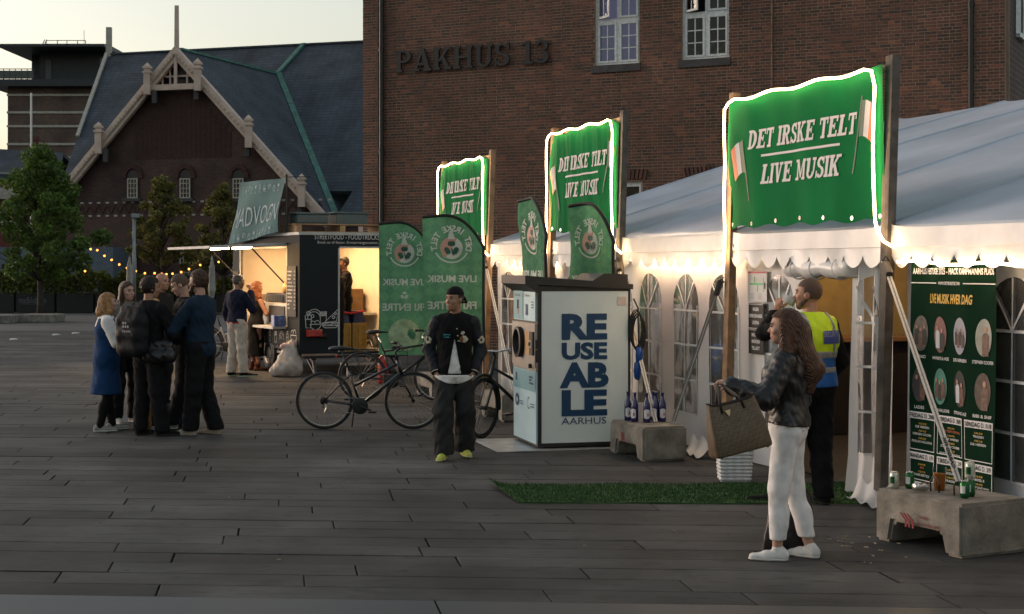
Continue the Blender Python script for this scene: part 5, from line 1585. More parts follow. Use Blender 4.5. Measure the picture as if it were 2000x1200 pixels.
# ------------------------------------------------------------------ power lead and blue plug beside the machine
pl = tag(empty("power_lead", tuple(MP(1.09, .1, .8))), "coiled black power lead with blue plugs hanging behind the return machine", "cable")
mb = MB()
for k in range(4):
    c = MP(1.1 + .012 * k, -.02, 1.28 - .02 * k); mb.tube([c + MA * (.07 * math.cos(t_)) + Vector((0, 0, .2 * math.sin(t_))) for t_ in np.linspace(0, 2 * PI, 22)], .009, 6, closed=True)
mb.tube([MP(1.08, 0, 1.6), MP(1.12, -.03, 1.5), MP(1.13, -.03, 1.1), MP(1.11, -.03, .9)], .009, 6); mb.build("lead", m_rubber, pl, True)
for k, z in enumerate((.98, .82)):
    mb = MB(); mb.lathe([(.02, -.09), (.036, -.06), (.04, .02), (.034, .09), (.02, .1)], MP(1.13 - .02 * k, -.04, z), 14); mb.build("plug", M("blue_plug", (.01, .07, .3), .4), pl, True)
# ------------------------------------------------------------------ basket, signs, carpet, poster
bk = tag(empty("white_basket", (2.02, 14.0, 0)), "white woven laundry basket standing at the tent post", "basket")
mb = MB(); c = Vector((2.02, 13.95, 0)); N = 22
wv_ = []
for k in range(N + 1):
    z = .01 + .36 * k / N; s_ = .135 + .025 * k / N + (.004 if k % 2 else -.002)
    wv_.append((s_, z))
def sq_ring(s_, z, n=8):
    p = []
    for i in range(4 * n):
        e, t_ = divmod(i, n); t_ = t_ / n * 2 - 1
        j = .004 * (1 if i % 2 else -1)
        x, y = ((t_, -1), (1, t_), (-t_, 1), (-1, -t_))[e]
        p.append(c + Vector((x * (s_ + j), y * (s_ + j) * .8, z)))
    return p
for k, (s_, z) in enumerate(wv_):
    b0 = len(mb.v); ring = sq_ring(s_ + (.003 if k % 2 else 0), z); mb.v += [tuple(p) for p in ring]
    if k:
        for i in range(32): mb.f.append((b0 - 32 + i, b0 - 32 + (i + 1) % 32, b0 + (i + 1) % 32, b0 + i)); mb.m.append(0)
m_wick = M("white_plastic_weave", (.66, .67, .68), .45, var=.05)
mb.build("woven_wall", m_wick, bk)
mb = MB(); mb.tube([p + Vector((0, 0, .005)) for p in sq_ring(.163, .37)], .012, 6, closed=True); mb.build("rim", m_wick, bk)
mb = MB(); mb.box(c + Vector((0, 0, .012)), (.26, .2, .02)); mb.build("base", m_wick, bk)
m_paper = M("printed_paper", (.6, .6, .6), .5, var=.03)
def SG(w0): return lambda x, y, off: T(2.69 - x, w0 - off, y)
f_ = SG(.075)
mb = MB(); mb.prism([f_(0, 1.60, 0), f_(.40, 1.60, 0), f_(.40, 1.9, 0), f_(0, 1.9, 0)], EW * .004); sm_ = tag(mb.build("site_map_sheet", m_paper), "white sheet with a red header and green site plan on the tent wall", "notice")
printed("header", rect_vf(.01, .39, 1.88, 1.897, .002), M("print_red", (.5, .03, .05), .5), sm_, f_)
m_pg = M("print_green", (.1, .45, .2), .5)
for r_ in ((.05, .33, 1.765, 1.785), (.14, .16, 1.785, 1.85), (.2, .22, 1.70, 1.765), (.33, .345, 1.70, 1.84)): printed("plan_bar", rect_vf(*r_, .002), m_pg, sm_, f_)
printed("plan_block", rect_vf(.352, .375, 1.73, 1.79, .002), m_hem, sm_, f_)
m_pgrey = M("print_grey", (.3, .3, .3), .6)
for k in range(10): printed("plan_line", rect_vf(.05 + k * .028, .052 + k * .028, 1.79, 1.845, .0015), m_pgrey, sm_, f_)
for k in range(5): printed("plan_line", rect_vf(.06, .14, 1.63 + k * .012, 1.634 + k * .012, .0015), m_pgrey, sm_, f_); printed("plan_line", rect_vf(.22, .3, 1.63 + k * .012, 1.634 + k * .012, .0015), m_pgrey, sm_, f_)
m_blk = M("black_sign_card", (.008, .008, .009), .4)
for k, (z0, z1, lines, lab) in enumerate(((1.345, 1.585, ("INGEN", "DRIKKEVARER", "UDEFRA"), "upper black notice with white capitals on the tent wall"), (1.09, 1.335, ("MAD FRA", "MADVOGN", "TILLADT"), "lower black notice with white capitals on the tent wall"))):
    mb = MB(); mb.prism([f_(.02, z0, 0), f_(.33, z0, 0), f_(.33, z1, 0), f_(.02, z1, 0)], EW * .005)
    so = tag(mb.build("black_notice", m_blk), lab, "notice", "black notices by the entrance")
    printed("border", merge_vf(rect_vf(.03, .32, z1 - .012, z1 - .007, .002)), m_print_white, so, f_)
    for i, t_ in enumerate(lines):
        hw = .028 * len(t_) / 2 * (.85 if len(t_) < 9 else .9)
        printed("lettering", text_in_rect(t_, .175 - hw, .175 + hw, z1 - .075 - i * .065, z1 - .04 - i * .065, .03, 0, .003), m_print_white, so, f_)
# green runner
m_turf = M("artificial_turf", (.022, .075, .012), .85, var=.3, scale=8, island=.35)
CA = Vector((-.2, 13.62, 0)); CB = Vector((.05, 12.62, 0)); CC = Vector((3.35, 12.55, 0)); CD = Vector((3.3, 13.75, 0))
def turf(u, v): 
    p = (CB + (CC - CB) * u) * (1 - v) + (CA + (CD - CA) * u) * v
    lift = .05 * math.exp(-u * 45) * (v ** 2)
    return p + Vector((0, 0, .012 + lift + .004 * math.sin(u * 23)))
mb = MB(); mb.grid(turf, 60, 10); mb.grid(lambda u, v: turf(u, v * .0001) - Vector((0, 0, .012 * (1 - v))), 60, 1)
cp = tag(mb.build("turf_runner", m_turf, None, True), "green artificial grass runner laid in front of the tent entrance", "carpet")
mb = MB()
for k in range(16000):
    u, v = random.random(), random.random(); p = turf(u, v); a = random.uniform(0, PI); dx = Vector((math.cos(a), math.sin(a), 0)) * .004
    t_ = Vector((random.uniform(-.008, .008), random.uniform(-.008, .008), random.uniform(.012, .024)))
    mb.add([p - dx, p + dx, p + t_], [(0, 1, 2)])
_tb = mb.build("turf_blades", m_turf, cp); _tb["kind"] = "stuff"
# dark green programme banner
m_prog = M("programme_dark_green", (.005, .026, .013), .85, var=.15, spec=.05)
PL, PR, PZ0, PZ1 = s_of(1786), s_of(1951), .17, 2.0
PWd = PL - PR
def PG(x, y, off):
    return T(PL - x, -.03 - off - .012 * math.sin(x * 7 + y * 2) - .006 * math.sin(x * 17 + 1) - .02 * (1 - y / 2) * math.sin(x * 3), y)
mb = MB(); mb.grid(lambda u, v: PG(PWd * u, PZ0 + (PZ1 - PZ0) * v, 0), 30, 40)
pg = tag(mb.build("programme_banner", m_prog, None, True), "tall dark green concert programme hanging on the tent wall", "banner")
O = .006
m_yel = M("print_yellow", (.62, .38, .02), .5); m_oran = M("print_red_orange", (.6, .13, .03), .5)
printed("lettering", text_in_rect("AARHUS FESTUGE 2025 - HACK KAMPMANNS PLADS", .03, PWd - .02, 1.885, 1.935, .03, 0, O), m_print_white, pg, PG, .07)
printed("lettering", text_in_rect("WWW.DETIRSKETELT.NU", PWd * .36, PWd * .62, 1.805, 1.83, .02, 0, O), m_print_white, pg, PG)
for a, b in ((.0, .33), (.66, 1.0)): printed("rule_line", rect_vf(PWd * a, PWd * b, 1.814, 1.822, O, 8), m_print_white, pg, PG)
printed("lettering", text_in_rect("LIVE MUSIK HVER DAG", PWd * .23, PWd * .76, 1.66, 1.735, .03, .12, O), m_yel, pg, PG, .07)
skins = M("photo_skin", (.42, .22, .15), .6); m_coat = M("photo_coat", (.02, .02, .025), .6); m_shirt = M("photo_shirt", (.55, .56, .6), .6); m_brn = M("photo_brown", (.12, .06, .04), .6, var=.5, scale=30)
bgs = [M("photo_bg_grey", (.1, .09, .08), .6, var=.4, scale=20), M("photo_bg_rose", (.2, .08, .075), .6, var=.3, scale=9), M("photo_bg_pale", (.3, .3, .36), .6, var=.1), M("photo_bg_sage", (.28, .3, .25), .6, var=.15, scale=12), M("photo_bg_dark", (.03, .03, .03), .6, var=.5, scale=20), M("photo_bg_teal", (.04, .22, .17), .6, var=.2), M("photo_bg_black", (.012, .013, .015), .6), M("photo_bg_umber", (.06, .035, .025), .6, var=.4, scale=20)]
names = ["BODACI", "HAWKEYE & HOE", "DIE HERREN", "STEPHEN COOPER", "LADIES", "FIDDLIN HALLIONS", "STRONG ALE", "BIBI & SNIF"]
for k in range(8):
    cx = PWd * (.125 + .25 * (k % 4)); cy = 1.42 if k < 4 else 1.02
    rx, ry = .088, .14
    printed("photo_oval", disc_vf(cx, cy, rx, ry, O, 24), bgs[k], pg, PG)
    nf = (3, 2, 4, 1, 2, 3, 2, 1)[k]
    for i in range(nf):
        fx = cx + (i - (nf - 1) / 2) * .13 / max(nf, 2) + (.02 if nf == 1 else 0); sc = {1: 1.25, 2: .95, 3: .8, 4: .6}[nf]
        fy = cy - .005 - .02 * (i % 2)
        printed("photo_figure", ([Vector((fx - .028 * sc, fy - .105 * sc, O + .002 + i * .0006)), Vector((fx + .03 * sc, fy - .105 * sc, O + .002 + i * .0006)), Vector((fx + .033 * sc, fy + .02, O + .002 + i * .0006)), Vector((fx + .012 * sc, fy + .04, O + .002 + i * .0006)), Vector((fx - .012 * sc, fy + .04, O + .002 + i * .0006)), Vector((fx - .031 * sc, fy + .02, O + .002 + i * .0006))], [(0, 1, 2, 3, 4, 5)]), (m_shirt if (i == 0 and k in (1, 6)) else (m_coat, m_brn)[(i + k) % 2]), pg, PG)
        printed("photo_head", disc_vf(fx, fy + .045 + .014 * sc, .014 * sc, .019 * sc, O + .005, 10), skins, pg, PG)
    hw = min(.115, .0095 * len(names[k]))
    printed("lettering", text_in_rect(names[k], cx - hw, cx + hw, cy - ry - .055, cy - ry - .03, .015, 0, O), m_print_white, pg, PG)
days = ["FREDAG D. 29/8", "LØRDAG D. 30/8", "SØNDAG D. 31/8", "MANDAG D. 1/9", "TIRSDAG D. 2/9", "ONSDAG D. 3/9", "TORSDAG D. 4/9", "FREDAG D. 5/9", "LØRDAG D. 6/9"]
acts = [["DIE HERREN", "STEPHEN COOPER", "FIDDLIN HALLIONS"], ["RUNE TOFT FESTIVAL", "DIANA SWEENEY", "STEPHEN COOPER", "FIDDLIN HALLIONS"], ["TRADISH", "DIE HERREN"], ["JIG", "RUNE BERTELS"], ["BODACI", "TRADISH"], ["MIKKEL B", "BIBI & SNIF (QUIZ NIGHT)"], ["DR STEPHEN", "STRONG ALE", "BIT & HOE"], ["STRONG ALE", "MODACI"], ["CARA SWEENEY"]]
ys = [(.80, .50), (.48, .265), (.25, .0)]
m_frame = m_print_white
for k in range(9):
    c_, r_ = k % 3, k // 3
    x0 = PWd * (.015 + .335 * c_); x1 = x0 + PWd * .3; y1, y0 = ys[r_]; y0 = max(y0, PZ0 + .005); dy = -.012 * c_
    printed("day_header", rect_vf(x0, x1, y1 - .055, y1, O, 8), m_print_white, pg, PG)
    printed("lettering", text_in_rect(days[k], x0 + .012, x1 - .012, y1 - .046, y1 - .01, .02, 0, O + .003), m_hem, pg, PG, .08)
    printed("box_line", merge_vf(rect_vf(x0, x0 + .006, y0, y1 - .055, O), rect_vf(x1 - .006, x1, y0, y1 - .055, O)), m_print_white, pg, PG)
    if r_ < 2: printed("box_line", rect_vf(x0 + .006, x1 - .006, y0, y0 + .006, O, 6), m_print_white, pg, PG)
    yy = y1 - .085
    for j, t_ in enumerate(acts[k]):
        if yy - .04 < y0: break
        xm = (x0 + x1) / 2
        printed("lettering", text_in_rect("1%d.00-%d.30" % (5 + 2 * (j % 2), 18 + j), xm - .045, xm + .045, yy - .012, yy + .002, .01, 0, O), m_yel, pg, PG); yy -= .024
        hw = min(.13, .0085 * len(t_))
        printed("lettering", text_in_rect(t_, xm - hw, xm + hw, yy - .016, yy + .002, .01, 0, O), m_oran if (j == 0 and k in (1, 3, 8)) else m_print_white, pg, PG); yy -= .034
# foot of the tent sheet lying on the paving near the near post, and by the basket
for k, (s_, w_, lab) in enumerate(((.0, -.15, "crumpled white tent skirt on the paving beside the near concrete block"), (3.35, -.12, "crumpled white tent skirt on the paving beside the basket"))):
    mb = MB(); mb.grid(lambda u, v: T(s_ - .25 + .55 * u, w_ + .05 - .22 * v * (1 - .4 * u), .03 + .14 * (1 - v) ** 2 + .03 * math.sin(u * 14 + v * 5) * (1 - v * .5)), 24, 8)
    tag(mb.build("tent_skirt", m_pvc, None, True), lab, "tent skirt")
# cigarette ends and bits on the paving by the near block
mb = MB(); m_butt = M("cigarette_ends", (.3, .24, .17), .8, var=.4, scale=50)
for k in range(30):
    p = Vector((random.gauss(2.42, .16), random.gauss(10.55, .28), .006)) if k < 18 else Vector((random.uniform(-3, 3), random.uniform(9.3, 15), .006)); a = random.uniform(0, PI); d_ = Vector((math.cos(a), math.sin(a), 0)) * random.uniform(.008, .018)
    mb.tube([p - d_, p + d_], .0045, 5)
_l = mb.build("litter", m_butt); tag(_l, "cigarette ends and scraps scattered on the paving", "litter", kind="stuff")
# ================================================================== SOFT SHAPES (implicit surfaces meshed by surface nets)
class Soft:
    "smooth union of tapered capsules and ellipsoids"
    def __init__(s, h=.012, k=.02):
        s.h = h; s.k = k; s.pr = []; s.cuts = []; s.subs = []; s.wr = None
    def cap(s, a, b, ra, rb=None, k=None, flat=None):
        s.pr.append(('c', np.array(a, float), np.array(b, float), ra, ra if rb is None else rb, s.k if k is None else k, flat)); return s
    def chain(s, pts, rs, k=None, flat=None):
        for i in range(len(pts) - 1): s.cap(pts[i], pts[i + 1], rs[i], rs[i + 1], k, flat)
        return s
    def ell(s, c, r, rot=None, k=None):
        s.pr.append(('e', np.array(c, float), np.array(r, float), None if rot is None else np.array(rot), s.k if k is None else k)); return s
    def sub_ell(s, c, r, rot=None, k=.01):
        s.subs.append(('e', np.array(c, float), np.array(r, float), None if rot is None else np.array(rot), k)); return s
    def cut(s, p, n):
        n = np.array(n, float); s.cuts.append((np.array(p, float), n / np.linalg.norm(n))); return s
    def fn(s, f): s.cuts.append(f); return s
    def wrinkle(s, amp, freq, ax=(1, 1, 1), seed=0): s.wr = (amp, freq, np.array(ax, float), seed); return s
    @staticmethod
    def _d(p, P):
        if p[0] == 'c':
            _, a, b, ra, rb, k, flat = p
            Q = P - a; ba = b - a
            if flat is not None:
                n, f = np.array(flat[0], float), flat[1]
                Q = Q + np.outer((Q @ n) * (1 / f - 1), n).reshape(Q.shape); ba = ba + n * (ba @ n) * (1 / f - 1)
            L2 = max(ba @ ba, 1e-9)
            h = np.clip((Q @ ba) / L2, 0, 1)
            d = np.linalg.norm(Q - h[..., None] * ba, axis=-1) - (ra + (rb - ra) * h)
            return d * (1 if flat is None else max(flat[1], .5))
        _, c, r, rot, k = p
        Q = P - c
        if rot is not None: Q = Q @ rot
        k0 = np.linalg.norm(Q / r, axis=-1); k1 = np.linalg.norm(Q / (r * r), axis=-1)
        return np.where(k1 > 1e-9, k0 * (k0 - 1) / np.maximum(k1, 1e-9), -r.min())
    @staticmethod
    def _bb(p):
        if p[0] == 'c':
            m = max(p[3], p[4]); return np.minimum(p[1], p[2]) - m, np.maximum(p[1], p[2]) + m
        m = p[2].max(); m = p[2] if p[3] is None else np.array([m, m, m])
        return p[1] - m, p[1] + m
    def mesh(s):
        h = s.h; pad = 3 * h + (s.wr[0] if s.wr else 0)
        lo = np.min([s._bb(p)[0] for p in s.pr], 0) - pad; hi = np.max([s._bb(p)[1] for p in s.pr], 0) + pad
        n = np.ceil((hi - lo) / h).astype(int) + 1
        ax = [lo[i] + h * np.arange(n[i]) for i in range(3)]
        D = np.full(tuple(n), .5)
        for p in s.pr:
            a, b = s._bb(p); mg = .03 + p[-2 if p[0] == 'c' else -1] + 2 * h
            i0 = np.maximum(((a - mg - lo) / h).astype(int), 0); i1 = np.minimum(((b + mg - lo) / h).astype(int) + 2, n)
            G = np.stack(np.meshgrid(*[ax[i][i0[i]:i1[i]] for i in range(3)], indexing='ij'), -1)
            d = s._d(p, G); k = p[5] if p[0] == 'c' else p[4]
            sl = tuple(slice(i0[i], i1[i]) for i in range(3)); e = D[sl]
            if k > 1e-5:
                t = np.clip(.5 + .5 * (e - d) / k, 0, 1); D[sl] = e * (1 - t) + d * t - k * t * (1 - t)
            else: D[sl] = np.minimum(e, d)
        for p in s.subs:
            a, b = s._bb(p); mg = .03 + 2 * h
            i0 = np.maximum(((a - mg - lo) / h).astype(int), 0); i1 = np.minimum(((b + mg - lo) / h).astype(int) + 2, n)
            if (i1 <= i0).any(): continue
            G = np.stack(np.meshgrid(*[ax[i][i0[i]:i1[i]] for i in range(3)], indexing='ij'), -1)
            sl = tuple(slice(i0[i], i1[i]) for i in range(3)); D[sl] = np.maximum(D[sl], -s._d(p, G))
        if s.wr or s.cuts:
            idx = np.nonzero(np.abs(D) < .08 + 2 * h)
            P = np.stack([ax[i][idx[i]] for i in range(3)], -1); dv = D[idx]
            if s.wr:
                amp, fr, axw, sd_ = s.wr; q = P * axw * fr
                x, y, z = q[:, 0], q[:, 1], q[:, 2]
                nse = np.sin(z + 1.7 * np.sin(x * .9 + sd_) + 1.3 * np.sin(y * 1.1 + 2 * sd_)) + .6 * np.sin(1.9 * z + 2.1 * x + 1.2 * np.sin(2.3 * y + sd_)) + .4 * np.sin(3.1 * x - 2.7 * y + z + sd_)
                dv = dv + amp * .6 * nse
            D[idx] = dv
            inside = np.nonzero(D < .08)
            P = np.stack([ax[i][inside[i]] for i in range(3)], -1); dv = D[inside]
            for c in s.cuts:
                d = c(P) if callable(c) else (P - c[0]) @ c[1]
                dv = np.maximum(dv, d)
            D[inside] = dv
        return nets(D, lo, h)
    def build(s, name, mat, parent, fm=None):
        V, Q = s.mesh()
        return np_obj(name, V, Q, mat, parent)

def nets(D, lo, h):
    I = D < 0
    n = D.shape
    c = np.zeros((n[0] - 1, n[1] - 1, n[2] - 1), np.int8)
    offs = [(i, j, k) for i in (0, 1) for j in (0, 1) for k in (0, 1)]
    for o in offs: c += I[o[0]:n[0] - 1 + o[0], o[1]:n[1] - 1 + o[1], o[2]:n[2] - 1 + o[2]]
    act = (c > 0) & (c < 8)
    ids = np.full(act.shape, -1, np.int64); cells = np.argwhere(act); ids[act] = np.arange(len(cells))
    acc = np.zeros((len(cells), 3)); cnt = np.zeros(len(cells))
    for a in offs:
        for axis in range(3):
            if a[axis] == 1: continue
            b = list(a); b[axis] = 1
            va = D[cells[:, 0] + a[0], cells[:, 1] + a[1], cells[:, 2] + a[2]]; vb = D[cells[:, 0] + b[0], cells[:, 1] + b[1], cells[:, 2] + b[2]]
            m = (va < 0) != (vb < 0)
            t = np.where(m, va / np.where(m, va - vb, 1), 0)
            p = np.array(a, float)[None].repeat(len(cells), 0); p[:, axis] += t
            acc[m] += p[m]; cnt[m] += 1
    V = lo + h * (cells + acc / np.maximum(cnt, 1)[:, None])
    quads = []
    for axis in range(3):
        u, v = (axis + 1) % 3, (axis + 2) % 3
        s0 = [slice(1, n[0] - 1)] * 3
        sl_a = [slice(1, n[i] - 1) for i in range(3)]; sl_a[axis] = slice(0, n[axis] - 1)
        sl_b = list(sl_a); sl_b[axis] = slice(1, n[axis])
        A = I[tuple(sl_a)]; B = I[tuple(sl_b)]
        e = np.argwhere(A != B); ins = A[A != B]
        e = e.copy()
        for i in range(3):
            if i != axis: e[:, i] += 1
        def cid(du, dv):
            q = e.copy(); q[:, u] -= du; q[:, v] -= dv
            return ids[q[:, 0], q[:, 1], q[:, 2]]
        q = np.stack([cid(1, 1), cid(0, 1), cid(0, 0), cid(1, 0)], -1)
        q[~ins] = q[~ins][:, ::-1]
        quads.append(q)
    Q = np.concatenate(quads)
    return V, Q[(Q >= 0).all(1)]

def np_mesh(name, V, Q):
    me = bpy.data.meshes.new(name)
    me.vertices.add(len(V)); me.vertices.foreach_set("co", np.ascontiguousarray(V, dtype=np.float32).ravel())
    me.loops.add(4 * len(Q)); me.loops.foreach_set("vertex_index", np.ascontiguousarray(Q, dtype=np.int32).ravel())
    me.polygons.add(len(Q)); me.polygons.foreach_set("loop_start", np.arange(0, 4 * len(Q), 4, dtype=np.int32))
    me.polygons.foreach_set("loop_total", np.full(len(Q), 4, dtype=np.int32))
    me.polygons.foreach_set("use_smooth", np.ones(len(Q), dtype=bool))
    me.update(calc_edges=True); me.validate()
    return me
def np_obj(name, V, Q, mat, parent):
    me = np_mesh(name, V, Q); me.materials.append(mat)
    return link(name, me, parent)

# ================================================================== FOOD TRAILER
TC = Vector((-3.735, 27., 0)); TS = Vector((-.46, .888, 0)); TR = Vector((.888, .46, 0))
def TP(t, r, z): return TC + TS * t + TR * r + Vector((0, 0, z))
m_trk = M("anthracite_panel", (.018, .023, .025), .7, var=.12, scale=1.5, spec=.12)
m_cream_in = M("cream_interior", (.62, .55, .45), .6, var=.05)
m_trk_rim = M("pale_roof_rim", (.42, .43, .42), .5, var=.15)
m_chalk = M("chalk_white", (.6, .6, .58), .8, var=.2, scale=40)
m_board = M("blackboard", (.012, .013, .014), .7, var=.3, scale=12)
m_steel = M("worktop_steel", (.45, .44, .42), .3, metal=.8)
trk = tag(empty("food_trailer", tuple(TP(2, 1.1, 0))), "dark grey food trailer with lit serving hatch and open rear door", "food trailer")
LT, WT, Z0, Z1 = 3.92, 2.2, .40, 2.5
def tpan(mb, t0, t1, r0, r1, z0, z1): mb.prism([TP(t0, r0, z0), TP(t1, r0, z0), TP(t1, r1, z0), TP(t0, r1, z0)], (0, 0, z1 - z0))
# outer walls with openings
HA, HB, HZ0, HZ1 = .68, 3.41, .86, 2.27
DA, DB, DZ0, DZ1 = .75, 1.58, .42, 2.27
mb = MB()
tpan(mb, 0, HA, 0, .05, Z0, Z1); tpan(mb, HB, LT, 0, .05, Z0, Z1); tpan(mb, HA, HB, 0, .05, Z0 + .12, HZ0); tpan(mb, HA, HB, 0, .05, HZ1, Z1)
mb.build("side_wall", m_trk, trk)
mb = MB(); tpan(mb, 0.001, .05, .05, DA, Z0, Z1); tpan(mb, 0.001, .05, DB, WT, Z0, Z1); tpan(mb, 0.001, .05, DA, DB, DZ1, Z1); tpan(mb, 0.001, .05, DA, DB, Z0 - .02, DZ0)
mb.build("rear_wall", m_trk, trk)
mb = MB(); tpan(mb, .05, LT, WT - .05, WT, Z0, Z1); mb.build("off_side_wall", m_trk, trk)
mb = MB(); tpan(mb, LT - .05, LT, .05, WT - .05, Z0, Z1); mb.build("front_wall", m_trk, trk)
mb = MB(); tpan(mb, -.02, LT + .02, -.02, WT + .02, Z1, Z1 + .05); mb.build("roof", m_trk_rim, trk)
mb = MB(); tpan(mb, 0.06, LT - .06, .06, WT - .06, Z0 - .04, Z0); mb.build("floor", m_steel, trk)
# lining
mb = MB(); tpan(mb, .06, LT - .06, WT - .07, WT - .055, Z0 + .01, Z1 - .02); tpan(mb, LT - .075, LT - .06, .06, WT - .08, Z0 + .01, Z1 - .02); tpan(mb, .06, LT - .08, .06, WT - .08, Z1 - .03, Z1 - .01); mb.build("lining", m_cream_in, trk)
mb = MB()
for (t0, t1, z0, z1) in ((HA, HB, HZ1 - .0, HZ1 + .04), (HA - .04, HA, HZ0, HZ1), (HB, HB + .04, HZ0, HZ1)): tpan(mb, t0, t1, -.008, .06, z0, z1)
mb.build("hatch_frame", m_trk_rim, trk)
mb = MB()
for (r0, r1, z0, z1) in ((DA - .03, DA, DZ0, DZ1), (DB, DB + .04, DZ0, DZ1), (DA, DB, DZ1, DZ1 + .03)): tpan(mb, -.008, .06, r0, r1, z0, z1)
mb.build("door_frame", m_trk_rim, trk)
mb = MB(); mb.prism([TP(-.03, DB + .03, DZ0), TP(-.75, DB + .36, DZ0), TP(-.75, DB + .36, DZ1), TP(-.03, DB + .03, DZ1)], TS * .04); dr = mb.build("door", M("white_door", (.6, .64, .68), .5, var=.05), trk)
mb = MB(); mb.bar(TP(-.72, DB + .33, 1.3), TP(-.72, DB + .33, 1.45), .03, .03); mb.build("handle", m_black_metal, dr)
printed("door_notice", rect_vf(.18, .42, 1.2, 1.55, .006), M("faded_notice", (.42, .45, .52), .6, var=.3, scale=30), dr, lambda x, y, off: TP(-.03 - x * .9, DB + .03 + x * .41, y) - TR * .0 - Vector((.45, .888, 0)) * 0 + Vector((-.3, -.95, 0)) * off)
# counter shelf, display, chalk panel
mb = MB(); tpan(mb, HA + .02, 2.1, -.26, .06, HZ0 - .04, HZ0); mb.build("serving_shelf", m_trk_rim, trk)
mb = MB(); tpan(mb, HA + .02, HB - .02, .06, .62, 1.0, 1.03); mb.build("worktop", m_steel, trk)
mb = MB(); tpan(mb, HA + .05, 2.2, .04, .055, HZ0 + .005, 1.27); pb_ = mb.build("counter_panel", m_trk_rim, trk)
mb = MB(); tpan(mb, HA + .2, 1.75, .02, .035, HZ0 + .05, 1.22); mb.build("chalk_menu", m_board, pb_)
mb = MB(); tpan(mb, HA + .05, 2.0, .06, .5, 1.28, 1.45); mb.build("warming_tray", m_rubber, trk)
mb = MB()
for k in range(12): mb.box(TP(1.05 + .1 * k, .03, 1.36), (.02, .04, .13))
mb.build("tray_ribs", m_steel, trk)
m_jar = M("warm_jar", (.5, .3, .1), .3)
for k, (t_, r_, hh, lab) in enumerate(((1.5, .3, .2, "glass jar on the counter of the food trailer"), (2.2, .25, .16, "glass dome on the counter of the food trailer"))):
    mb = MB(); mb.lathe([(.002, 0), (.09, 0), (.1, hh * .6), (.05, hh), (.002, hh)], TP(t_, r_, 1.452 if t_ < 2 else 1.035), 14); tag(mb.build("counter_jar", m_jar, None, True), lab, "jar")
mb = MB(); mb.bbox(TP(.85, -.1, .96), (.22, .16, .2), .01, rot=Matrix.Rotation(.5, 3, 'Z')); tag(mb.build("napkin_box", M("blue_white_box", (.12, .18, .4), .5, var=.6, scale=14)), "small blue and white box on the serving shelf", "box")
# inner fittings seen through the door
mb = MB(); tpan(mb, 1.6, 3.6, WT - .6, WT - .09, 1.02, 1.06); mb.build("back_worktop", m_steel, trk)
mb = MB(); tpan(mb, 2.2, 2.25, 1.0, WT - .1, Z0, 1.0); mb.build("cupboard_side", m_cream_in, trk)
mb = MB(); mb.bbox(TP(2.3, WT - .4, 1.3), (.5, .4, .42), .02, rot=Matrix.Rotation(.48, 3, 'Z')); mb.build("oven", M("oven_bronze", (.16, .1, .05), .35, metal=.7, var=.3), trk)
m_crate = M("ochre_crate", (.5, .32, .08), .5, var=.1); m_crateb = M("blue_crate", (.02, .04, .12), .5)
for k, (r_, t_) in enumerate(((1.12, .9), (1.45, .95))):
    cr = tag(empty("drinks_crate", tuple(TP(t_, r_, Z0))), ("left ochre latticed crate standing just inside the trailer door" if k == 0 else "right ochre latticed crate standing just inside the trailer door"), "crate", "crates inside the trailer door")
    mb = MB(); 
    for (x0, x1, z0, z1) in ((-.14, -.11, 0, .5), (.11, .14, 0, .5), (-.11, .11, 0, .05), (-.11, .11, .45, .5), (-.015, .015, .05, .45)): tpan(mb, t_ - .16, t_ - .14, r_ + x0, r_ + x1, Z0 + z0 + .005, Z0 + z1)
    for j in range(4):
        for sx_ in (-1, 1):
            z = Z0 + .1 + j * .1
            mb.bar(TP(t_ - .15, r_ + sx_ * .11, z + .05), TP(t_ - .15, r_ + sx_ * .015, z), .02, .015)
    mb.build("front_lattice", m_crate, cr)
    mb = MB(); tpan(mb, t_ - .13, t_ + .16, r_ - .14, r_ + .14, Z0 + .005, Z0 + .5); mb.build("crate_box", m_crate, cr)
    mb = MB(); mb.prism([TP(t_ - .14, r_ - .12, Z0 + .505), TP(t_ - .14, r_ + .12, Z0 + .505), TP(t_ - .1, r_ + .08, Z0 + .72), TP(t_ - .1, r_ - .08, Z0 + .72)], TS * .2); mb.build("bag", m_crateb, cr)
mb = MB(); mb.tube([TP(.74, .98, 1.12), TP(.74, 1.25, 1.08), TP(.74, 1.55, 1.13)], .02, 6); tag(mb.build("red_strap", M("red_cloth", (.5, .03, .03), .6)), "red strap lying across the crates inside the trailer", "strap")
# lamps of the trailer
m_lampw = ME("trailer_lamp", (1., .62, .3), 24.)
for t_ in (1.2, 2.6):
    mb = MB(); tpan(mb, t_ - .45, t_ + .45, 1.15, 1.25, Z1 - .07, Z1 - .032); mb.build("ceiling_lamp", m_lampw, trk)
# lift-up flap with two lamps and gas struts
fl0, fl1 = HA - .02, HB + .04
def FL(t, o, d=0.): return TP(t, -.01 - o, HZ1 + .06 - .05 * o + d)
mb = MB(); mb.prism([FL(fl0, 0), FL(fl1, 0), FL(fl1, 1.42), FL(fl0, 1.42)], (0, 0, .045)); fl = mb.build("hatch_flap", m_trk_rim, trk)
for t_ in (1.3, 2.7):
    mb = MB(); mb.prism([FL(t_ - .35, .55, -.035), FL(t_ + .35, .55, -.035), FL(t_ + .35, .7, -.035), FL(t_ - .35, .7, -.035)], (0, 0, .03)); mb.build("flap_lamp", ME("flap_lamp_glow", (1., .62, .3), 26.), fl)
for t_ in (HA + .1, HB - .1):
    mb = MB(); mb.tube([TP(t_, -.02, 1.65), FL(t_, .62, -.02)], .014, 6); mb.build("gas_strut", m_black_metal, fl)
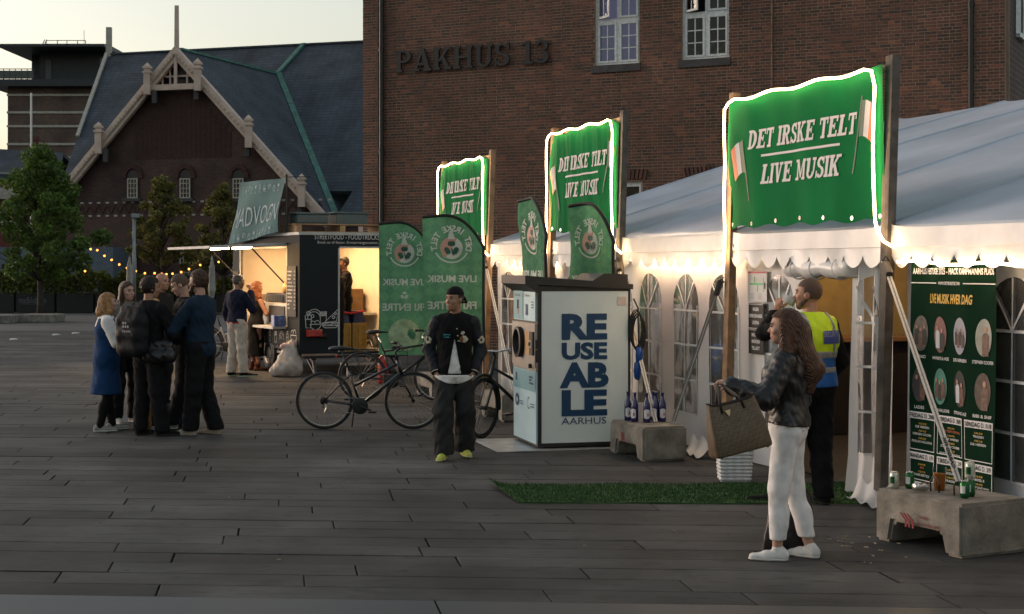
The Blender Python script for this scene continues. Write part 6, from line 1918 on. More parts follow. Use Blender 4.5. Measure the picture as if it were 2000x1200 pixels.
# menus
def TSd(x, y, off): return TP(.66 - x, -.012 - off, y)
def trl(x0, x1, y0, y1): return rect_vf(x0, x1, y0, y1, .0)
mb = MB(); mb.prism([TP(.62, -.004, 1.05), TP(.13, -.004, 1.05), TP(.13, -.004, 1.95), TP(.62, -.004, 1.95)], -TR * .02); mn = mb.build("menu_board", m_board, trk)
for k in range(11):
    wd = (.22, .2, .16, .24, .28, .27, .2, .26, .22, .1, .12)[k]; y = 1.85 - k * .065
    pts = [(.1 + x_, y + .012 * math.sin(x_ * 190 + k)) for x_ in np.linspace(0, wd, 30)]
    printed("chalk_line", line_vf(pts, .012, .016), m_chalk, mn, TSd)
    printed("chalk_line", line_vf([(.44 + x_, y + .014 * math.sin(x_ * 160 + k)) for x_ in np.linspace(0, .06, 9)], .012, .016), m_chalk, mn, TSd)
mb = MB(); mb.prism([TP(3.85, -.004, 1.2), TP(3.5, -.004, 1.2), TP(3.5, -.004, 1.85), TP(3.85, -.004, 1.85)], -TR * .02); mn = mb.build("menu_board", m_board, trk)
for k in range(6): printed("chalk_line", line_vf([(-3.15 + x_, 1.76 - k * .09 + .012 * math.sin(x_ * 170 + k)) for x_ in np.linspace(0, .25, 26)], .014, .016), m_chalk, mn, TSd)
# line-drawn food
def icon(kind, cx, cy, s):
    L = []
    def P(pts, cl=False): L.append(line_vf([(cx + x * s, cy + y * s) for x, y in pts], .055 * s + .004, .0, cl))
    circ = lambda x0, y0, r_, a0=0, a1=360, n=18: [(x0 + r_ * math.cos(R(a0 + (a1 - a0) * i / n)), y0 + r_ * math.sin(R(a0 + (a1 - a0) * i / n))) for i in range(n + 1)]
    if kind == 'cup': P([(-.35, .5), (-.25, -.8), (.25, -.8), (.35, .5)], True); P([(-.3, .1), (.3, .1)]); P(circ(0, .72, .2))
    elif kind == 'taco': P(circ(0, -.3, .85, 0, 180) + [(-.85, -.3)]); P(circ(.05, -.1, .95, 20, 165)); P(circ(-.2, .0, .2, 0, 360, 9))
    elif kind == 'fries': P([(-.45, .2), (-.32, -.8), (.32, -.8), (.45, .2)], True); [P([(x_, .2), (x_ * 1.1, .75), (x_ * 1.1 + .14, .75), (x_ + .13, .2)]) for x_ in (-.4, -.15, .1, .28)]
    elif kind == 'pizza': P([(-.8, -.6), (.75, .8), (.55, -.55)], True); P(circ(.2, -.1, .15)); P(circ(.4, .3, .12)); P([(-.1, -.6), (-.05, -.9), (.05, -.6)])
    elif kind == 'bowl': P(circ(0, 0, .75, 180, 360) + [(-.75, 0)]); P(circ(-.35, .15, .3, 0, 180)); P(circ(.25, .15, .35, 0, 180)); P([(-.3, -.75), (.3, -.75)])
    elif kind == 'dog': P(circ(-.6, 0, .32, 90, 270) + circ(.6, 0, .32, -90, 90), True); P([(-.8, .05), (-.4, .15), (0, 0), (.4, .15), (.8, .05)]); P(circ(-.85, .1, .2, 60, 300) + circ(.85, .1, .2, -120, 120), True)
    elif kind == 'burger': P(circ(0, .1, .6, 0, 180), True); P([(-.65, 0), (-.3, -.12), (0, 0), (.3, -.12), (.65, 0)]); P([(-.6, -.2), (.6, -.2)]); P([(-.6, -.3), (-.5, -.6), (.5, -.6), (.6, -.3)], True)
    return merge_vf(*L)
def TRr(x, y, off): return TP(-.004 - off, x, y)
rr0 = (585 - 1000) / F
def r_of(px): k = (px - 1000) / F; return (-3.735 - 27 * k) / -(.888 - .46 * k) if 0 else (27 * k + 3.735) / (.888 - .46 * k)
zr = lambda y: CAM_H + (HZ - y) * 27.3 / F
for kd, px, y, s_ in (('cup', 602, 625, .17), ('taco', 613, 617, .14), ('bowl', 616, 633, .13), ('fries', 631, 620, .14), ('pizza', 648, 618, .16), ('dog', 645, 635, .15)):
    printed("food_drawing", icon(kd, r_of(px), zr(y), s_), m_chalk, trk, lambda x, y_, off: TRr(x, y_, .003 + off))
printed("lettering", text_in_rect("STREETFOOD - FOODTRUCKS -", r_of(614), r_of(746), zr(468), zr(458), .0, 0, .004), m_chalk, trk, TRr)
printed("lettering", text_in_rect("Book os til fester, firmaarrangementer, events", r_of(620), r_of(760), zr(478), zr(471), 0, 0, .004), m_chalk, trk, TRr)
for i, kd in enumerate(('burger', 'cup', 'fries', 'taco', 'cup', 'bowl')): printed("food_drawing", icon(kd, -1.4 + i * .33, .66 if kd != 'bowl' else .72, .13 if i < 5 else .2), m_chalk, trk, lambda x, y_, off: TP(.55 - x, -.005, y_))
printed("lettering", text_in_rect("bookfoodtruck.dk", -1.0, .2, .45, .53, 0, 0, 0), M("chalk_grey", (.16, .17, .17), .8), trk, lambda x, y_, off: TP(.55 - x, -.005, y_))
# tail light, chassis, wheel, drawbar, steps
mb = MB(); mb.bbox(TP(-.03, r_of(612), zr(650)), (.3, .06, .13), .015, rot=Matrix.Rotation(math.atan2(TR.y, TR.x), 3, 'Z')); mb.build("tail_light", M("red_lens", (.35, .015, .01), .2, coat=.6, var=.35, scale=30), trk)
mb = MB(); mb.bbox(TP(-.03, r_of(632), zr(655)), (.1, .05, .06), .01, rot=Matrix.Rotation(math.atan2(TR.y, TR.x), 3, 'Z')); mb.build("socket", m_rubber, trk)
mb = MB(); mb.bar(TP(.1, .3, .33), TP(LT + 1.2, 1.1, .33), .08, .1); mb.bar(TP(.1, 1.9, .33), TP(LT + 1.2, 1.1, .33), .08, .1); mb.bar(TP(.12, .1, .36), TP(.12, 2.1, .36), .1, .1); mb.bar(TP(1.75, .1, .33), TP(1.75, 2.1, .33), .1, .1)
for r_ in (.3, 1.9): mb.bar(TP(.15, r_, .33), TP(.0, r_, .02), .05, .05); mb.bar(TP(.5, r_, .34), TP(.05, r_, .05), .03, .03); mb.box(TP(0, r_, .012), (.16, .16, .02))
mb.build("chassis", m_black_metal, trk)
for r_ in (.1, 2.1):
    axm = Matrix((tuple(TS), (0, 0, 1), tuple(TR))).transposed()
    wc = TP(1.75, r_, .335)
    mb = MB(); mb.lathe([(.2, -.08), (.3, -.09), (.33, -.07), (.335, 0), (.33, .07), (.3, .09), (.2, .08)], wc, 28, axis=axm); wo2 = mb.build("wheel", m_rubber, trk, True)
    mb = MB(); mb.lathe([(.02, -.1), (.06, -.1), (.1, -.085), (.17, -.07), (.205, -.095), (.21, -.06)], wc, 24, axis=axm); mb.build("rim", m_silver, wo2, True)
mb = MB(); mb.tube([TP(1.75 + .42 * math.cos(a_), .08, .34 + .42 * math.sin(a_)) for a_ in np.linspace(.1, PI - .1, 16)], .03, 6); mb.build("wheel_arch", m_rubber, trk)
mb = MB(); tpan(mb, -.32, -.02, DA, DB, .2, .23); tpan(mb, -.3, -.27, DA + .03, DA + .06, .0, .2); tpan(mb, -.3, -.27, DB - .06, DB - .03, 0, .2); mb.build("step", m_steel, trk)
# sign cloth on the roof edge
m_teal = M("teal_sign_cloth", (.065, .15, .16), .75, var=.18, scale=1.6, spec=.12)
sgn = tag(empty("roof_sign", tuple(TP(2, .05, 2.55))), "teal cloth sign on poles along the trailer roof edge", "sign")
def SGN(x, y, off):        # x 0 at the near pole growing away, y 0..1
    zt_ = 3.53 + .02 * x; zb_ = 2.56 - .07 * x
    return TP(.72 + x + .15 * (1 - y) * (x / 2.7), -.03 - off - .05 * math.sin(x * 3 + y * 4) * (1 - y * .5) - .12 * (1 - y), zb_ + (zt_ - zb_) * y)
mb = MB(); mb.grid(lambda u, v: SGN(2.7 * u, v, 0), 40, 20); clo = mb.build("cloth", m_teal, sgn, True)
for x_ in (0., 2.7): mb = MB(); mb.tube([TP(.7 + x_, .0, 2.5), TP(.7 + x_, .0, 3.6)], .022, 8); mb.build("pole", m_black_metal, sgn)
mb = MB(); mb.tube([TP(.7, 0, 3.55), TP(.4, .35, 3.55)], .008, 5); mb.build("stay", m_black_metal, sgn)
m_sprint = M("sign_print", (.36, .46, .5), .7, spec=.1)
printed("lettering", text_in_rect("MADVOGN", -2.62, -.03, .24, .56, -.004, .15, .012), m_sprint, clo, lambda x, y, off: SGN(-x, y, off), .15)
for row, y in ((0, .85), (1, .07)):
    for k in range(10): printed("food_drawing", icon(('cup', 'burger', 'taco', 'bowl', 'fries')[k % 5], .3 + k * .23, 0, .085), m_sprint, clo, lambda x, y_, off, y=y: SGN(2.7 - x, y + y_ * .95, .012 + off))
# pallet and crates on the roof
pal = tag(empty("wooden_pallet", tuple(TP(.7, .75, 2.55))), "wooden pallet lying on the trailer roof", "pallet")
m_palw = M("pallet_wood", (.36, .22, .11), .8, var=.3, scale=10)
for k in range(6): mb = MB(); mb.bar(TP(.42 + .13 * k, .05, 2.70), TP(.42 + .13 * k, 1.9, 2.70), .1, .022); mb.build("board", m_palw, pal)
for r_ in (.12, .95, 1.8):
    mb = MB(); mb.bar(TP(.36, r_, 2.625), TP(1.15, r_, 2.625), .1, .11); mb.build("bearer", m_palw, pal)
mb = MB(); mb.bar(TP(.38, .05, 2.56), TP(.38, 1.9, 2.56), .1, .02); mb.build("board", m_palw, pal)
m_box = M("grey_green_crate", (.07, .1, .1), .5, var=.1)
for k, r_ in enumerate((.45, 1.2)):
    bx_ = tag(empty("plastic_crate", tuple(TP(.75, r_, 2.72))), ("left grey green lidded crate on the roof pallet" if k == 0 else "right grey green lidded crate on the roof pallet"), "crate", "crates on the trailer roof")
    rt_ = Matrix.Rotation(math.atan2(TR.y, TR.x), 3, 'Z')
    mb = MB(); mb.bbox(TP(.75, r_, 2.80), (.6, .42, .16 + .04 * k), .02, rot=rt_); mb.build("box", m_box, bx_)
    mb = MB(); mb.bbox(TP(.75, r_, 2.90 + .02 * k), (.66, .46, .035), .01, rot=rt_); mb.build("lid", m_box, bx_)
# fire extinguisher by the rear door
fx = tag(empty("fire_extinguisher", (at(748, 700, 25.6).x, 25.6, 0)), "red fire extinguisher standing by the rear door of the food trailer", "fire extinguisher")
c = Vector((at(748, 700, 25.6).x, 25.6, .003))
mb = MB(); mb.lathe([(.002, 0), (.085, 0), (.09, .02), (.09, .36), (.07, .43), (.03, .46), (.002, .46)], c, 18); mb.build("cylinder", M("red_enamel", (.42, .012, .015), .3, coat=.4, var=.1), fx, True)
mb = MB(); mb.tube([c + Vector((0, 0, .455)), c + Vector((0, 0, .51))], .022, 8); mb.bar(c + Vector((-.02, 0, .52)), c + Vector((.11, 0, .55)), .025, .015); mb.build("valve", m_black_metal, fx)
mb = MB(); mb.tube([c + Vector((-.02, 0, .5)), c + Vector((-.11, -.03, .46)), c + Vector((-.115, -.03, .2))], .012, 6); mb.build("hose", m_rubber, fx)
# rubbish bag
sf = Soft(.025, .12); g_ = ground(560, 736); c = np.array([g_[0], g_[1], 0])
sf.cap(c + [.0, 0, .2], c + [.05, .05, .42], .2, .14).ell(c + [.1, -.02, .16], (.2, .18, .18)).ell(c + [-.12, .0, .1], (.18, .16, .13)).cap(c + [.04, .05, .4], c + [.1, .05, .6], .12, .06)
sf.cut((0, 0, .004), (0, 0, -1)).wrinkle(.02, 16, seed=3)
bag_ = tag(sf.build("rubbish_bag", M("white_plastic_bag", (.52, .47, .42), .35, var=.2, scale=9, trans=.2, bump=.4, bscale=14), None), "full white rubbish bag standing by the trailer wheel", "bag")
sf = Soft(.02, .05); sf.ell(c + [.0, .03, .52], (.12, .09, .07)).ell(c + [.1, .05, .58], (.09, .07, .06)).wrinkle(.02, 30); sf.build("paper_rubbish", M("pinkish_paper", (.55, .38, .36), .8, var=.4, scale=20), bag_)
# ================================================================== BICYCLES
WORLD[0] = False
m_tyre = M("tyre_rubber", (.012, .012, .013), .6, var=.2)
m_rimw = M("silver_rim", (.5, .47, .43), .25, metal=.9, var=.1)
m_spoke = M("spoke", (.45, .42, .38), .3, metal=.8)
m_bframe = M("black_frame_paint", (.006, .0065, .008), .28, coat=.5, var=.1)
m_bgrey = M("grey_frame_paint", (.02, .022, .025), .35, coat=.4, var=.1)
m_sad = M("saddle_vinyl", (.012, .012, .012), .5, bump=.1)
m_chrome = M("chrome", (.6, .6, .6), .15, metal=1.)
m_amber = M("amber_reflector", (.6, .18, .01), .25); m_redr = M("red_reflector", (.45, .01, .01), .25)
def bicycle(loc, rz, label, frame_mat=m_bframe, step=True, guards=False, rack=False, steer=0., rim=m_rimw, scale=1., basket=False, roll=0.):
    root = tag(empty("bicycle", (loc[0], loc[1], 0.002), rz), label, "bicycle", "parked bicycles")
    root.rotation_euler = (roll, 0, rz); root.scale = (scale,) * 3
    RH, FH, r = Vector((0, 0, .345)), Vector((1.06, 0, .345)), .345
    BB, ST, SD = Vector((.43, 0, .285)), Vector((.30, 0, .70)), Vector((.22, 0, .96))
    HB_, HT = Vector((.93, 0, .64)), Vector((.875, 0, .83))
    def wheel(c, ang=0.):
        rot = Matrix.Rotation(ang, 3, 'Z')
        axm = rot @ Matrix(((1, 0, 0), (0, 0, -1), (0, 1, 0)))
        mb = MB(); mb.tube([c + axm @ Vector(((r - .02) * math.cos(t_), (r - .02) * math.sin(t_), 0)) for t_ in np.linspace(0, 2 * PI, 48, endpoint=False)], .021, 8, closed=True)
        wo_ = mb.build("wheel", m_tyre, root, True)
        mb = MB(); mb.lathe([(.298, -.010), (.305, -.012), (.318, -.011), (.318, .011), (.305, .012), (.298, .010)], c, 48, axis=axm); mb.f = mb.f[:-2]; mb.m = mb.m[:-2]; mb.build("rim", rim, wo_, True)
        mb = MB(); mb.tube([c + axm @ Vector((0, 0, -.05)), c + axm @ Vector((0, 0, .05))], .022, 10); mb.build("hub", m_tyre, wo_, True)
        mb = MB()
        for k in range(28):
            a = 2 * PI * k / 28; a2 = a + (.5 if k % 2 else -.5); z = .03 if k % 4 < 2 else -.03
            mb.tube([c + axm @ Vector((.02 * math.cos(a2), .02 * math.sin(a2), z)), c + axm @ Vector((.3 * math.cos(a), .3 * math.sin(a), 0))], .0014, 3, caps=False)
        mb.build("spokes", m_spoke, wo_)["kind"] = "stuff"
        return wo_
    wheel(RH)
    st = Matrix.Rotation(steer, 3, 'Z'); FH2 = HB_ + st @ (FH - HB_)
    wheel(FH2, steer)
    if guards:
        for c, a0, a1, ang in ((RH, .2, 3.4, 0), (FH2, .7, 3.3, steer)):
            rot = Matrix.Rotation(ang, 3, 'Z'); mb = MB()
            mb.tube([c + rot @ Vector((.372 * math.cos(t_), 0, .372 * math.sin(t_))) for t_ in np.linspace(a0, a1, 22)], .019, 6); mb.build("mudguard", m_tyre, root, True)
    mb = MB()
    tt = HT + (HB_ - HT) * .2
    if step: mb.tube([tt, Vector((.355, 0, .52))], .017, 8); mb.tube([HB_ + (HT - HB_) * .2, BB], .021, 8)
    else: mb.tube([tt, ST + Vector((.008, 0, .0))], .016, 8); mb.tube([HB_ + (HT - HB_) * .15, BB], .019, 8)
    mb.tube([BB, ST], .016, 8); mb.tube([HB_, HT], .022, 10)
    for y in (-.04, .04):
        mb.tube([RH + Vector((0, y * 1.4, 0)), BB + Vector((-.03, y * .5, 0))], .010, 6)
        mb.tube([RH + Vector((0, y * 1.4, 0)), ST + Vector((.012, y * .4, -.05))], .009, 6)
    fr = mb.build("frame", frame_mat, root, True)
    mb = MB()
    crown = HB_ + Vector((0, 0, -.03))
    for y in (-.05, .05): mb.tube([crown, crown + st @ Vector((.01, y, -.02)), FH2 + st @ Vector((0, y, 0))], [.018, .015, .010], 8)
    mb.build("fork", frame_mat, root, True)
    mb = MB(); mb.tube([ST, SD + Vector((.005, 0, -.04))], .013, 8); mb.build("seat_post", m_chrome if not step else m_tyre, root, True)
    sf = Soft(.009, .03); sf.cap((.10, 0, .965), (.20, 0, .975), .05, .035, flat=((0, 0, 1), .5)).cap((.13, -.045, .965), (.13, .045, .965), .035, .035, flat=((0, 0, 1), .6)).cap((.2, 0, .97), (.35, 0, .965), .03, .018, flat=((0, 0, 1), .7))
    sf.build("saddle", m_sad, root)
    mb = MB(); stem = HT + Vector((-.025, 0, .09)); mb.tube([HT, stem], .014, 8); cl = stem + st @ Vector((.06, 0, .06)); mb.tube([stem, cl], .014, 8)
    mb.build("stem", m_chrome if not step else m_tyre, root, True)
    mb = MB(); mb.tube([cl + st @ Vector(p) for p in ((-.09, -.30, .03), (-.02, -.2, .03), (0, -.06, 0), (0, .06, 0), (-.02, .2, .03), (-.09, .30, .03))], .011, 8); hb = mb.build("handlebar", m_chrome if guards else m_tyre, root, True)
    for s_ in (-1, 1):
        mb = MB(); mb.tube([cl + st @ Vector((-.10, s_ * .31, .03)), cl + st @ Vector((-.035, s_ * .22, .03))], .017, 8); mb.build("grip", m_sad, hb, True)
        mb = MB(); mb.tube([cl + st @ Vector((-.02, s_ * .2, .02)), cl + st @ Vector((.03, s_ * .23, -.01)), cl + st @ Vector((-.02, s_ * .3, -.02))], .005, 5); mb.build("brake_lever", m_tyre, hb, True)
    mb = MB(); mb.tube([cl, cl + st @ Vector((.09, .05, -.03)), HB_ + Vector((.07, .03, .05)), HB_ + Vector((-.1, .02, -.02))], .0035, 5); mb.tube([cl, cl + st @ Vector((.08, -.06, -.06)), HB_ + Vector((.06, -.02, .1)), crown + Vector((.02, -.03, -.05))], .0035, 5); mb.build("cables", m_tyre, root)
    axm = Matrix(((1, 0, 0), (0, 0, -1), (0, 1, 0)))
    mb = MB(); mb.lathe([(.03, -.004), (.092, -.006), (.098, 0), (.092, .006), (.03, .004)], BB + Vector((0, -.05, 0)), 30, axis=axm); cr = mb.build("chainring", m_tyre, root, True)
    for s_, a in ((-1, -.35), (1, PI - .35)):
        e = BB + Vector((.17 * math.cos(a), s_ * .075, .17 * math.sin(a)))
        mb = MB(); mb.tube([BB + Vector((0, s_ * .065, 0)), e], [.014, .010], 6); mb.build("crank_arm", m_tyre, root, True)
        mb = MB(); mb.bbox(e + Vector((0, s_ * .06, 0)), (.09, .09, .022), .006); mb.build("pedal", m_tyre, root)
    mb = MB(); mb.lathe([(.01, -.012), (.045, -.012), (.05, -.005), (.045, .01)], RH + Vector((0, -.045, 0)), 18, axis=axm); mb.build("cassette", m_tyre, root, True)
    mb = MB(); o = Vector((0, -.05, 0)); mb.tube([RH + o + Vector((0, 0, .045)), BB + o + Vector((0, 0, .092))], .004, 4); mb.tube([RH + o + Vector((.03, 0, -.12)), BB + o + Vector((0, 0, -.092))], .004, 4); mb.tube([RH + o + Vector((.01, 0, -.03)), RH + o + Vector((.035, -.01, -.08)), RH + o + Vector((.01, -.01, -.14))], .01, 6); mb.build("chain", m_spoke, root)
    mb = MB(); mb.tube([BB + Vector((-.07, .03, .02)), Vector((.31, .14, .008))], .009, 6); mb.build("kickstand", m_tyre, root)
    if rack:
        mb = MB()
        for y in (-.06, .06): mb.tube([Vector((.22, y, .72)), Vector((-.2, y, .72))], .006, 5); mb.tube([Vector((-.1, y, .72)), RH + Vector((0, y, 0))], .006, 5)
        for x in (-.2, -.05, .1): mb.tube([Vector((x, -.06, .72)), Vector((x, .06, .72))], .006, 5)
        mb.build("rack", m_tyre, root)
        mb = MB(); mb.bbox((-.37, 0, .62), (.02, .05, .04), .006); mb.build("rear_reflector", m_redr, root)
        mb = MB(); mb.bbox((.22, -.03, .47), (.08, .01, .02), .004, rot=Matrix.Rotation(.6, 3, 'Y')); mb.build("side_reflector", m_amber, root)
    return root
bicycle(((634 - 1000) / F * 18.35, 18.35), -.02, "black bicycle with silver rims on its kickstand left of the walking man", scale=1.0, steer=.12, roll=.05)
bicycle(((708 - 1000) / F * 22.2, 22.2), -.05, "black bicycle with rear rack and chrome seat post in front of the food trailer door", m_bframe, False, False, True, steer=-.1, scale=1.03, roll=.03)
bicycle((.50, 18.02), math.atan2(-.62, -.92), "dark grey bicycle half hidden by the return machine", m_bgrey, True, True, False, steer=.45, rim=m_tyre, scale=1.0, roll=-.03)
bicycle(((402 - 1000) / F * 31.5, 31.5), .12, "pale framed bicycle parked beyond the customers at the food trailer", M("pale_frame", (.4, .42, .45), .4), True, True, False, rim=m_tyre)
WORLD[0] = True
# ================================================================== PEOPLE
WORLD[0] = False
SK = {n_: M("skin_" + n_, c_, .5, var=.1, scale=30, spec=.35) for n_, c_ in dict(fair=(.46, .27, .20), tan=(.34, .19, .12), ruddy=(.42, .21, .14)).items()}
def cloth(name, col, rough=.85, **k):
    a = dict(var=.14, scale=14, bump=.25, bscale=160, spec=.2); a.update(k)
    return M(name, col, rough, **a)
m_eye = M("eye_dark", (.02, .015, .012), .2); m_lip = M("lip", (.30, .11, .09), .5)
def hair_mat(name, col):
    m = M(name, col, .5, var=.35, scale=25, spec=.4)
    n = m.node_tree; g = n.nodes.new("ShaderNodeTexCoord"); w_ = n.nodes.new("ShaderNodeTexWave"); w_.inputs["Scale"].default_value = 38; w_.inputs["Distortion"].default_value = 3.5; w_.inputs["Detail"].default_value = 3
    mp = n.nodes.new("ShaderNodeMapping"); mp.inputs["Scale"].default_value = (1, 1, .12)
    bp = n.nodes.new("ShaderNodeBump"); bp.inputs["Strength"].default_value = .7; bp.inputs["Distance"].default_value = .01
    n.links.new(g.outputs["Object"], mp.inputs[0]); n.links.new(mp.outputs[0], w_.inputs[0]); n.links.new(w_.outputs[0], bp.inputs["Height"]); n.links.new(bp.outputs[0], n.nodes["Principled BSDF"].inputs["Normal"])
    return m
def rot_z(a): return np.array([[math.cos(a), -math.sin(a), 0], [math.sin(a), math.cos(a), 0], [0, 0, 1.]])
def rot_x(a): return np.array([[1, 0, 0], [0, math.cos(a), -math.sin(a)], [0, math.sin(a), math.cos(a)]])
def unit(v): v = np.array(v, float); return v / (np.linalg.norm(v) + 1e-9)

class Fig:
    """a standing figure facing +y, right hand at +x; joint positions in units of body height"""
    def __init__(s, label, loc, face, H, skin, h=.012, yaw=0., pitch=0., bulk=1., female=False, z=0., group="people on the plaza", **J):
        s.H = H; s.h = h; s.bulk = bulk; s.fem = female
        s.root = tag(empty("person", (loc[0], loc[1], z), math.atan2(-face[0], face[1])), label, "person", group)
        hw = .096 if female else .110
        j = dict(pelvis=(0, 0, .53), belly=(0, .005, .62), chest=(0, 0, .735), neck=(0, .0, .835), head=(0, .018, .928),
                 shR=(hw, 0, .800), elR=(hw + .035, -.015, .63), wrR=(hw + .03, .035, .49), shL=(-hw, 0, .800), elL=(-hw - .035, -.015, .63), wrL=(-hw - .03, .035, .49),
                 hipR=(.052, 0, .515), knR=(.058, .012, .285), anR=(.06, -.012, .045), hipL=(-.052, 0, .515), knL=(-.058, .012, .285), anL=(-.06, -.012, .045),
                 toeR=(.02, .13), toeL=(-.02, .13))
        j.update(J); s.toe = {'R': j.pop('toeR'), 'L': j.pop('toeL')}
        s.j = {k: np.array(v, float) * H for k, v in j.items()}
        s.Rh = rot_z(yaw) @ rot_x(pitch); s.skin = skin
    def hp(s, x, y, z): return s.j['head'] + s.Rh @ (np.array([x, y, z]) * s.H * .96)
    def torso(s, sf, i=0., lo=True, girdle=True):
        H, b, j = s.H, s.bulk, s.j
        px_ = .1 if s.fem else .092
        if lo: sf.ell(j['pelvis'], (px_ * H * b + i, .07 * H * b + i, .08 * H + i), k=.05)
        sf.ell(j['belly'], ((.078 if s.fem else .085) * H * b + i, .06 * H * b + i, .105 * H + i), k=.05)
        sf.ell(j['chest'], ((.088 if s.fem else .1) * H * b + i, .067 * H * b + i, .105 * H + i), k=.05)
        if s.fem:
            for sx in (-1, 1): sf.ell(j['chest'] + np.array([sx * .038, .05, -.0]) * H, (.036 * H + i, .036 * H + i, .04 * H + i), k=.03)
        if girdle:
            for sd in 'LR': sf.cap(j['chest'] + np.array([0, 0, .06 * H]), j['sh' + sd] * np.array([.92, 1, 1]) - np.array([0, 0, .006 * H]), .040 * H + i, .027 * H + i * .6, k=.04)
            sf.cap(j['neck'] - [0, 0, .02 * H], j['shR'] * .6 + j['neck'] * .4 - np.array([0, 0, .012 * H]), .028 * H + i * .6, .028 * H + i * .6, k=.03); sf.cap(j['neck'] - [0, 0, .02 * H], j['shL'] * .6 + j['neck'] * .4 - np.array([0, 0, .012 * H]), .028 * H + i * .6, .028 * H + i * .6, k=.03)
        return sf
    def arm(s, sf, sd, i=0., upto=1., b=1.):
        H, j = s.H, s.j; a, e, w_ = j['sh' + sd], j['el' + sd], j['wr' + sd]
        sf.cap(a + np.array([-.006 * np.sign(a[0]) * H, 0, -.006 * H]), e, .0285 * H * b + i, .025 * H * b + i, k=.02)
        if upto > .5: sf.cap(e, e + (w_ - e) * min(1, upto), .026 * H * b + i, (.018 * H * b + i), k=.02)
        return sf
    def leg(s, sf, sd, i=0., wide=0.):
        H, j, b = s.H, s.j, s.bulk; a, k_, n_ = j['hip' + sd], j['kn' + sd], j['an' + sd]
        sf.cap(a, k_, .05 * H * b + i, .034 * H * b + i + wide * .5, k=.03); sf.cap(k_, n_, .034 * H + i + wide * .5, .022 * H + i + wide, k=.03)
        sf.cap(k_ * .6 + n_ * .4 - np.array([0, .012 * H, 0]), k_ * .45 + n_ * .55 - np.array([0, .01 * H, 0]), .03 * H + i, .027 * H + i, k=.03)
        return sf
    def head_soft(s, h, jaw=1.):
        H = s.H; sf = Soft(h, .02); Rm = s.Rh
        sf.ell(s.hp(0, -.004, .014), np.array([.0435, .0545, .054]) * H, Rm, k=.02)
        sf.ell(s.hp(0, .014, -.022), np.array([.034 * jaw, .040, .046]) * H, Rm, k=.02)
        sf.ell(s.hp(0, .036, -.052), np.array([.017 * jaw, .014, .013]) * H, Rm, k=.02)         # chin
        sf.cap(s.hp(0, .048, .006), s.hp(0, .0605, -.015), .005 * H, .0075 * H, k=.008)            # nose
        sf.cap(s.hp(-.02, .046, .016), s.hp(.02, .046, .016), .008 * H, .008 * H, k=.01)        # brow
        for sx in (-1, 1):
            sf.ell(s.hp(sx * .0445, -.004, -.004), np.array([.006, .012, .018]) * H, Rm, k=.006)
            sf.ell(s.hp(sx * .024, .036, -.014), np.array([.014, .012, .012]) * H, Rm, k=.015)  # cheek
            sf.sub_ell(s.hp(sx * .018, .059, .004), np.array([.010, .010, .006]) * H, Rm)
        sf.cap(s.hp(-.010, .049, -.038), s.hp(.010, .049, -.038), .006 * H, k=.008)
        nb = s.j['neck']; sf.cap(nb - [0, 0, .03 * H], s.hp(0, -.012, -.035), .032 * H, .029 * H, k=.02)
        return sf
    def hand(s, sd, d, n, curl=.5, h=.0045, thumb=1.):
        "palm from the wrist along d, palm facing n, fingers curling towards n"
        H = s.H; w_ = s.j['wr' + sd]; d = unit(d); n = unit(np.array(n) - d * np.dot(n, d)); x = np.cross(d, n) * (1 if sd == 'R' else -1)
        sf = Soft(h, .008); p0 = w_ + d * .012 * H; p1 = w_ + d * .05 * H
        sf.cap(w_ - d * .02 * H, w_ + d * .01 * H, .017 * H, .016 * H)
        for o in (-.014, -.005, .005, .014): sf.cap(p0 + x * o * H * .7, p1 + x * o * H, .0095 * H, .0088 * H)
        for o, L in ((-.0165, .034), (-.0055, .042), (.0055, .045), (.0165, .040)):
            b0 = p1 + x * o * H; a1 = curl * .9; a2 = curl * 2.1
            m1 = b0 + (d * math.cos(a1) + n * math.sin(a1)) * L * .5 * H; m2 = m1 + (d * math.cos(a2) + n * math.sin(a2)) * L * .5 * H
            sf.cap(b0, m1, .0056 * H, .0052 * H, k=.003); sf.cap(m1, m2, .0052 * H, .0042 * H, k=.003)
        t0 = p0 + x * .016 * H + n * .004 * H; t1 = t0 + (d * .6 + x * .7 + n * .35) * .025 * H; t2 = t1 + (d * .8 + x * .05 + n * (.2 + .5 * thumb)) * .024 * H
        sf.cap(t0, t1, .0085 * H, .0068 * H, k=.005); sf.cap(t1, t2, .0066 * H, .0050 * H, k=.003)
        return sf
    def body(s, hands=(), bare=(), jaw=1., hh=None):
        "one skin mesh: trunk and limbs, head and neck, hands"
        sf = Soft(s.h * 1.25, .03); s.torso(sf, -.006)
        for sd in 'LR':
            s.leg(sf, sd, -.004); s.arm(sf, sd, -.002 if sd not in bare else 0.)
        sf.cap(s.j['chest'], s.j['neck'], .04 * s.H, .032 * s.H)
        meshes = [sf.mesh(), s.head_soft(hh or min(s.h * .6, .007), jaw).mesh()] + [q.mesh() for q in hands]
        V = []; Q = []; n = 0
        for v, q in meshes: V.append(v); Q.append(q + n); n += len(v)
        o = np_obj("body", np.concatenate(V), np.concatenate(Q), s.skin, s.root)
        mb = MB()
        for sx in (-1, 1): mb.ball(s.hp(sx * .018, .0505, .0045), (.0075 * s.H, .0045 * s.H, .0034 * s.H), 8, rot=Matrix(s.Rh))
        mb.build("eyes", m_eye, s.root, True)
        return o
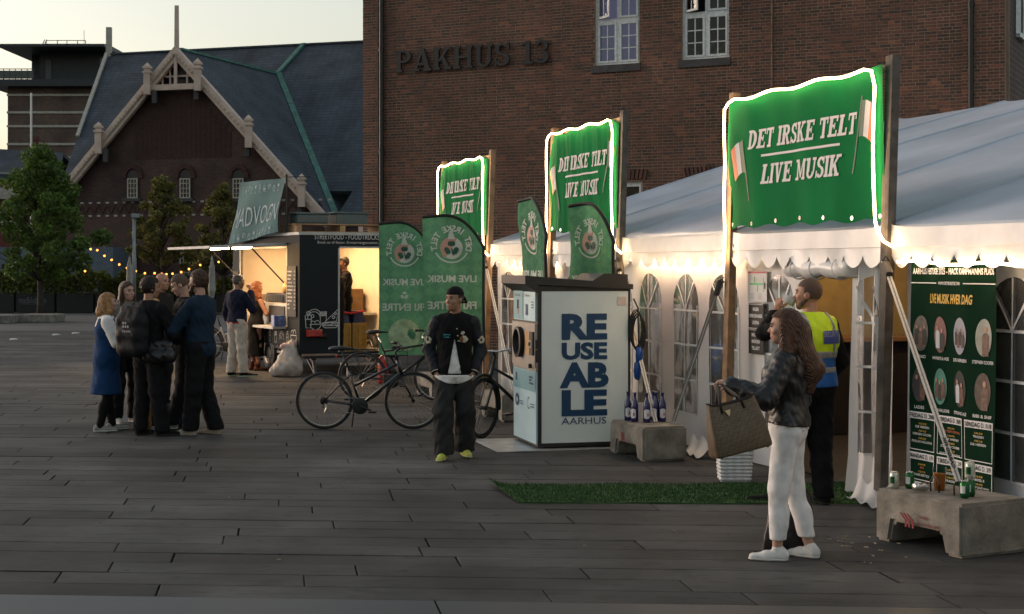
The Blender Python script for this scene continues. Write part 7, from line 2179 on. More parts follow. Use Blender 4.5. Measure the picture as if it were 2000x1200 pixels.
    def face_hair(s, mat, brow=True, lips=True):
        mb = MB()
        if brow:
            for sx in (-1, 1): mb.tube([s.hp(sx * .008, .0545, .016), s.hp(sx * .018, .0555, .0185), s.hp(sx * .029, .0475, .0155)], .0023 * s.H, 5)
            mb.build("eyebrows", mat, s.root, True)
        if lips:
            mb = MB(); mb.ball(s.hp(0, .0535, -.037), (.0115 * s.H, .0035 * s.H, .0042 * s.H), 8, rot=Matrix(s.Rh)); mb.build("mouth", m_lip, s.root, True)
    def garment(s, name, mat, parts, i, cuts=(), wr=(.004, 45), h=None, wide=0., arm_to=1., k=.03, extra=None, armb=1.):
        sf = Soft(h or s.h, k)
        if 'T' in parts: s.torso(sf, i, 'lo' in parts or 'P' in parts)
        if 'P' in parts and 'T' not in parts: sf.ell(s.j['pelvis'], ((.1 if s.fem else .092) * s.H * s.bulk + i, .07 * s.H * s.bulk + i, .08 * s.H + i), k=.05); sf.ell(s.j['belly'] * .55 + s.j['pelvis'] * .45, (.085 * s.H * s.bulk + i, .06 * s.H * s.bulk + i, .07 * s.H + i), k=.05)
        for sd in 'LR':
            if 'A' in parts or 'A' + sd in parts: s.arm(sf, sd, i, arm_to, armb)
            if 'G' in parts: s.leg(sf, sd, i, wide)
        if extra: extra(sf)
        for c in cuts:
            if callable(c): sf.fn(c)
            else: sf.cut(np.array(c[0]) * s.H, c[1])
        if wr: sf.wrinkle(wr[0], wr[1], seed=s.H * 7 + len(name))
        return sf.build(name, mat, s.root)
    def trousers(s, mat, i=.012, wide=.02, top=.575, hem=.03, wr=(.006, 34), name="trousers"):
        an = min(s.j['anL'][2], s.j['anR'][2])
        return s.garment(name, mat, ('P', 'G'), i, [((0, 0, top), (0, 0, 1)), ((0, 0, an / s.H + hem - .045), (0, 0, -1))], wr, wide=wide)
    def shoes(s, mat, sole=None, L=1.):
        for sd in 'LR':
            a = s.j['an' + sd]; t = np.array([*s.toe[sd], 0]) * s.H * L; hl = np.array([a[0], a[1], 0]); f = unit(t); base = a[2] - .045 * s.H
            sf = Soft(min(s.h, .01), .02)
            h0 = hl - f * .022 * s.H
            sf.cap(h0 + [0, 0, base + .034], h0 + t * .55 + [0, 0, base + .038], .036, .036, flat=((0, 0, 1), .9)).cap(h0 + t * .5 + [0, 0, base + .03], h0 + t + [0, 0, base + .026], .042, .032, flat=((0, 0, 1), .7))
            sf.cap(h0 + [0, 0, base + .05], hl + [0, 0, base + .085], .036, .036)
            sf.cut((0, 0, base + .004), (0, 0, -1)).cut((0, 0, base + .105), (0, 0, 1))
            o = sf.build("shoe", mat, s.root)
            sf = Soft(.008, .01); sf.cap(h0 + [0, 0, base + .014], h0 + t * .5 + [0, 0, base + .014], .038, .04, flat=((0, 0, 1), .4)).cap(h0 + t * .5 + [0, 0, base + .014], h0 + t + [0, 0, base + .014], .044, .036, flat=((0, 0, 1), .4)); sf.cut((0, 0, base), (0, 0, -1)); sf.build("sole", sole or mat, o)
    def short_hair(s, mat, i=.006, back=-.03, front=.03, name="hair", volume=1., wr=(.004, 120)):
        sf = Soft(min(s.h * .7, .008), .01); H = s.H
        sf.ell(s.hp(0, -.006, .018), np.array([.0455 * volume, .056 * volume, .0555 * volume]) * H + i, s.Rh)
        hd = s.j['head']; Rt = s.Rh.T
        def c(P):
            q = (P - hd) @ s.Rh / H
            # keep crown and back; free the face
            return (np.maximum(-(q[:, 2] - back) , 0) * 0 + np.maximum(back - q[:, 2], (np.minimum(q[:, 1] - .012, .034 - q[:, 2])))) * H
        sf.fn(c); sf.wrinkle(*wr)
        return sf.build(name, mat, s.root)
    def pack(s, mat, size, c, name="backpack", label=None, r=.06):
        pass

H_BRN = hair_mat("hair_brown", (.06, .028, .014)); H_DRK = hair_mat("hair_dark", (.018, .011, .008)); H_BLD = hair_mat("hair_blond", (.36, .19, .07)); H_RED = hair_mat("hair_auburn", (.16, .05, .018)); H_LBR = hair_mat("hair_light_brown", (.12, .06, .03)); H_STUB = M("hair_stubble", (.10, .06, .042), .8, var=.3, scale=200)
C_BLK = cloth("cloth_black", (.007, .007, .008)); C_WHT = cloth("cloth_white", (.80, .78, .75)); C_CHAR = cloth("cloth_charcoal", (.022, .023, .025)); C_NAVY = cloth("cloth_navy", (.010, .013, .032)); C_DNM = cloth("cloth_blue_dress", (.010, .045, .13)); C_BLUE = cloth("cloth_dark_blue_shirt", (.010, .024, .045)); C_GREY = cloth("cloth_grey_green", (.16, .16, .14)); C_OLV = cloth("cloth_dark_olive", (.02, .016, .012))
C_LEA = M("black_leather", (.009, .009, .010), .38, var=.12, scale=25, bump=.12, bscale=55, spec=.45); C_SNK = cloth("shoe_grey", (.3, .3, .28)); C_SNW = cloth("shoe_white", (.66, .66, .64)); C_BEI = cloth("shoe_beige", (.33, .29, .23)); C_YEL = cloth("shoe_lime", (.5, .56, .12)); C_BRS = cloth("boot_brown", (.12, .04, .02))
C_SOLE = M("sole_white", (.55, .54, .5), .7); C_SOLEB = M("sole_black", (.01, .01, .01), .7)

# ---------------------------------------------------------------- the walking man in the varsity jacket
f = Fig("man in black varsity jacket with backward cap walking past the bicycle", ground(888, 897), (.03, -1), 1.74, SK['tan'], .010, yaw=-.75,
        elR=(.150, -.04, .635), wrR=(.112, .02, .515), elL=(-.150, -.04, .635), wrL=(-.112, .02, .515),
        anR=(.062, .05, .05), knR=(.066, .055, .285), anL=(-.058, -.085, .055), knL=(-.062, .0, .285), toeR=(.03, .125), toeL=(-.03, .125))
f.body([f.hand('R', (-.25, -.02, -1), (-1, 0, 0), .2), f.hand('L', (.25, -.02, -1), (1, 0, 0), .2)], jaw=1.05); f.face_hair(H_DRK)
f.garment("t_shirt", C_WHT, ('T', 'lo'), .016, [((0, 0, .5), (.0, 0, -1)), ((0, 0, .83), (0, 0, 1))], (.004, 40))
f.garment("t_shirt_hem", C_WHT, ('P', 'G'), .034, [((0, 0, .436), (.0, .0, -1)), ((0, 0, .492), (0, 0, 1)), lambda P: np.abs(P[:, 0]) - .118 * f.H, lambda P: (.440 + 3.2 * (P[:, 0] / f.H) ** 2) * f.H - P[:, 2]], (.004, 30))
H = f.H
def vopen(P):   # open front of the jacket: a wedge that widens downwards
    wd = np.clip((.705 * H - P[:, 2]) / (.22 * H), 0, 1.2) * .072
    return np.where((P[:, 1] > 0) & (P[:, 2] < .705 * H), np.minimum(wd - np.abs(P[:, 0]), .02), -.05)
f.garment("jacket", cloth("varsity_wool", (.006, .006, .007), .9), ('T', 'lo'), .030, [((0, 0, .488), (0, 0, -1)), lambda P: np.where(P[:, 2] > .815 * H, .066 - np.hypot(P[:, 0], P[:, 1] - .004), -.05), vopen], (.005, 30))
f.garment("sleeves", cloth("varsity_sleeve", (.018, .021, .027), .6), ('A',), .020, [((0, 0, .0), (0, 0, -1))], (.006, 40), arm_to=.9, armb=1.06)
m_rib = cloth("rib_cream", (.6, .56, .48))
for sd in 'LR':
    e, w_ = f.j['el' + sd], f.j['wr' + sd]; d = unit(w_ - e)
    for k, m_ in ((0, C_BLK), (1, m_rib), (2, C_BLK), (3, m_rib), (4, C_BLK)):
        mb = MB(); c0 = e + (w_ - e) * .88 + d * .011 * k; mb.tube([c0, c0 + d * .0112], .047, 16); mb.build("cuff", m_, f.root, True)
nk = f.j['neck']
for k, m_ in enumerate((C_BLK, m_rib, C_BLK, m_rib, C_BLK)):
    mb = MB(); mb.tube([nk + [.066 * math.cos(t_), .058 * math.sin(t_) + .004, -.012 + .011 * k + .02 * -math.sin(t_)] for t_ in np.linspace(PI * .62, PI * 2.38, 26)], .0075, 6); mb.build("collar", m_, f.root, True)
m_patch = cloth("patch_cream", (.55, .5, .38)); m_pb = cloth("patch_brown", (.2, .08, .03)); m_pbl = cloth("patch_blue", (.03, .04, .3)); m_pt = cloth("patch_teal", (.05, .25, .28))
def patch(x, z, rx, rz_, m_, y=None, name="patch", dy=0.):
    yy = (.067 * H + .030) * math.sqrt(max(.05, 1 - (x / (.1 * H + .030)) ** 2)) * math.sqrt(max(.2, 1 - ((z - .735 * H) / (.105 * H + .06)) ** 2)) + dy
    sf = Soft(.005, .004); sf.ell((x, yy, z), (rx, .012, rz_)); sf.wrinkle(.004, 120); sf.build(name, m_, f.root)
patch(-.085, .70 * H, .05, .036, m_patch, dy=.002); patch(-.07, .70 * H, .02, .026, m_pb, dy=.008); patch(-.105, .70 * H, .018, .026, m_pbl, dy=.008); patch(-.08, .735 * H, .022, .018, m_patch, dy=.002)
for k in range(2): patch(.075, .725 * H - k * .025, .042, .006, m_pt, dy=.002)
for sx, sd in ((1, 'R'), (-1, 'L')):
    c0 = f.j['sh' + sd] * .35 + f.j['el' + sd] * .65 + np.array([sx * .028, .052, 0]); sf = Soft(.006, .006)
    for a_ in range(6): sf.ell(c0 + np.array([.022 * math.cos(a_), -.012 * math.cos(a_) * sx, .028 * math.sin(a_)]), (.017, .014, .017))
    sf.build("patch", m_patch, f.root)
for z in (.76, .72, .69): 
    mb = MB(); mb.ball((-.024 - (.76 - z) * .2, .157, z * H), .007, 8); mb.build("snap_button", m_rib, f.root, True)
f.trousers(cloth("baggy_charcoal", (.028, .029, .03)), .016, .05, .5, .03, (.010, 24))
f.shoes(C_YEL, M("sole_lime", (.5, .52, .25), .7), 1.05)
f.short_hair(H_DRK, .002)
sf = Soft(.007, .012); sf.ell(f.hp(0, -.006, .026), np.array([.0475, .059, .052]) * H, f.Rh)
def capcut(P): q = (P - f.j['head']) @ f.Rh / H; return (.026 + .12 * np.maximum(q[:, 1], 0) * .3 - q[:, 2]) * H
sf.fn(capcut); sf.build("cap", C_BLK, f.root)
sf = Soft(.006, .01); sf.cap(f.hp(-.02, -.06, .015), f.hp(-.02, -.085, -.02), .012, .01).cap(f.hp(.02, -.06, .015), f.hp(.02, -.085, -.02), .012, .01).cap(f.hp(-.02, -.07, .0), f.hp(.02, -.07, .0), .014).cap(f.hp(-.02, -.085, -.02), f.hp(.02, -.085, -.02), .01); sf.build("cap_peak", C_BLK, f.root)

# ---------------------------------------------------------------- woman with the handbag
g_ = ground(1540, 1093)
f = Fig("woman in black leather jacket and white trousers holding a big handbag", g_, (-.94, .34), 1.66, SK['fair'], .009, yaw=.12, female=True, bulk=1.05,
        elL=(-.165, .06, .655), wrL=(-.13, .205, .70), elR=(.15, -.02, .635), wrR=(.13, .04, .50),
        anL=(-.05, .035, .045), knL=(-.055, .03, .285), anR=(.06, -.075, .045), knR=(.058, -.01, .285), toeL=(-.015, .135), toeR=(.05, .125))
H = f.H
f.body([f.hand('L', (.15, 1, .25), (0, .2, -1), .95), f.hand('R', (0, .1, -1), (-1, 0, 0), .6)], hh=.0055); f.face_hair(H_DRK)
f.garment("top", C_WHT, ('T', 'lo'), .010, [((0, 0, .52), (0, 0, -1)), ((0, 0, .83), (0, 0, 1))])
f.garment("leather_jacket", C_LEA, ('T', 'lo', 'A'), .028, [((0, 0, .545), (0, .1, -1)), ((0, 0, .85), (0, 0, 1))], (.006, 42), arm_to=.97, armb=1.12)
for sd in ('L',):
    e, w_ = f.j['elL'], f.j['wrL']; d = unit(w_ - e); mb = MB()
    for k in range(9):
        c0 = e + (w_ - e) * (.1 + k * .09); mb.tube([c0 + d * (.016 * t_) for t_ in (-.5, 0, .5)], [.066 - k * .0012, .0705 - k * .0012, .066 - k * .0012], 16)
    _q = mb.build("quilted_sleeve", C_LEA, f.root, True); _q["kind"] = "stuff"
mb = MB(); mb.tube([f.j['belly'] + np.array([-.05 * H - .045, .085, -.04]), f.j['belly'] + np.array([-.04 * H - .035, .10, .06])], .003, 5); mb.build("zip", m_chrome, f.root)
f.trousers(cloth("cloth_white_denim", (.78, .77, .76), .8, bump=.08), .006, .010, .57, .085, (.0035, 22))
f.shoes(C_SNW, C_SOLE, .86)
mb = MB()
for sd in 'LR':
    a_ = f.j['an' + sd]
sf = Soft(.008, .03); hd = f.hp(0, -.006, .016)
sf.ell(hd, np.array([.050, .062, .060]) * H, f.Rh)
bk_ = [f.hp(0, -.03, .03), f.hp(0, -.055, -.02), f.j['neck'] + np.array([0, -.075 * 1, .02]) * 1, f.j['chest'] + np.array([-.01, -.155, .05]), f.j['belly'] + np.array([-.02, -.15, .1])]
sf.chain(bk_, [.07, .085, .085, .08, .03], k=.04, flat=None)
sf.chain([f.hp(-.045, .0, .02), f.hp(-.052, -.005, -.04), f.j['shL'] + np.array([.035, .0, .035]), f.j['shL'] + np.array([.03, .02, -.12]), f.j['shL'] + np.array([.03, .05, -.26])], [.03, .045, .05, .045, .012], k=.03)
sf.chain([f.hp(.045, .0, .02), f.hp(.052, -.005, -.04), f.j['shR'] + np.array([-.04, -.03, .03]), f.j['shR'] + np.array([-.03, -.05, -.12])], [.03, .04, .045, .02], k=.03)
def facecut(P): q = (P - f.j['head']) @ f.Rh / f.H; return np.minimum(np.minimum(q[:, 1] - .016, .042 - q[:, 2]), q[:, 2] + .09) * f.H
sf.fn(facecut).wrinkle(.0035, 110, (1, 1, .06)); sf.build("long_hair", hair_mat("hair_chestnut", (.085, .036, .017)), f.root)
# her handbag hangs from the raised left hand
Rz = world_of(f.root)
hw_ = Rz @ Vector(f.j['wrL'] + unit((.15, 1, .25)) * .055 * H)
WORLD[0] = True
hb = tag(empty("handbag", tuple(hw_ - Vector((0, 0, .62)))), "brown patterned tote handbag hanging from the woman's raised hand", "handbag")
def bag_mat():
    m = M("patterned_brown_bag", (.13, .095, .06), .5, var=.15, scale=20, spec=.3)
    n = m.node_tree; b = n.nodes["Principled BSDF"]; src = b.inputs["Base Color"].links[0].from_socket
    g = n.nodes.new("ShaderNodeNewGeometry"); mp = n.nodes.new("ShaderNodeMapping"); mp.inputs["Rotation"].default_value = (0, R(45), R(10))
    ck = n.nodes.new("ShaderNodeTexChecker"); ck.inputs["Scale"].default_value = 58; ck.inputs[1].default_value = (1, 1, 1, 1); ck.inputs[2].default_value = (.78, .75, .70, 1)
    n.links.new(g.outputs["Position"], mp.inputs[0]); n.links.new(mp.outputs[0], ck.inputs[0])
    mx = n.nodes.new("ShaderNodeMix"); mx.data_type = 'RGBA'; mx.blend_type = 'MULTIPLY'; mx.inputs[0].default_value = 1
    n.links.new(src, mx.inputs[6]); n.links.new(ck.outputs[0], mx.inputs[7]); n.links.new(mx.outputs[2], b.inputs["Base Color"])
    return m
m_bag = bag_mat(); m_bagd = cloth("bag_dark_trim", (.02, .012, .008), .5)
ctr = at(1437, 832, 9.75); e1 = Vector((.96, .28, 0)); e2 = Vector((-.28, .96, 0)); ez = Vector((-.13, -.02, .99)).normalized()
tilt = Matrix.Rotation(R(-12), 3, Vector((0, 1, 0)))
def BGp(x, y, z): return ctr + tilt @ (e1 * x + e2 * y + Vector((0, 0, z)))
V = []; Fc = []
prof = [(.195, .085, -.165), (.20, .09, -.15), (.19, .075, 0.), (.165, .035, .13), (.16, .028, .165)]
for hx, hy, z in prof:
    for k in range(28):
        a = 2 * PI * k / 28; sx = abs(math.cos(a)) ** .35 * (1 if math.cos(a) >= 0 else -1); sy = abs(math.sin(a)) ** .35 * (1 if math.sin(a) >= 0 else -1)
        V.append(BGp(hx * sx, hy * sy, z + .012 * math.cos(2 * a) * (1 if z > .1 else 0)))
for i in range(4):
    for k in range(28): l = (k + 1) % 28; Fc.append((i * 28 + k, i * 28 + l, (i + 1) * 28 + l, (i + 1) * 28 + k))
Fc.append(tuple(reversed(range(28))))
mesh_obj("bag_body", V, Fc, m_bag, hb, True)
mb = MB(); mb.tube([BGp(.0 + prof[-1][0] * (abs(math.cos(2 * PI * k / 28)) ** .35) * (1 if math.cos(2 * PI * k / 28) >= 0 else -1), prof[-1][1] * (abs(math.sin(2 * PI * k / 28)) ** .35) * (1 if math.sin(2 * PI * k / 28) >= 0 else -1), .165 + .012 * math.cos(4 * PI * k / 28)) for k in range(28)], .006, 6, closed=True); mb.build("rim", m_bagd, hb)
for y in (-.03, .03):
    mb = MB(); mb.tube([BGp(-.09, y * 1.3, .10), BGp(-.085, y, .17), hw_ + Vector((-.012, y * .3, -.01)), hw_ + Vector((.012, y * .3, -.01)), BGp(.06, y, .17), BGp(.065, y * 1.3, .10)], .0085, 7); mb.build("handle", m_bagd, hb, True)
mb = MB(); mb.prism([BGp(-.075, -.052, .115), BGp(-.035, -.052, .115), BGp(-.055, -.066, .075)], e2 * .01); mb.build("triangle_badge", M("brass_badge", (.5, .36, .18), .35, metal=.6), hb)
for sx in (-1, 1):
    for sy in (-1, 1): mb = MB(); mb.ball(BGp(sx * .16, sy * .06, -.168), .009, 6); mb.build("foot_stud", m_chrome, hb)
# black carrier bag behind her legs
c0 = at(1545, 1010, 10.35); 
V = []; Fc = []; q = Vector((c0.x + .01, 10.40, .004)); ring = 32
for ri, (hx, hy, z, ox) in enumerate(((.155, .05, 0., -.03), (.165, .06, .02, -.03), (.16, .055, .13, -.02), (.145, .045, .27, .0), (.12, .03, .38, .02), (.07, .018, .45, .03), (.022, .010, .52, .01), (.014, .008, .60, .0))):
    for k in range(ring):
        a = 2 * PI * k / ring; sx = abs(math.cos(a)) ** .45 * (1 if math.cos(a) >= 0 else -1); sy = abs(math.sin(a)) ** .45 * (1 if math.sin(a) >= 0 else -1)
        cr = .010 * math.sin(5 * a + ri * 1.7) + .006 * math.sin(11 * a - ri * 2.3)
        V.append(q + Vector((ox + (hx + cr) * sx, (hy + cr * .8) * sy, z + (.012 * math.sin(3 * a + ri) if ri > 1 else 0))))
for i in range(7):
    for k in range(ring): l = (k + 1) % ring; Fc.append((i * ring + k, i * ring + l, (i + 1) * ring + l, (i + 1) * ring + k))
Fc.append(tuple(reversed(range(ring)))); Fc.append(tuple(range(7 * ring, 8 * ring)))
tag(mesh_obj("carrier_bag", V, Fc, M("black_plastic", (.006, .006, .007), .45, bump=.35, bscale=24), None, True), "black carrier bag between the legs of the woman with the handbag", "bag")
WORLD[0] = False

# ---------------------------------------------------------------- security guard
g_ = ground(1585, 985)
f = Fig("security guard in yellow and blue vest drinking at the tent entrance", (2.44, 12.55), (-.42, .91), 1.85, SK['ruddy'], .010, yaw=.75, pitch=.05, bulk=1.2,
        elL=(-.15, .145, .755), wrL=(-.055, .175, .862), elR=(.165, .0, .63), wrR=(.14, .10, .52), anL=(-.07, .10, .045), knL=(-.065, .07, .285), toeL=(-.12, .10))
H = f.H
f.body([f.hand('L', (.45, .25, .75), (.9, .2, -.2), .75), f.hand('R', (0, .5, -.8), (-1, 0, 0), .6)], hh=.006, jaw=1.12); f.face_hair(H_STUB)
f.short_hair(H_STUB, .0015, -.02, wr=(.0008, 90))
sf = Soft(.005, .012); sf.chain([f.hp(-.036, .0, -.02), f.hp(-.032, .022, -.045), f.hp(0, .037, -.056), f.hp(.032, .022, -.045), f.hp(.036, .0, -.02)], [.010 * H, .011 * H, .0145 * H, .011 * H, .010 * H]); sf.build("beard", H_STUB, f.root)
f.garment("shirt", C_BLK, ('T', 'lo', 'A'), .016, [((0, 0, .55), (0, 0, -1)), ((0, 0, .858), (0, 0, 1))], (.004, 45), arm_to=.9)
m_hv = M("hi_vis_yellow", (.62, .85, .03), .5, var=.06, scale=10, spec=.2); m_hvb = M("vest_blue", (.012, .11, .36), .6, var=.08); m_refl = M("reflective_grey", (.30, .30, .29), .4, metal=.3, var=.15, scale=40)
vz = lambda a, b: [((0, 0, a), (0, 0, -1)), ((0, 0, b), (0, 0, 1))]
V_I = .036
f.garment("vest", m_hv, ('T', 'lo'), V_I, vz(.66, .852) + [lambda P: np.abs(P[:, 0]) - .118 * H], (.004, 28))
f.garment("vest_lower", m_hvb, ('T', 'lo'), V_I + .001, vz(.525, .662), (.004, 28))
f.garment("reflective_band", m_refl, ('T', 'lo'), V_I + .005, vz(.648, .68), (.004, 28)); f.garment("reflective_band", m_refl, ('T', 'lo'), V_I + .005, vz(.585, .612), (.004, 28))
for sx in (-1, 1): f.garment("reflective_band", m_refl, ('T',), V_I + .004, vz(.68, .85) + [lambda P, sx=sx: np.abs(P[:, 0] - sx * .066 * H) - .019], (.004, 28))
def back(x, y, off): 
    yy = -math.sqrt(max(0.02, 1 - (x / (.1 * H * 1.2 + V_I)) ** 2)) * (.067 * H * 1.2 + V_I) * math.sqrt(max(.3, 1 - ((y - .735 * H) / (.105 * H + V_I)) ** 2)) - .012 - off
    return (x, yy, y)
printed("back_patch", subdiv(rect_vf(-.01, .18, .715 * H, .772 * H, 0, 8), .05), M("violet_blue_patch", (.06, .08, .3), .5), f.root, back)
printed("lettering", subdiv(text_in_rect("SECURITY", -.01, .16, .745 * H, .768 * H, .0, 0, .003), .03), M("vest_print_grey", (.4, .42, .5), .5), f.root, back)
f.trousers(C_BLK, .016, .03, .565, .03); f.shoes(C_BLK, C_SOLEB, 1.1)
wl = f.j['wrL']; mb = MB(); cp_ = f.hp(0, .088, -.03); axm = Matrix(f.Rh) @ Matrix.Rotation(R(112), 3, 'X')
mb.lathe([(.002, -.05), (.028, -.05), (.040, .05), (.038, .05), (.027, -.045), (.002, -.045)], Vector(cp_), 16, axis=axm)
cpo = mb.build("paper_cup", M("paper_cup_white", (.6, .58, .54), .6), None, True); cpo.matrix_world = world_of(f.root); tag(cpo, "white paper cup at the guard's mouth", "cup")
mb = MB(); mb.tube([f.j['neck'] + np.array([.05, -.06, .015]), f.j['neck'] + np.array([.075, -.03, .02])], .012, 6); mb.build("radio_clip", m_black_metal, f.root)

# ---------------------------------------------------------------- the group at the left
f = Fig("blond woman in a blue pinafore dress at the left of the group", ground(207, 842), (.93, .36), 1.63, SK['fair'], .012, yaw=-.05, pitch=.12, female=True,
        elR=(.135, .06, .645), wrR=(.06, .15, .755), elL=(-.13, .07, .645), wrL=(-.05, .17, .765), anL=(-.05, .05, .045), anR=(.055, -.05, .045))
H = f.H
f.body([f.hand('R', (-.3, .4, .9), (-.8, .2, 0), .8, .006), f.hand('L', (.3, .4, .9), (.8, .2, 0), .8, .006)], bare='LR'); f.face_hair(H_LBR)
f.garment("t_shirt", C_WHT, ('T', 'lo', 'A'), .018, [((0, 0, .6), (0, 0, -1)), ((0, 0, .845), (0, 0, 1))], (.004, 40), arm_to=.0, armb=1.25)
f.garment("pinafore_dress", C_DNM, ('T', 'lo'), .026, [((0, 0, .27), (0, 0, -1)), ((0, 0, .82), (0, 0, 1)), lambda P: np.where(P[:, 2] > .76 * f.H, np.abs(np.abs(P[:, 0]) - .06 * f.H) - .032 * f.H, -1)], (.006, 20), extra=lambda sf: sf.cap(f.j['belly'], np.array([0, 0, .22]) * f.H, .088 * f.H, .138 * f.H, k=.06, flat=((0, 1, 0), .86)))
f.trousers(C_BLK, .004, .006, .5, .02, None, "leggings"); f.shoes(C_SNK, C_SOLE)
sf = Soft(.009, .02); sf.ell(f.hp(0, -.008, .016), np.array([.053, .065, .064]) * H, f.Rh); sf.chain([f.hp(0, -.03, 0), f.hp(0, -.045, -.06), f.hp(0, -.03, -.10)], [.075, .085, .06]); 
for sx in (-1, 1): sf.chain([f.hp(sx * .045, -.005, .01), f.hp(sx * .05, -.0, -.06), f.hp(sx * .042, -.0, -.095)], [.03, .04, .025])
sf.fn(lambda P: np.minimum(np.minimum(((P - f.j['head']) @ f.Rh)[:, 1] - .02 * f.H, .036 * f.H - ((P - f.j['head']) @ f.Rh)[:, 2]), 1)).wrinkle(.004, 90, (1, 1, .12)); sf.build("bob_hair", H_BLD, f.root)

f = Fig("woman with brown hair and grey hooded top behind the blond woman", ground(246, 826), (.62, -.78), 1.76, SK['fair'], .013, yaw=.25, female=True)
H = f.H
f.body([f.hand('R', (0, .3, -1), (-1, 0, 0), .5, .007), f.hand('L', (0, .3, -1), (1, 0, 0), .5, .007)], hh=.007); f.face_hair(H_BRN)
f.garment("hooded_top", C_GREY, ('T', 'lo', 'A'), .03, [((0, 0, .5), (0, 0, -1)), ((0, 0, .87), (0, 0, 1))], (.007, 34), extra=lambda sf: sf.chain([f.j['neck'] + np.array([.07, .03, .0]), f.j['neck'] + np.array([.06, -.07, .02]), f.j['neck'] + np.array([-.06, -.07, .02]), f.j['neck'] + np.array([-.07, .03, 0])], [.035, .05, .05, .035]))
f.trousers(C_BLK, .01, .02); f.shoes(C_SNK, C_SOLE)
sf = Soft(.009, .02); sf.ell(f.hp(0, -.008, .016), np.array([.050, .061, .061]) * H, f.Rh)
for sx in (-1, 1): sf.chain([f.hp(sx * .042, .0, .02), f.hp(sx * .052, .005, -.05), f.hp(sx * .055, .012, -.10)], [.03, .036, .022])
sf.chain([f.hp(0, -.03, 0), f.hp(0, -.045, -.08)], [.07, .07])
sf.fn(lambda P: np.minimum(((P - f.j['head']) @ f.Rh)[:, 1] - .014 * f.H, .046 * f.H - np.abs(((P - f.j['head']) @ f.Rh)[:, 0]) * .5 - ((P - f.j['head']) @ f.Rh)[:, 2])).wrinkle(.003, 90, (1, 1, .12)); sf.build("shoulder_hair", H_BRN, f.root)

f = Fig("man in black seen from behind wearing a black backpack", ground(290, 852), (.50, .87), 1.83, SK['tan'], .012, yaw=-.45, elR=(.16, .05, .64), wrR=(.10, .15, .60), elL=(-.16, .05, .64), wrL=(-.10, .15, .6), anL=(-.07, .0, .045), anR=(.08, .04, .045), toeR=(.09, .11))
H = f.H
f.body([f.hand('R', (-.7, .6, 0), (0, 0, -1), .7, .007), f.hand('L', (.7, .6, 0), (0, 0, -1), .7, .007)]); f.face_hair(H_DRK)
f.short_hair(H_DRK, .010, -.045, volume=1.04, wr=(.006, 110))
f.garment("shirt_collar", C_WHT, ('T',), .014, [((0, 0, .8), (0, 0, -1)), ((0, 0, .866), (0, 0, 1))], None)
f.garment("jacket", C_BLK, ('T', 'lo', 'A'), .030, [((0, 0, .47), (0, 0, -1)), ((0, 0, .853), (0, 0, 1))], (.006, 32))
f.trousers(C_BLK, .016, .03); f.shoes(C_BLK, C_SOLEB, 1.1)
M0 = world_of(f.root)
def worn(sf, name, mat, lab, cat):
    o = sf.build(name, mat, None); o.matrix_world = M0; return tag(o, lab, cat)
sf = Soft(.014, .05); b0 = f.j['chest'] + np.array([-.02, -.24, -.12])
sf.cap(b0 + [-.1, 0, -.2], b0 + [.1, 0, -.2], .11, k=.06).cap(b0 + [-.11, 0, .1], b0 + [.11, 0, .1], .11, k=.06).cap(b0 + [-.1, 0, -.05], b0 + [.1, 0, -.05], .12, k=.06).cap(b0 + [-.12, 0, .23], b0 + [.12, 0, .23], .05, k=.05).wrinkle(.004, 30)
bp_ = worn(sf, "backpack", cloth("backpack_nylon", (.009, .010, .012), .6), "big black roll top backpack on the man seen from behind", "backpack")
def bpk(x, y, off): return (b0[0] + x, b0[1] - .115 - off, b0[2] + y)
_o = printed("lettering", text_in_rect("Hugin", -.02, .1, -.03, .005, .02, 0, .02), M("reflective_print", (.5, .5, .5), .5), None, bpk); _o.parent = bp_
for k in range(5): _o = printed("reflective_dot", rect_vf(-.02 + .035 * (k % 3), .0 + .035 * (k % 3), .03 + .04 * (k // 3), .055 + .04 * (k // 3), .02), M("reflective_print", (.5, .5, .5), .5), None, bpk); _o.parent = bp_
sf = Soft(.012, .03); b1_ = f.j['pelvis'] + np.array([.22, -.05, .02]); sf.cap(b1_ + [-.1, -.05, -.06], b1_ + [.1, .05, -.06], .09, k=.04).cap(b1_ + [-.1, -.05, .07], b1_ + [.1, .05, .07], .05, k=.04).wrinkle(.008, 30)
worn(sf, "shoulder_bag", M("black_shiny_bag", (.008, .008, .009), .35, bump=.2, bscale=20), "shiny black shoulder bag at the hip of the man with the backpack", "bag")

f = Fig("man with shaved head eating, behind the bearded man", ground(362, 836), (-.9, -.25), 1.86, SK['fair'], .013, yaw=-.15, pitch=-.45, elR=(.15, .05, .65), wrR=(.06, .15, .76), elL=(-.15, .05, .65), wrL=(-.05, .16, .77), head=(0, .035, .925), anL=(-.07, .09, .045), toeL=(-.04, .14))
H = f.H
f.body([f.hand('R', (-.4, .5, .6), (-.8, .2, 0), .8, .007), f.hand('L', (.4, .5, .6), (.8, .2, 0), .8, .007)], hh=.007); f.face_hair(H_STUB); f.short_hair(H_STUB, .002, -.02, wr=(.0008, 90))
f.garment("jacket", C_BLK, ('T', 'lo', 'A'), .026, [((0, 0, .5), (0, 0, -1)), ((0, 0, .85), (0, 0, 1))], (.006, 32)); f.trousers(C_BLK, .016, .03); f.shoes(C_SNK, C_SOLE, 1.1)
M0 = world_of(f.root)
sf = Soft(.01, .02); c = (f.j['wrL'] + f.j['wrR']) / 2 + np.array([0, .06, .085]); sf.ell(c, (.06, .045, .03)).ell(c + [0, 0, .03], (.055, .04, .025)).wrinkle(.006, 60); worn(sf, "burger", M("bread_and_filling", (.5, .3, .14), .7, var=.5, scale=30), "burger held in both hands by the man with the shaved head", "food")
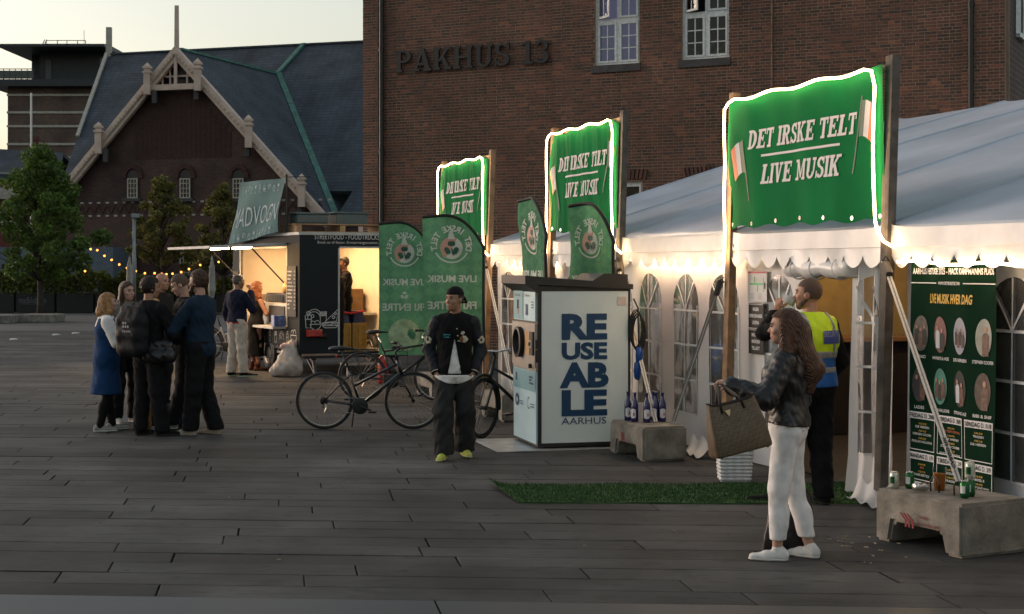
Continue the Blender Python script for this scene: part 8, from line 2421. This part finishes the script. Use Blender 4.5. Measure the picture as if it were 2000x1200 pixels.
sf = Soft(.016, .05); b0 = f.j['chest'] + np.array([.0, -.2, -.1]); sf.cap(b0 + [-.08, 0, -.2], b0 + [.08, 0, -.2], .10, k=.06).cap(b0 + [-.08, 0, .14], b0 + [.08, 0, .14], .09, k=.06).wrinkle(.006, 30); worn(sf, "backpack", C_BLK, "black backpack on the man with the shaved head", "backpack")

f = Fig("bearded man in dark blue shirt with folded arms at the right of the group", ground(392, 850), (-.9, .35), 1.90, SK['fair'], .012, yaw=.05, bulk=1.05, elR=(.15, .10, .64), wrR=(-.03, .16, .645), elL=(-.15, .10, .64), wrL=(.03, .17, .66), anL=(-.05, .04, .045), anR=(.07, -.06, .045))
H = f.H
f.body([f.hand('R', (-1, .1, 0), (0, -1, 0), .35, .007), f.hand('L', (1, -.1, 0), (0, -1, 0), .35, .007)], hh=.007); f.face_hair(H_BRN)
f.short_hair(H_BRN, .010, -.05, volume=1.03, wr=(.005, 100))
sf = Soft(.007, .015); sf.cap(f.hp(-.034, .02, -.03), f.hp(-.018, .04, -.062), .013 * H).cap(f.hp(.034, .02, -.03), f.hp(.018, .04, -.062), .013 * H).cap(f.hp(-.018, .043, -.06), f.hp(.018, .043, -.06), .016 * H).cap(f.hp(-.014, .056, -.028), f.hp(.014, .056, -.028), .005 * H).wrinkle(.002, 150); sf.build("beard", H_BRN, f.root)
mb = MB()
for sx in (-1, 1): mb.ball(f.hp(sx * .02, .05, .05), (.026, .012, .018), 8, rot=Matrix(f.Rh)); mb.tube([f.hp(sx * .034, .045, .05), f.hp(sx * .048, .0, .04)], .003, 5)
mb.build("sunglasses", m_rubber, f.root, True)
f.garment("shirt", C_BLUE, ('T', 'lo', 'A'), .024, [((0, 0, .475), (0, 0, -1)), ((0, 0, .853), (0, 0, 1))], (.006, 30), arm_to=.93); f.trousers(C_BLK, .018, .035); f.shoes(C_BEI, C_BEI, 1.1)

f = Fig("bald man in dark jacket farther back behind the group", ground(313, 792), (.85, -.35), 1.86, SK['ruddy'], .014, yaw=-.1, bulk=1.1)
f.body([f.hand('R', (0, .2, -1), (-1, 0, 0), .5, .008), f.hand('L', (0, .2, -1), (1, 0, 0), .5, .008)], hh=.008); f.face_hair(H_STUB)
f.garment("jacket", C_OLV, ('T', 'lo', 'A'), .026, [((0, 0, .5), (0, 0, -1)), ((0, 0, .86), (0, 0, 1))], (.006, 30)); f.trousers(C_BLK, .014, .03); f.shoes(C_BLK, C_SOLEB)
# bags on the ground between them
WORLD[0] = True
g_ = ground(318, 838); q = np.array([g_[0], g_[1], 0.])
sf = Soft(.014, .04); sf.cap(q + [-.14, 0, .1], q + [.14, .05, .1], .11).cap(q + [-.1, 0, .18], q + [.1, .03, .2], .09).cut((0, 0, .005), (0, 0, -1)).wrinkle(.012, 26); tag(sf.build("blue_bag", cloth("bag_blue_nylon", (.012, .02, .05), .5), None), "crumpled dark blue bag on the ground inside the group", "bag")
g_ = ground(281, 842); q = np.array([g_[0], g_[1], 0.])
sf = Soft(.012, .02); sf.cap(q + [0, 0, .08], q + [.02, 0, .22], .09, .085, flat=((0, 1, 0), .6)).cut((0, 0, .005), (0, 0, -1)).cut((0, 0, .27), (0, 0, 1)).wrinkle(.008, 34); tag(sf.build("paper_bag", cloth("brown_paper", (.3, .17, .07)), None), "brown paper bag on the ground inside the group", "bag")
WORLD[0] = False

# ---------------------------------------------------------------- customers and staff at the food trailer
f = Fig("man in navy sweater and off white cargo trousers queuing at the trailer", ground(463, 736), (.62, .78), 1.80, SK['tan'], .014, yaw=-.35, bulk=1.06, elR=(.15, .07, .66), wrR=(.06, .12, .83), anL=(-.08, -.01, .045), anR=(.07, .02, .045), toeL=(-.03, .12), toeR=(.09, .10))
f.body([f.hand('R', (-.3, .2, .9), (-.6, -.6, 0), .8, .008), f.hand('L', (0, .2, -1), (1, 0, 0), .5, .008)], hh=.009); f.face_hair(H_LBR)
f.short_hair(hair_mat("hair_grey", (.12, .10, .085)), .004, -.035)
f.garment("sweater", C_NAVY, ('T', 'lo', 'A'), .028, [((0, 0, .535), (0, 0, -1)), ((0, 0, .855), (0, 0, 1))], (.006, 30), arm_to=.95, extra=lambda sf: sf.chain([f.j['neck'] + np.array([.06, -.03, -.0]), f.j['neck'] + np.array([0, -.10, -.05]), f.j['neck'] + np.array([-.06, -.03, 0])], [.03, .04, .03]))
f.garment("red_hem", cloth("cloth_red", (.35, .02, .03)), ('T', 'lo'), .024, [((0, 0, .522), (0, 0, -1)), ((0, 0, .54), (0, 0, 1))], None)
f.trousers(cloth("cargo_offwhite", (.50, .44, .37)), .016, .03, .57, .04, (.008, 24), "cargo_trousers"); f.shoes(C_BLK, M("sole_bright", (.5, .6, .4), .6), 1.1)
for sx, sd in ((1, 'R'), (-1, 'L')):
    c = (f.j['hip' + sd] * .35 + f.j['kn' + sd] * .65) + np.array([sx * .075, -.01, .02]); mb = MB(); mb.bbox(c, (.04, .13, .17), .015); mb.build("cargo_pocket", cloth("cargo_offwhite", (.50, .44, .37)), f.root)
f = Fig("woman in long black dress with wavy auburn hair at the serving hatch", ground(500, 724), (.80, .60), 1.66, SK['ruddy'], .014, yaw=-.1, female=True, elR=(.14, .06, .64), wrR=(.06, .17, .66), elL=(-.13, .06, .64), wrL=(-.05, .17, .66))
f.body([f.hand('R', (-.6, .7, .2), (0, 0, 1), .7, .008), f.hand('L', (.6, .7, .2), (0, 0, 1), .7, .008)], bare='LR', hh=.009); f.face_hair(H_RED)
f.garment("long_dress", C_BLK, ('T', 'lo'), .012, [((0, 0, .16), (0, 0, -1)), ((0, 0, .79), (0, 0, 1)), lambda P: np.abs(P[:, 0]) - .105 * f.H], (.006, 22), extra=lambda sf: sf.cap(f.j['pelvis'], np.array([0, 0, .12]) * f.H, .085 * f.H, .095 * f.H, k=.05))
f.shoes(C_BRS, C_SOLEB)
for sd in 'LR':
    a = f.j['an' + sd]; mb = MB(); mb.tube([a + np.array([0, 0, .0]), a + np.array([0, .0, .1])], [.05, .055], 12); mb.build("boot_shaft", C_BRS, f.root, True)
sf = Soft(.012, .03); sf.ell(f.hp(0, -.008, .016), np.array([.055, .066, .064]) * f.H, f.Rh); sf.chain([f.hp(0, -.04, 0), f.j['neck'] + np.array([0, -.08, 0]), f.j['chest'] + np.array([0, -.13, 0.03])], [.085, .11, .06])
sf.chain([f.hp(.04, 0, 0), f.j['shR'] + np.array([-.03, .0, .03]), f.j['shR'] + np.array([-.02, .03, -.1])], [.04, .055, .03]); sf.fn(lambda P: np.minimum(((P - f.j['head']) @ f.Rh)[:, 1] - .02 * f.H, .04 * f.H - ((P - f.j['head']) @ f.Rh)[:, 2])).wrinkle(.012, 60); sf.build("wavy_hair", H_RED, f.root)

p = TP(.62, .93, 0)
f = Fig("trailer worker in black standing in the lit rear doorway", (p.x, p.y), (-.75, .66), 1.62, SK['ruddy'], .014, yaw=.1, pitch=-.25, female=True, z=Z0 + .004, bulk=1.05, elL=(-.14, .05, .64), wrL=(-.07, .17, .63), elR=(.13, .07, .63), wrR=(.10, .2, .60), group="staff inside the trailer")
f.body([f.hand('R', (-.2, .9, 0), (0, 0, -1), .5, .008), f.hand('L', (.2, .9, 0), (0, 0, -1), .5, .008)], bare='LR', hh=.009); f.face_hair(H_RED)
f.garment("t_shirt", C_BLK, ('T', 'lo', 'A'), .018, [((0, 0, .5), (0, 0, -1)), ((0, 0, .85), (0, 0, 1))], (.005, 34), arm_to=.0, armb=1.2)
f.garment("long_apron", C_BLK, ('P',), .02, [((0, 0, .03), (0, 0, -1)), ((0, 0, .6), (0, 0, 1))], (.005, 24), extra=lambda sf: sf.cap(f.j['pelvis'], np.array([0, 0, .06]) * f.H, .088 * f.H, .075 * f.H, k=.05)); f.shoes(C_BLK, C_SOLEB)
f.short_hair(H_RED, .008, -.04)
sf = Soft(.01, .01); sf.ell(f.hp(0, -.06, -.01), (.04, .04, .045)).chain([f.hp(0, -.07, -.02), f.hp(0, -.07, -.07), f.hp(0, -.06, -.11)], [.03, .028, .012]).wrinkle(.006, 90); sf.build("braid", H_RED, f.root)
p = TP(.72, .95, 0); p = TP(1.02, 1.25, 0)
f = Fig("trailer worker in black half hidden behind the hatch edge", (p.x, p.y), (-.80, -.3), 1.72, SK['ruddy'], .016, z=Z0 + .004, elL=(-.14, .07, .64), wrL=(-.09, .17, .6), group="staff inside the trailer")
f.body([f.hand('R', (0, .2, -1), (-1, 0, 0), .5, .008), f.hand('L', (0, .9, -.2), (0, 0, -1), .5, .008)], hh=.009); f.face_hair(H_DRK); f.short_hair(H_DRK, .006, -.03)
f.garment("t_shirt", C_BLK, ('T', 'lo', 'A'), .018, [((0, 0, .5), (0, 0, -1)), ((0, 0, .85), (0, 0, 1))], (.005, 34), arm_to=.3, armb=1.2); f.trousers(C_BLK, .016, .03); f.shoes(C_BLK, C_SOLEB)
WORLD[0] = True
# ================================================================== TREES, HEDGES, LIGHTS
m_bark = M("bark", (.05, .042, .034), .9, var=.35, scale=14, bump=.5, bscale=30)
m_leaf = M("leaf_green", (.085, .15, .022), .6, var=.35, scale=1.2, island=.45, trans=.35)
m_leaf2 = M("leaf_yellowing", (.13, .125, .025), .6, var=.4, scale=1.1, island=.5, trans=.35)
m_hedge = M("hedge_leaf", (.12, .14, .022), .6, var=.4, scale=1.6, island=.5, trans=.35)
def leaf_cloud(name, pts, size, mat, parent):
    n = len(pts); P = np.asarray(pts)
    a = rng.normal(size=(n, 3)); a /= np.linalg.norm(a, axis=1)[:, None]
    b = rng.normal(size=(n, 3)); b -= a * (a * b).sum(1)[:, None]; b /= np.linalg.norm(b, axis=1)[:, None]
    s = (size * rng.uniform(.6, 1.3, n))[:, None]
    c = np.cross(a, b)
    V = np.stack([P - b * s, P + a * s * .55 + c * s * .12, P + b * s, P - a * s * .55 + c * s * .12], 1).reshape(-1, 3)
    Q = np.arange(4 * n).reshape(n, 4)
    me = np_mesh(name, V, Q); me.polygons.foreach_set("use_smooth", np.zeros(n, dtype=bool)); me.materials.append(mat)
    return link(name, me, parent)
def tree(base, H, trunk_h, rmax, label, leaves, size, mat, lobes=46, shape=1., seed=1, r_tr=.11):
    rs = np.random.default_rng(seed)
    root = tag(empty("tree", (base[0], base[1], 0)), label, "tree", "trees at the edge of the plaza")
    B = Vector((base[0], base[1], 0))
    mb = MB(); mb.tube([B + Vector((0, 0, -.02)), B + Vector((.02, 0, trunk_h * .5)), B + Vector((-.03, .02, trunk_h)), B + Vector((0, 0, H * .85))], [r_tr, r_tr * .8, r_tr * .65, .015], 10)
    mb.build("trunk", m_bark, root, True)
    cen = []; mb = MB()
    for i in range(lobes):
        t = (i + .5) / lobes; z = trunk_h * .92 + (H - trunk_h) * t ** .9
        prof = min(1., .55 + 2.2 * t) * (1 - t) ** .62 * 1.12
        rr = rmax * prof * rs.uniform(.35, 1.3); a = i * 2.4 + rs.uniform(-.5, .5)
        c = np.array([base[0] + rr * math.cos(a), base[1] + rr * math.sin(a), z + rs.uniform(-.2, .2)])
        lr = rmax * (.12 + .2 * rs.random()) * (1 - .3 * t); cen.append((c, lr))
        st = B + Vector((0, 0, max(trunk_h * .8, z - rr * .7 - .2))); en = Vector(c)
        mb.tube([st, st.lerp(en, .5) + Vector((0, 0, .12)), en], [.035 * (1 - t) + .012, .02, .006], 5)
    mb.build("branches", m_bark, root, True)["kind"] = "stuff"
    w_ = np.array([l ** 2 for _, l in cen]); w_ /= w_.sum()
    k = rs.choice(len(cen), leaves, p=w_)
    d = rs.normal(size=(leaves, 3)); d /= np.linalg.norm(d, axis=1)[:, None]
    rad = rs.uniform(.35, 1., leaves) ** .55
    P = np.array([cen[i][0] for i in k]) + d * (np.array([cen[i][1] for i in k]) * rad)[:, None] * np.array([1.15, 1.15, .85])
    leaf_cloud("crown", P, size, mat, root)
g1 = ground(78, 622)
tree(g1, 6.2, 1.75, 1.95, "big green tree standing before the hedge at the left", 15000, .085, m_leaf, 70, seed=3, r_tr=.13)
tree((at(318, 500, 62).x, 62), 5.55, 2.0, 1.3, "slender yellowing tree in front of the brick gable", 8000, .075, m_leaf2, 46, seed=5)
tree((at(436, 500, 64).x, 64), 5.3, 1.9, 1.35, "yellowing tree just left of the food trailer sign", 8000, .075, m_leaf2, 46, seed=9)
# low concrete tree beds
def bed(px0, px1, y, h, lab):
    a = ground(px0, y); b = ground(px1, y); mb = MB(); L = b[0] - a[0]
    mb.bbox(((a[0] + b[0]) / 2, a[1] + .6, h / 2), (L, 1.2, h), .03); tag(mb.build("tree_bed", m_conc), lab, "planter", "low concrete beds")
bed(36, 108, 630, .27, "low concrete bed round the foot of the big tree"); bed(-60, 20, 632, .27, "low concrete bed at the left edge of the picture")
# hedge in black planter screens
hy = 64.
segs = [(-60, 28), (31, 107), (110, 183), (186, 262), (265, 340), (343, 418), (421, 470)]
hl = ["at the left edge", "bearing pale lettering", "right of the tree trunk", "behind the blond woman", "behind the bald man", "behind the bearded man", "beyond the white trousered man"]
for k, (p0, p1) in enumerate(segs):
    x0 = (p0 - 1000) / F * hy; x1 = (p1 - 1000) / F * hy
    root = tag(empty("hedge_planter", ((x0 + x1) / 2, hy, 0)), "black planter screen with a leafy hedge %s" % hl[k], "planter", "black hedge planters")
    mb = MB(); mb.bbox(((x0 + x1) / 2, hy + .25, .42), (x1 - x0 - .03, .5, .82), .02); bxo = mb.build("box", M("black_screen", (.006, .007, .008), .6), root)
    n = 2600; hh = 1.72 if k < 4 else 1.35
    P = np.stack([rng.uniform(x0, x1, n), hy + .25 + rng.normal(0, .16, n), rng.uniform(.75, 1., n)], 1)
    top = hh + .18 * np.sin(P[:, 0] * 3.1) + .12 * np.sin(P[:, 0] * 7.7 + 1); P[:, 2] = .72 + (top - .72) * rng.random(n) ** .75
    leaf_cloud("hedge", P, .07, m_hedge, root)
    if k == 1:
        printed("lettering", text_in_rect("madklubben", x0 + .12, x1 - .35, .40, .66, -.005, 0, 0), M("screen_print", (.12, .15, .16), .6), bxo, lambda x, y, off: Vector((x, hy - .006, y)))
        printed("print_line", rect_vf(x0 + .15, x1 - .35, .36, .37, 0), M("screen_print", (.12, .15, .16), .6), bxo, lambda x, y, off: Vector((x, hy - .006, y)))
# lamp post, folded parasols
lp = tag(empty("lamp_post", (at(262, 500, 57).x, 57, 0)), "slim grey lamp post with a square head behind the group", "lamp post")
bx_ = at(262, 500, 57).x; m_galv = M("galvanised_steel", (.25, .29, .31), .5, metal=.5)
mb = MB(); mb.tube([(bx_, 57, 0), (bx_, 57, 3.75)], [.075, .055], 10); mb.build("pole", m_galv, lp, True)
mb = MB(); mb.bbox((bx_ + .05, 57, 3.82), (.28, .2, .15), .015); mb.build("head", m_galv, lp)
for k, px in enumerate((253, 414)):
    x = at(px, 500, 60).x; pr = tag(empty("folded_parasol", (x, 60, 0)), ("folded pale parasol beside the lamp post" if k == 0 else "folded pale parasol left of the food trailer"), "parasol", "folded parasols")
    mb = MB(); mb.tube([(x, 60, 0), (x, 60, 2.35)], .025, 8); mb.build("pole", m_galv, pr)
    sf = Soft(.03, .04); sf.chain([(x, 60, 2.3), (x, 60, 1.9), (x, 60, 1.0), (x, 60, .75)], [.04, .1, .14, .10]).wrinkle(.02, 20, (1, 1, .15)); sf.build("canopy", M("pale_canvas", (.34, .33, .29), .8), pr)
# strings of bulbs
m_bulb = ME("string_bulb", (1., .30, .05), 1.)
def string(pts, Y, lab, extra=()):
    root = tag(empty("string_lights", tuple(at(*pts[len(pts) // 2], Y))), lab, "string lights", "strings of warm bulbs")
    W3 = [at(px, py - 3, Y) for px, py in pts]
    mb = MB(); mb.tube(W3, .008, 4); mb.build("cable", m_black_metal, root)
    for px, py in pts[1:-1]:
        c = at(px, py, Y); mb = MB(); mb.ball(c, .042, 8); mb.build("bulb", m_bulb, root, True)
        mb = MB(); mb.tube([c + Vector((0, 0, .04)), c + Vector((0, 0, .1))], .018, 6); mb.build("socket", m_black_metal, root)
string([(150, 462), (168, 478), (177, 487), (190, 489), (204, 500), (218, 508), (233, 517), (248, 524), (265, 530), (283, 534), (302, 534), (316, 535), (325, 536), (337, 535), (354, 532), (369, 526), (391, 518), (420, 505)], 60.5, "string of warm bulbs sagging in front of the brick gable")
string([(20, 460), (60, 472), (85, 494), (146, 499), (166, 530), (180, 540)], 61, "string of warm bulbs under the big tree")
string([(300, 470), (337, 487), (349, 486), (345, 475), (427, 512), (440, 500)], 62.5, "short string of warm bulbs in the slender trees")
# white studs on the paving
for k, (px, py, lab) in enumerate(((27, 664, "small white paving stud at the far left"), (110, 655, "small white paving stud in the middle of three"), (148, 652, "small white paving stud nearest the group"))):
    g_ = ground(px, py); mb = MB(); mb.lathe([(.11, 0.001), (.11, .02), (.07, .035), (.002, .036)], (g_[0], g_[1], 0), 16); tag(mb.build("road_stud", m_white, None, True), lab, "road stud", "white studs in the paving")
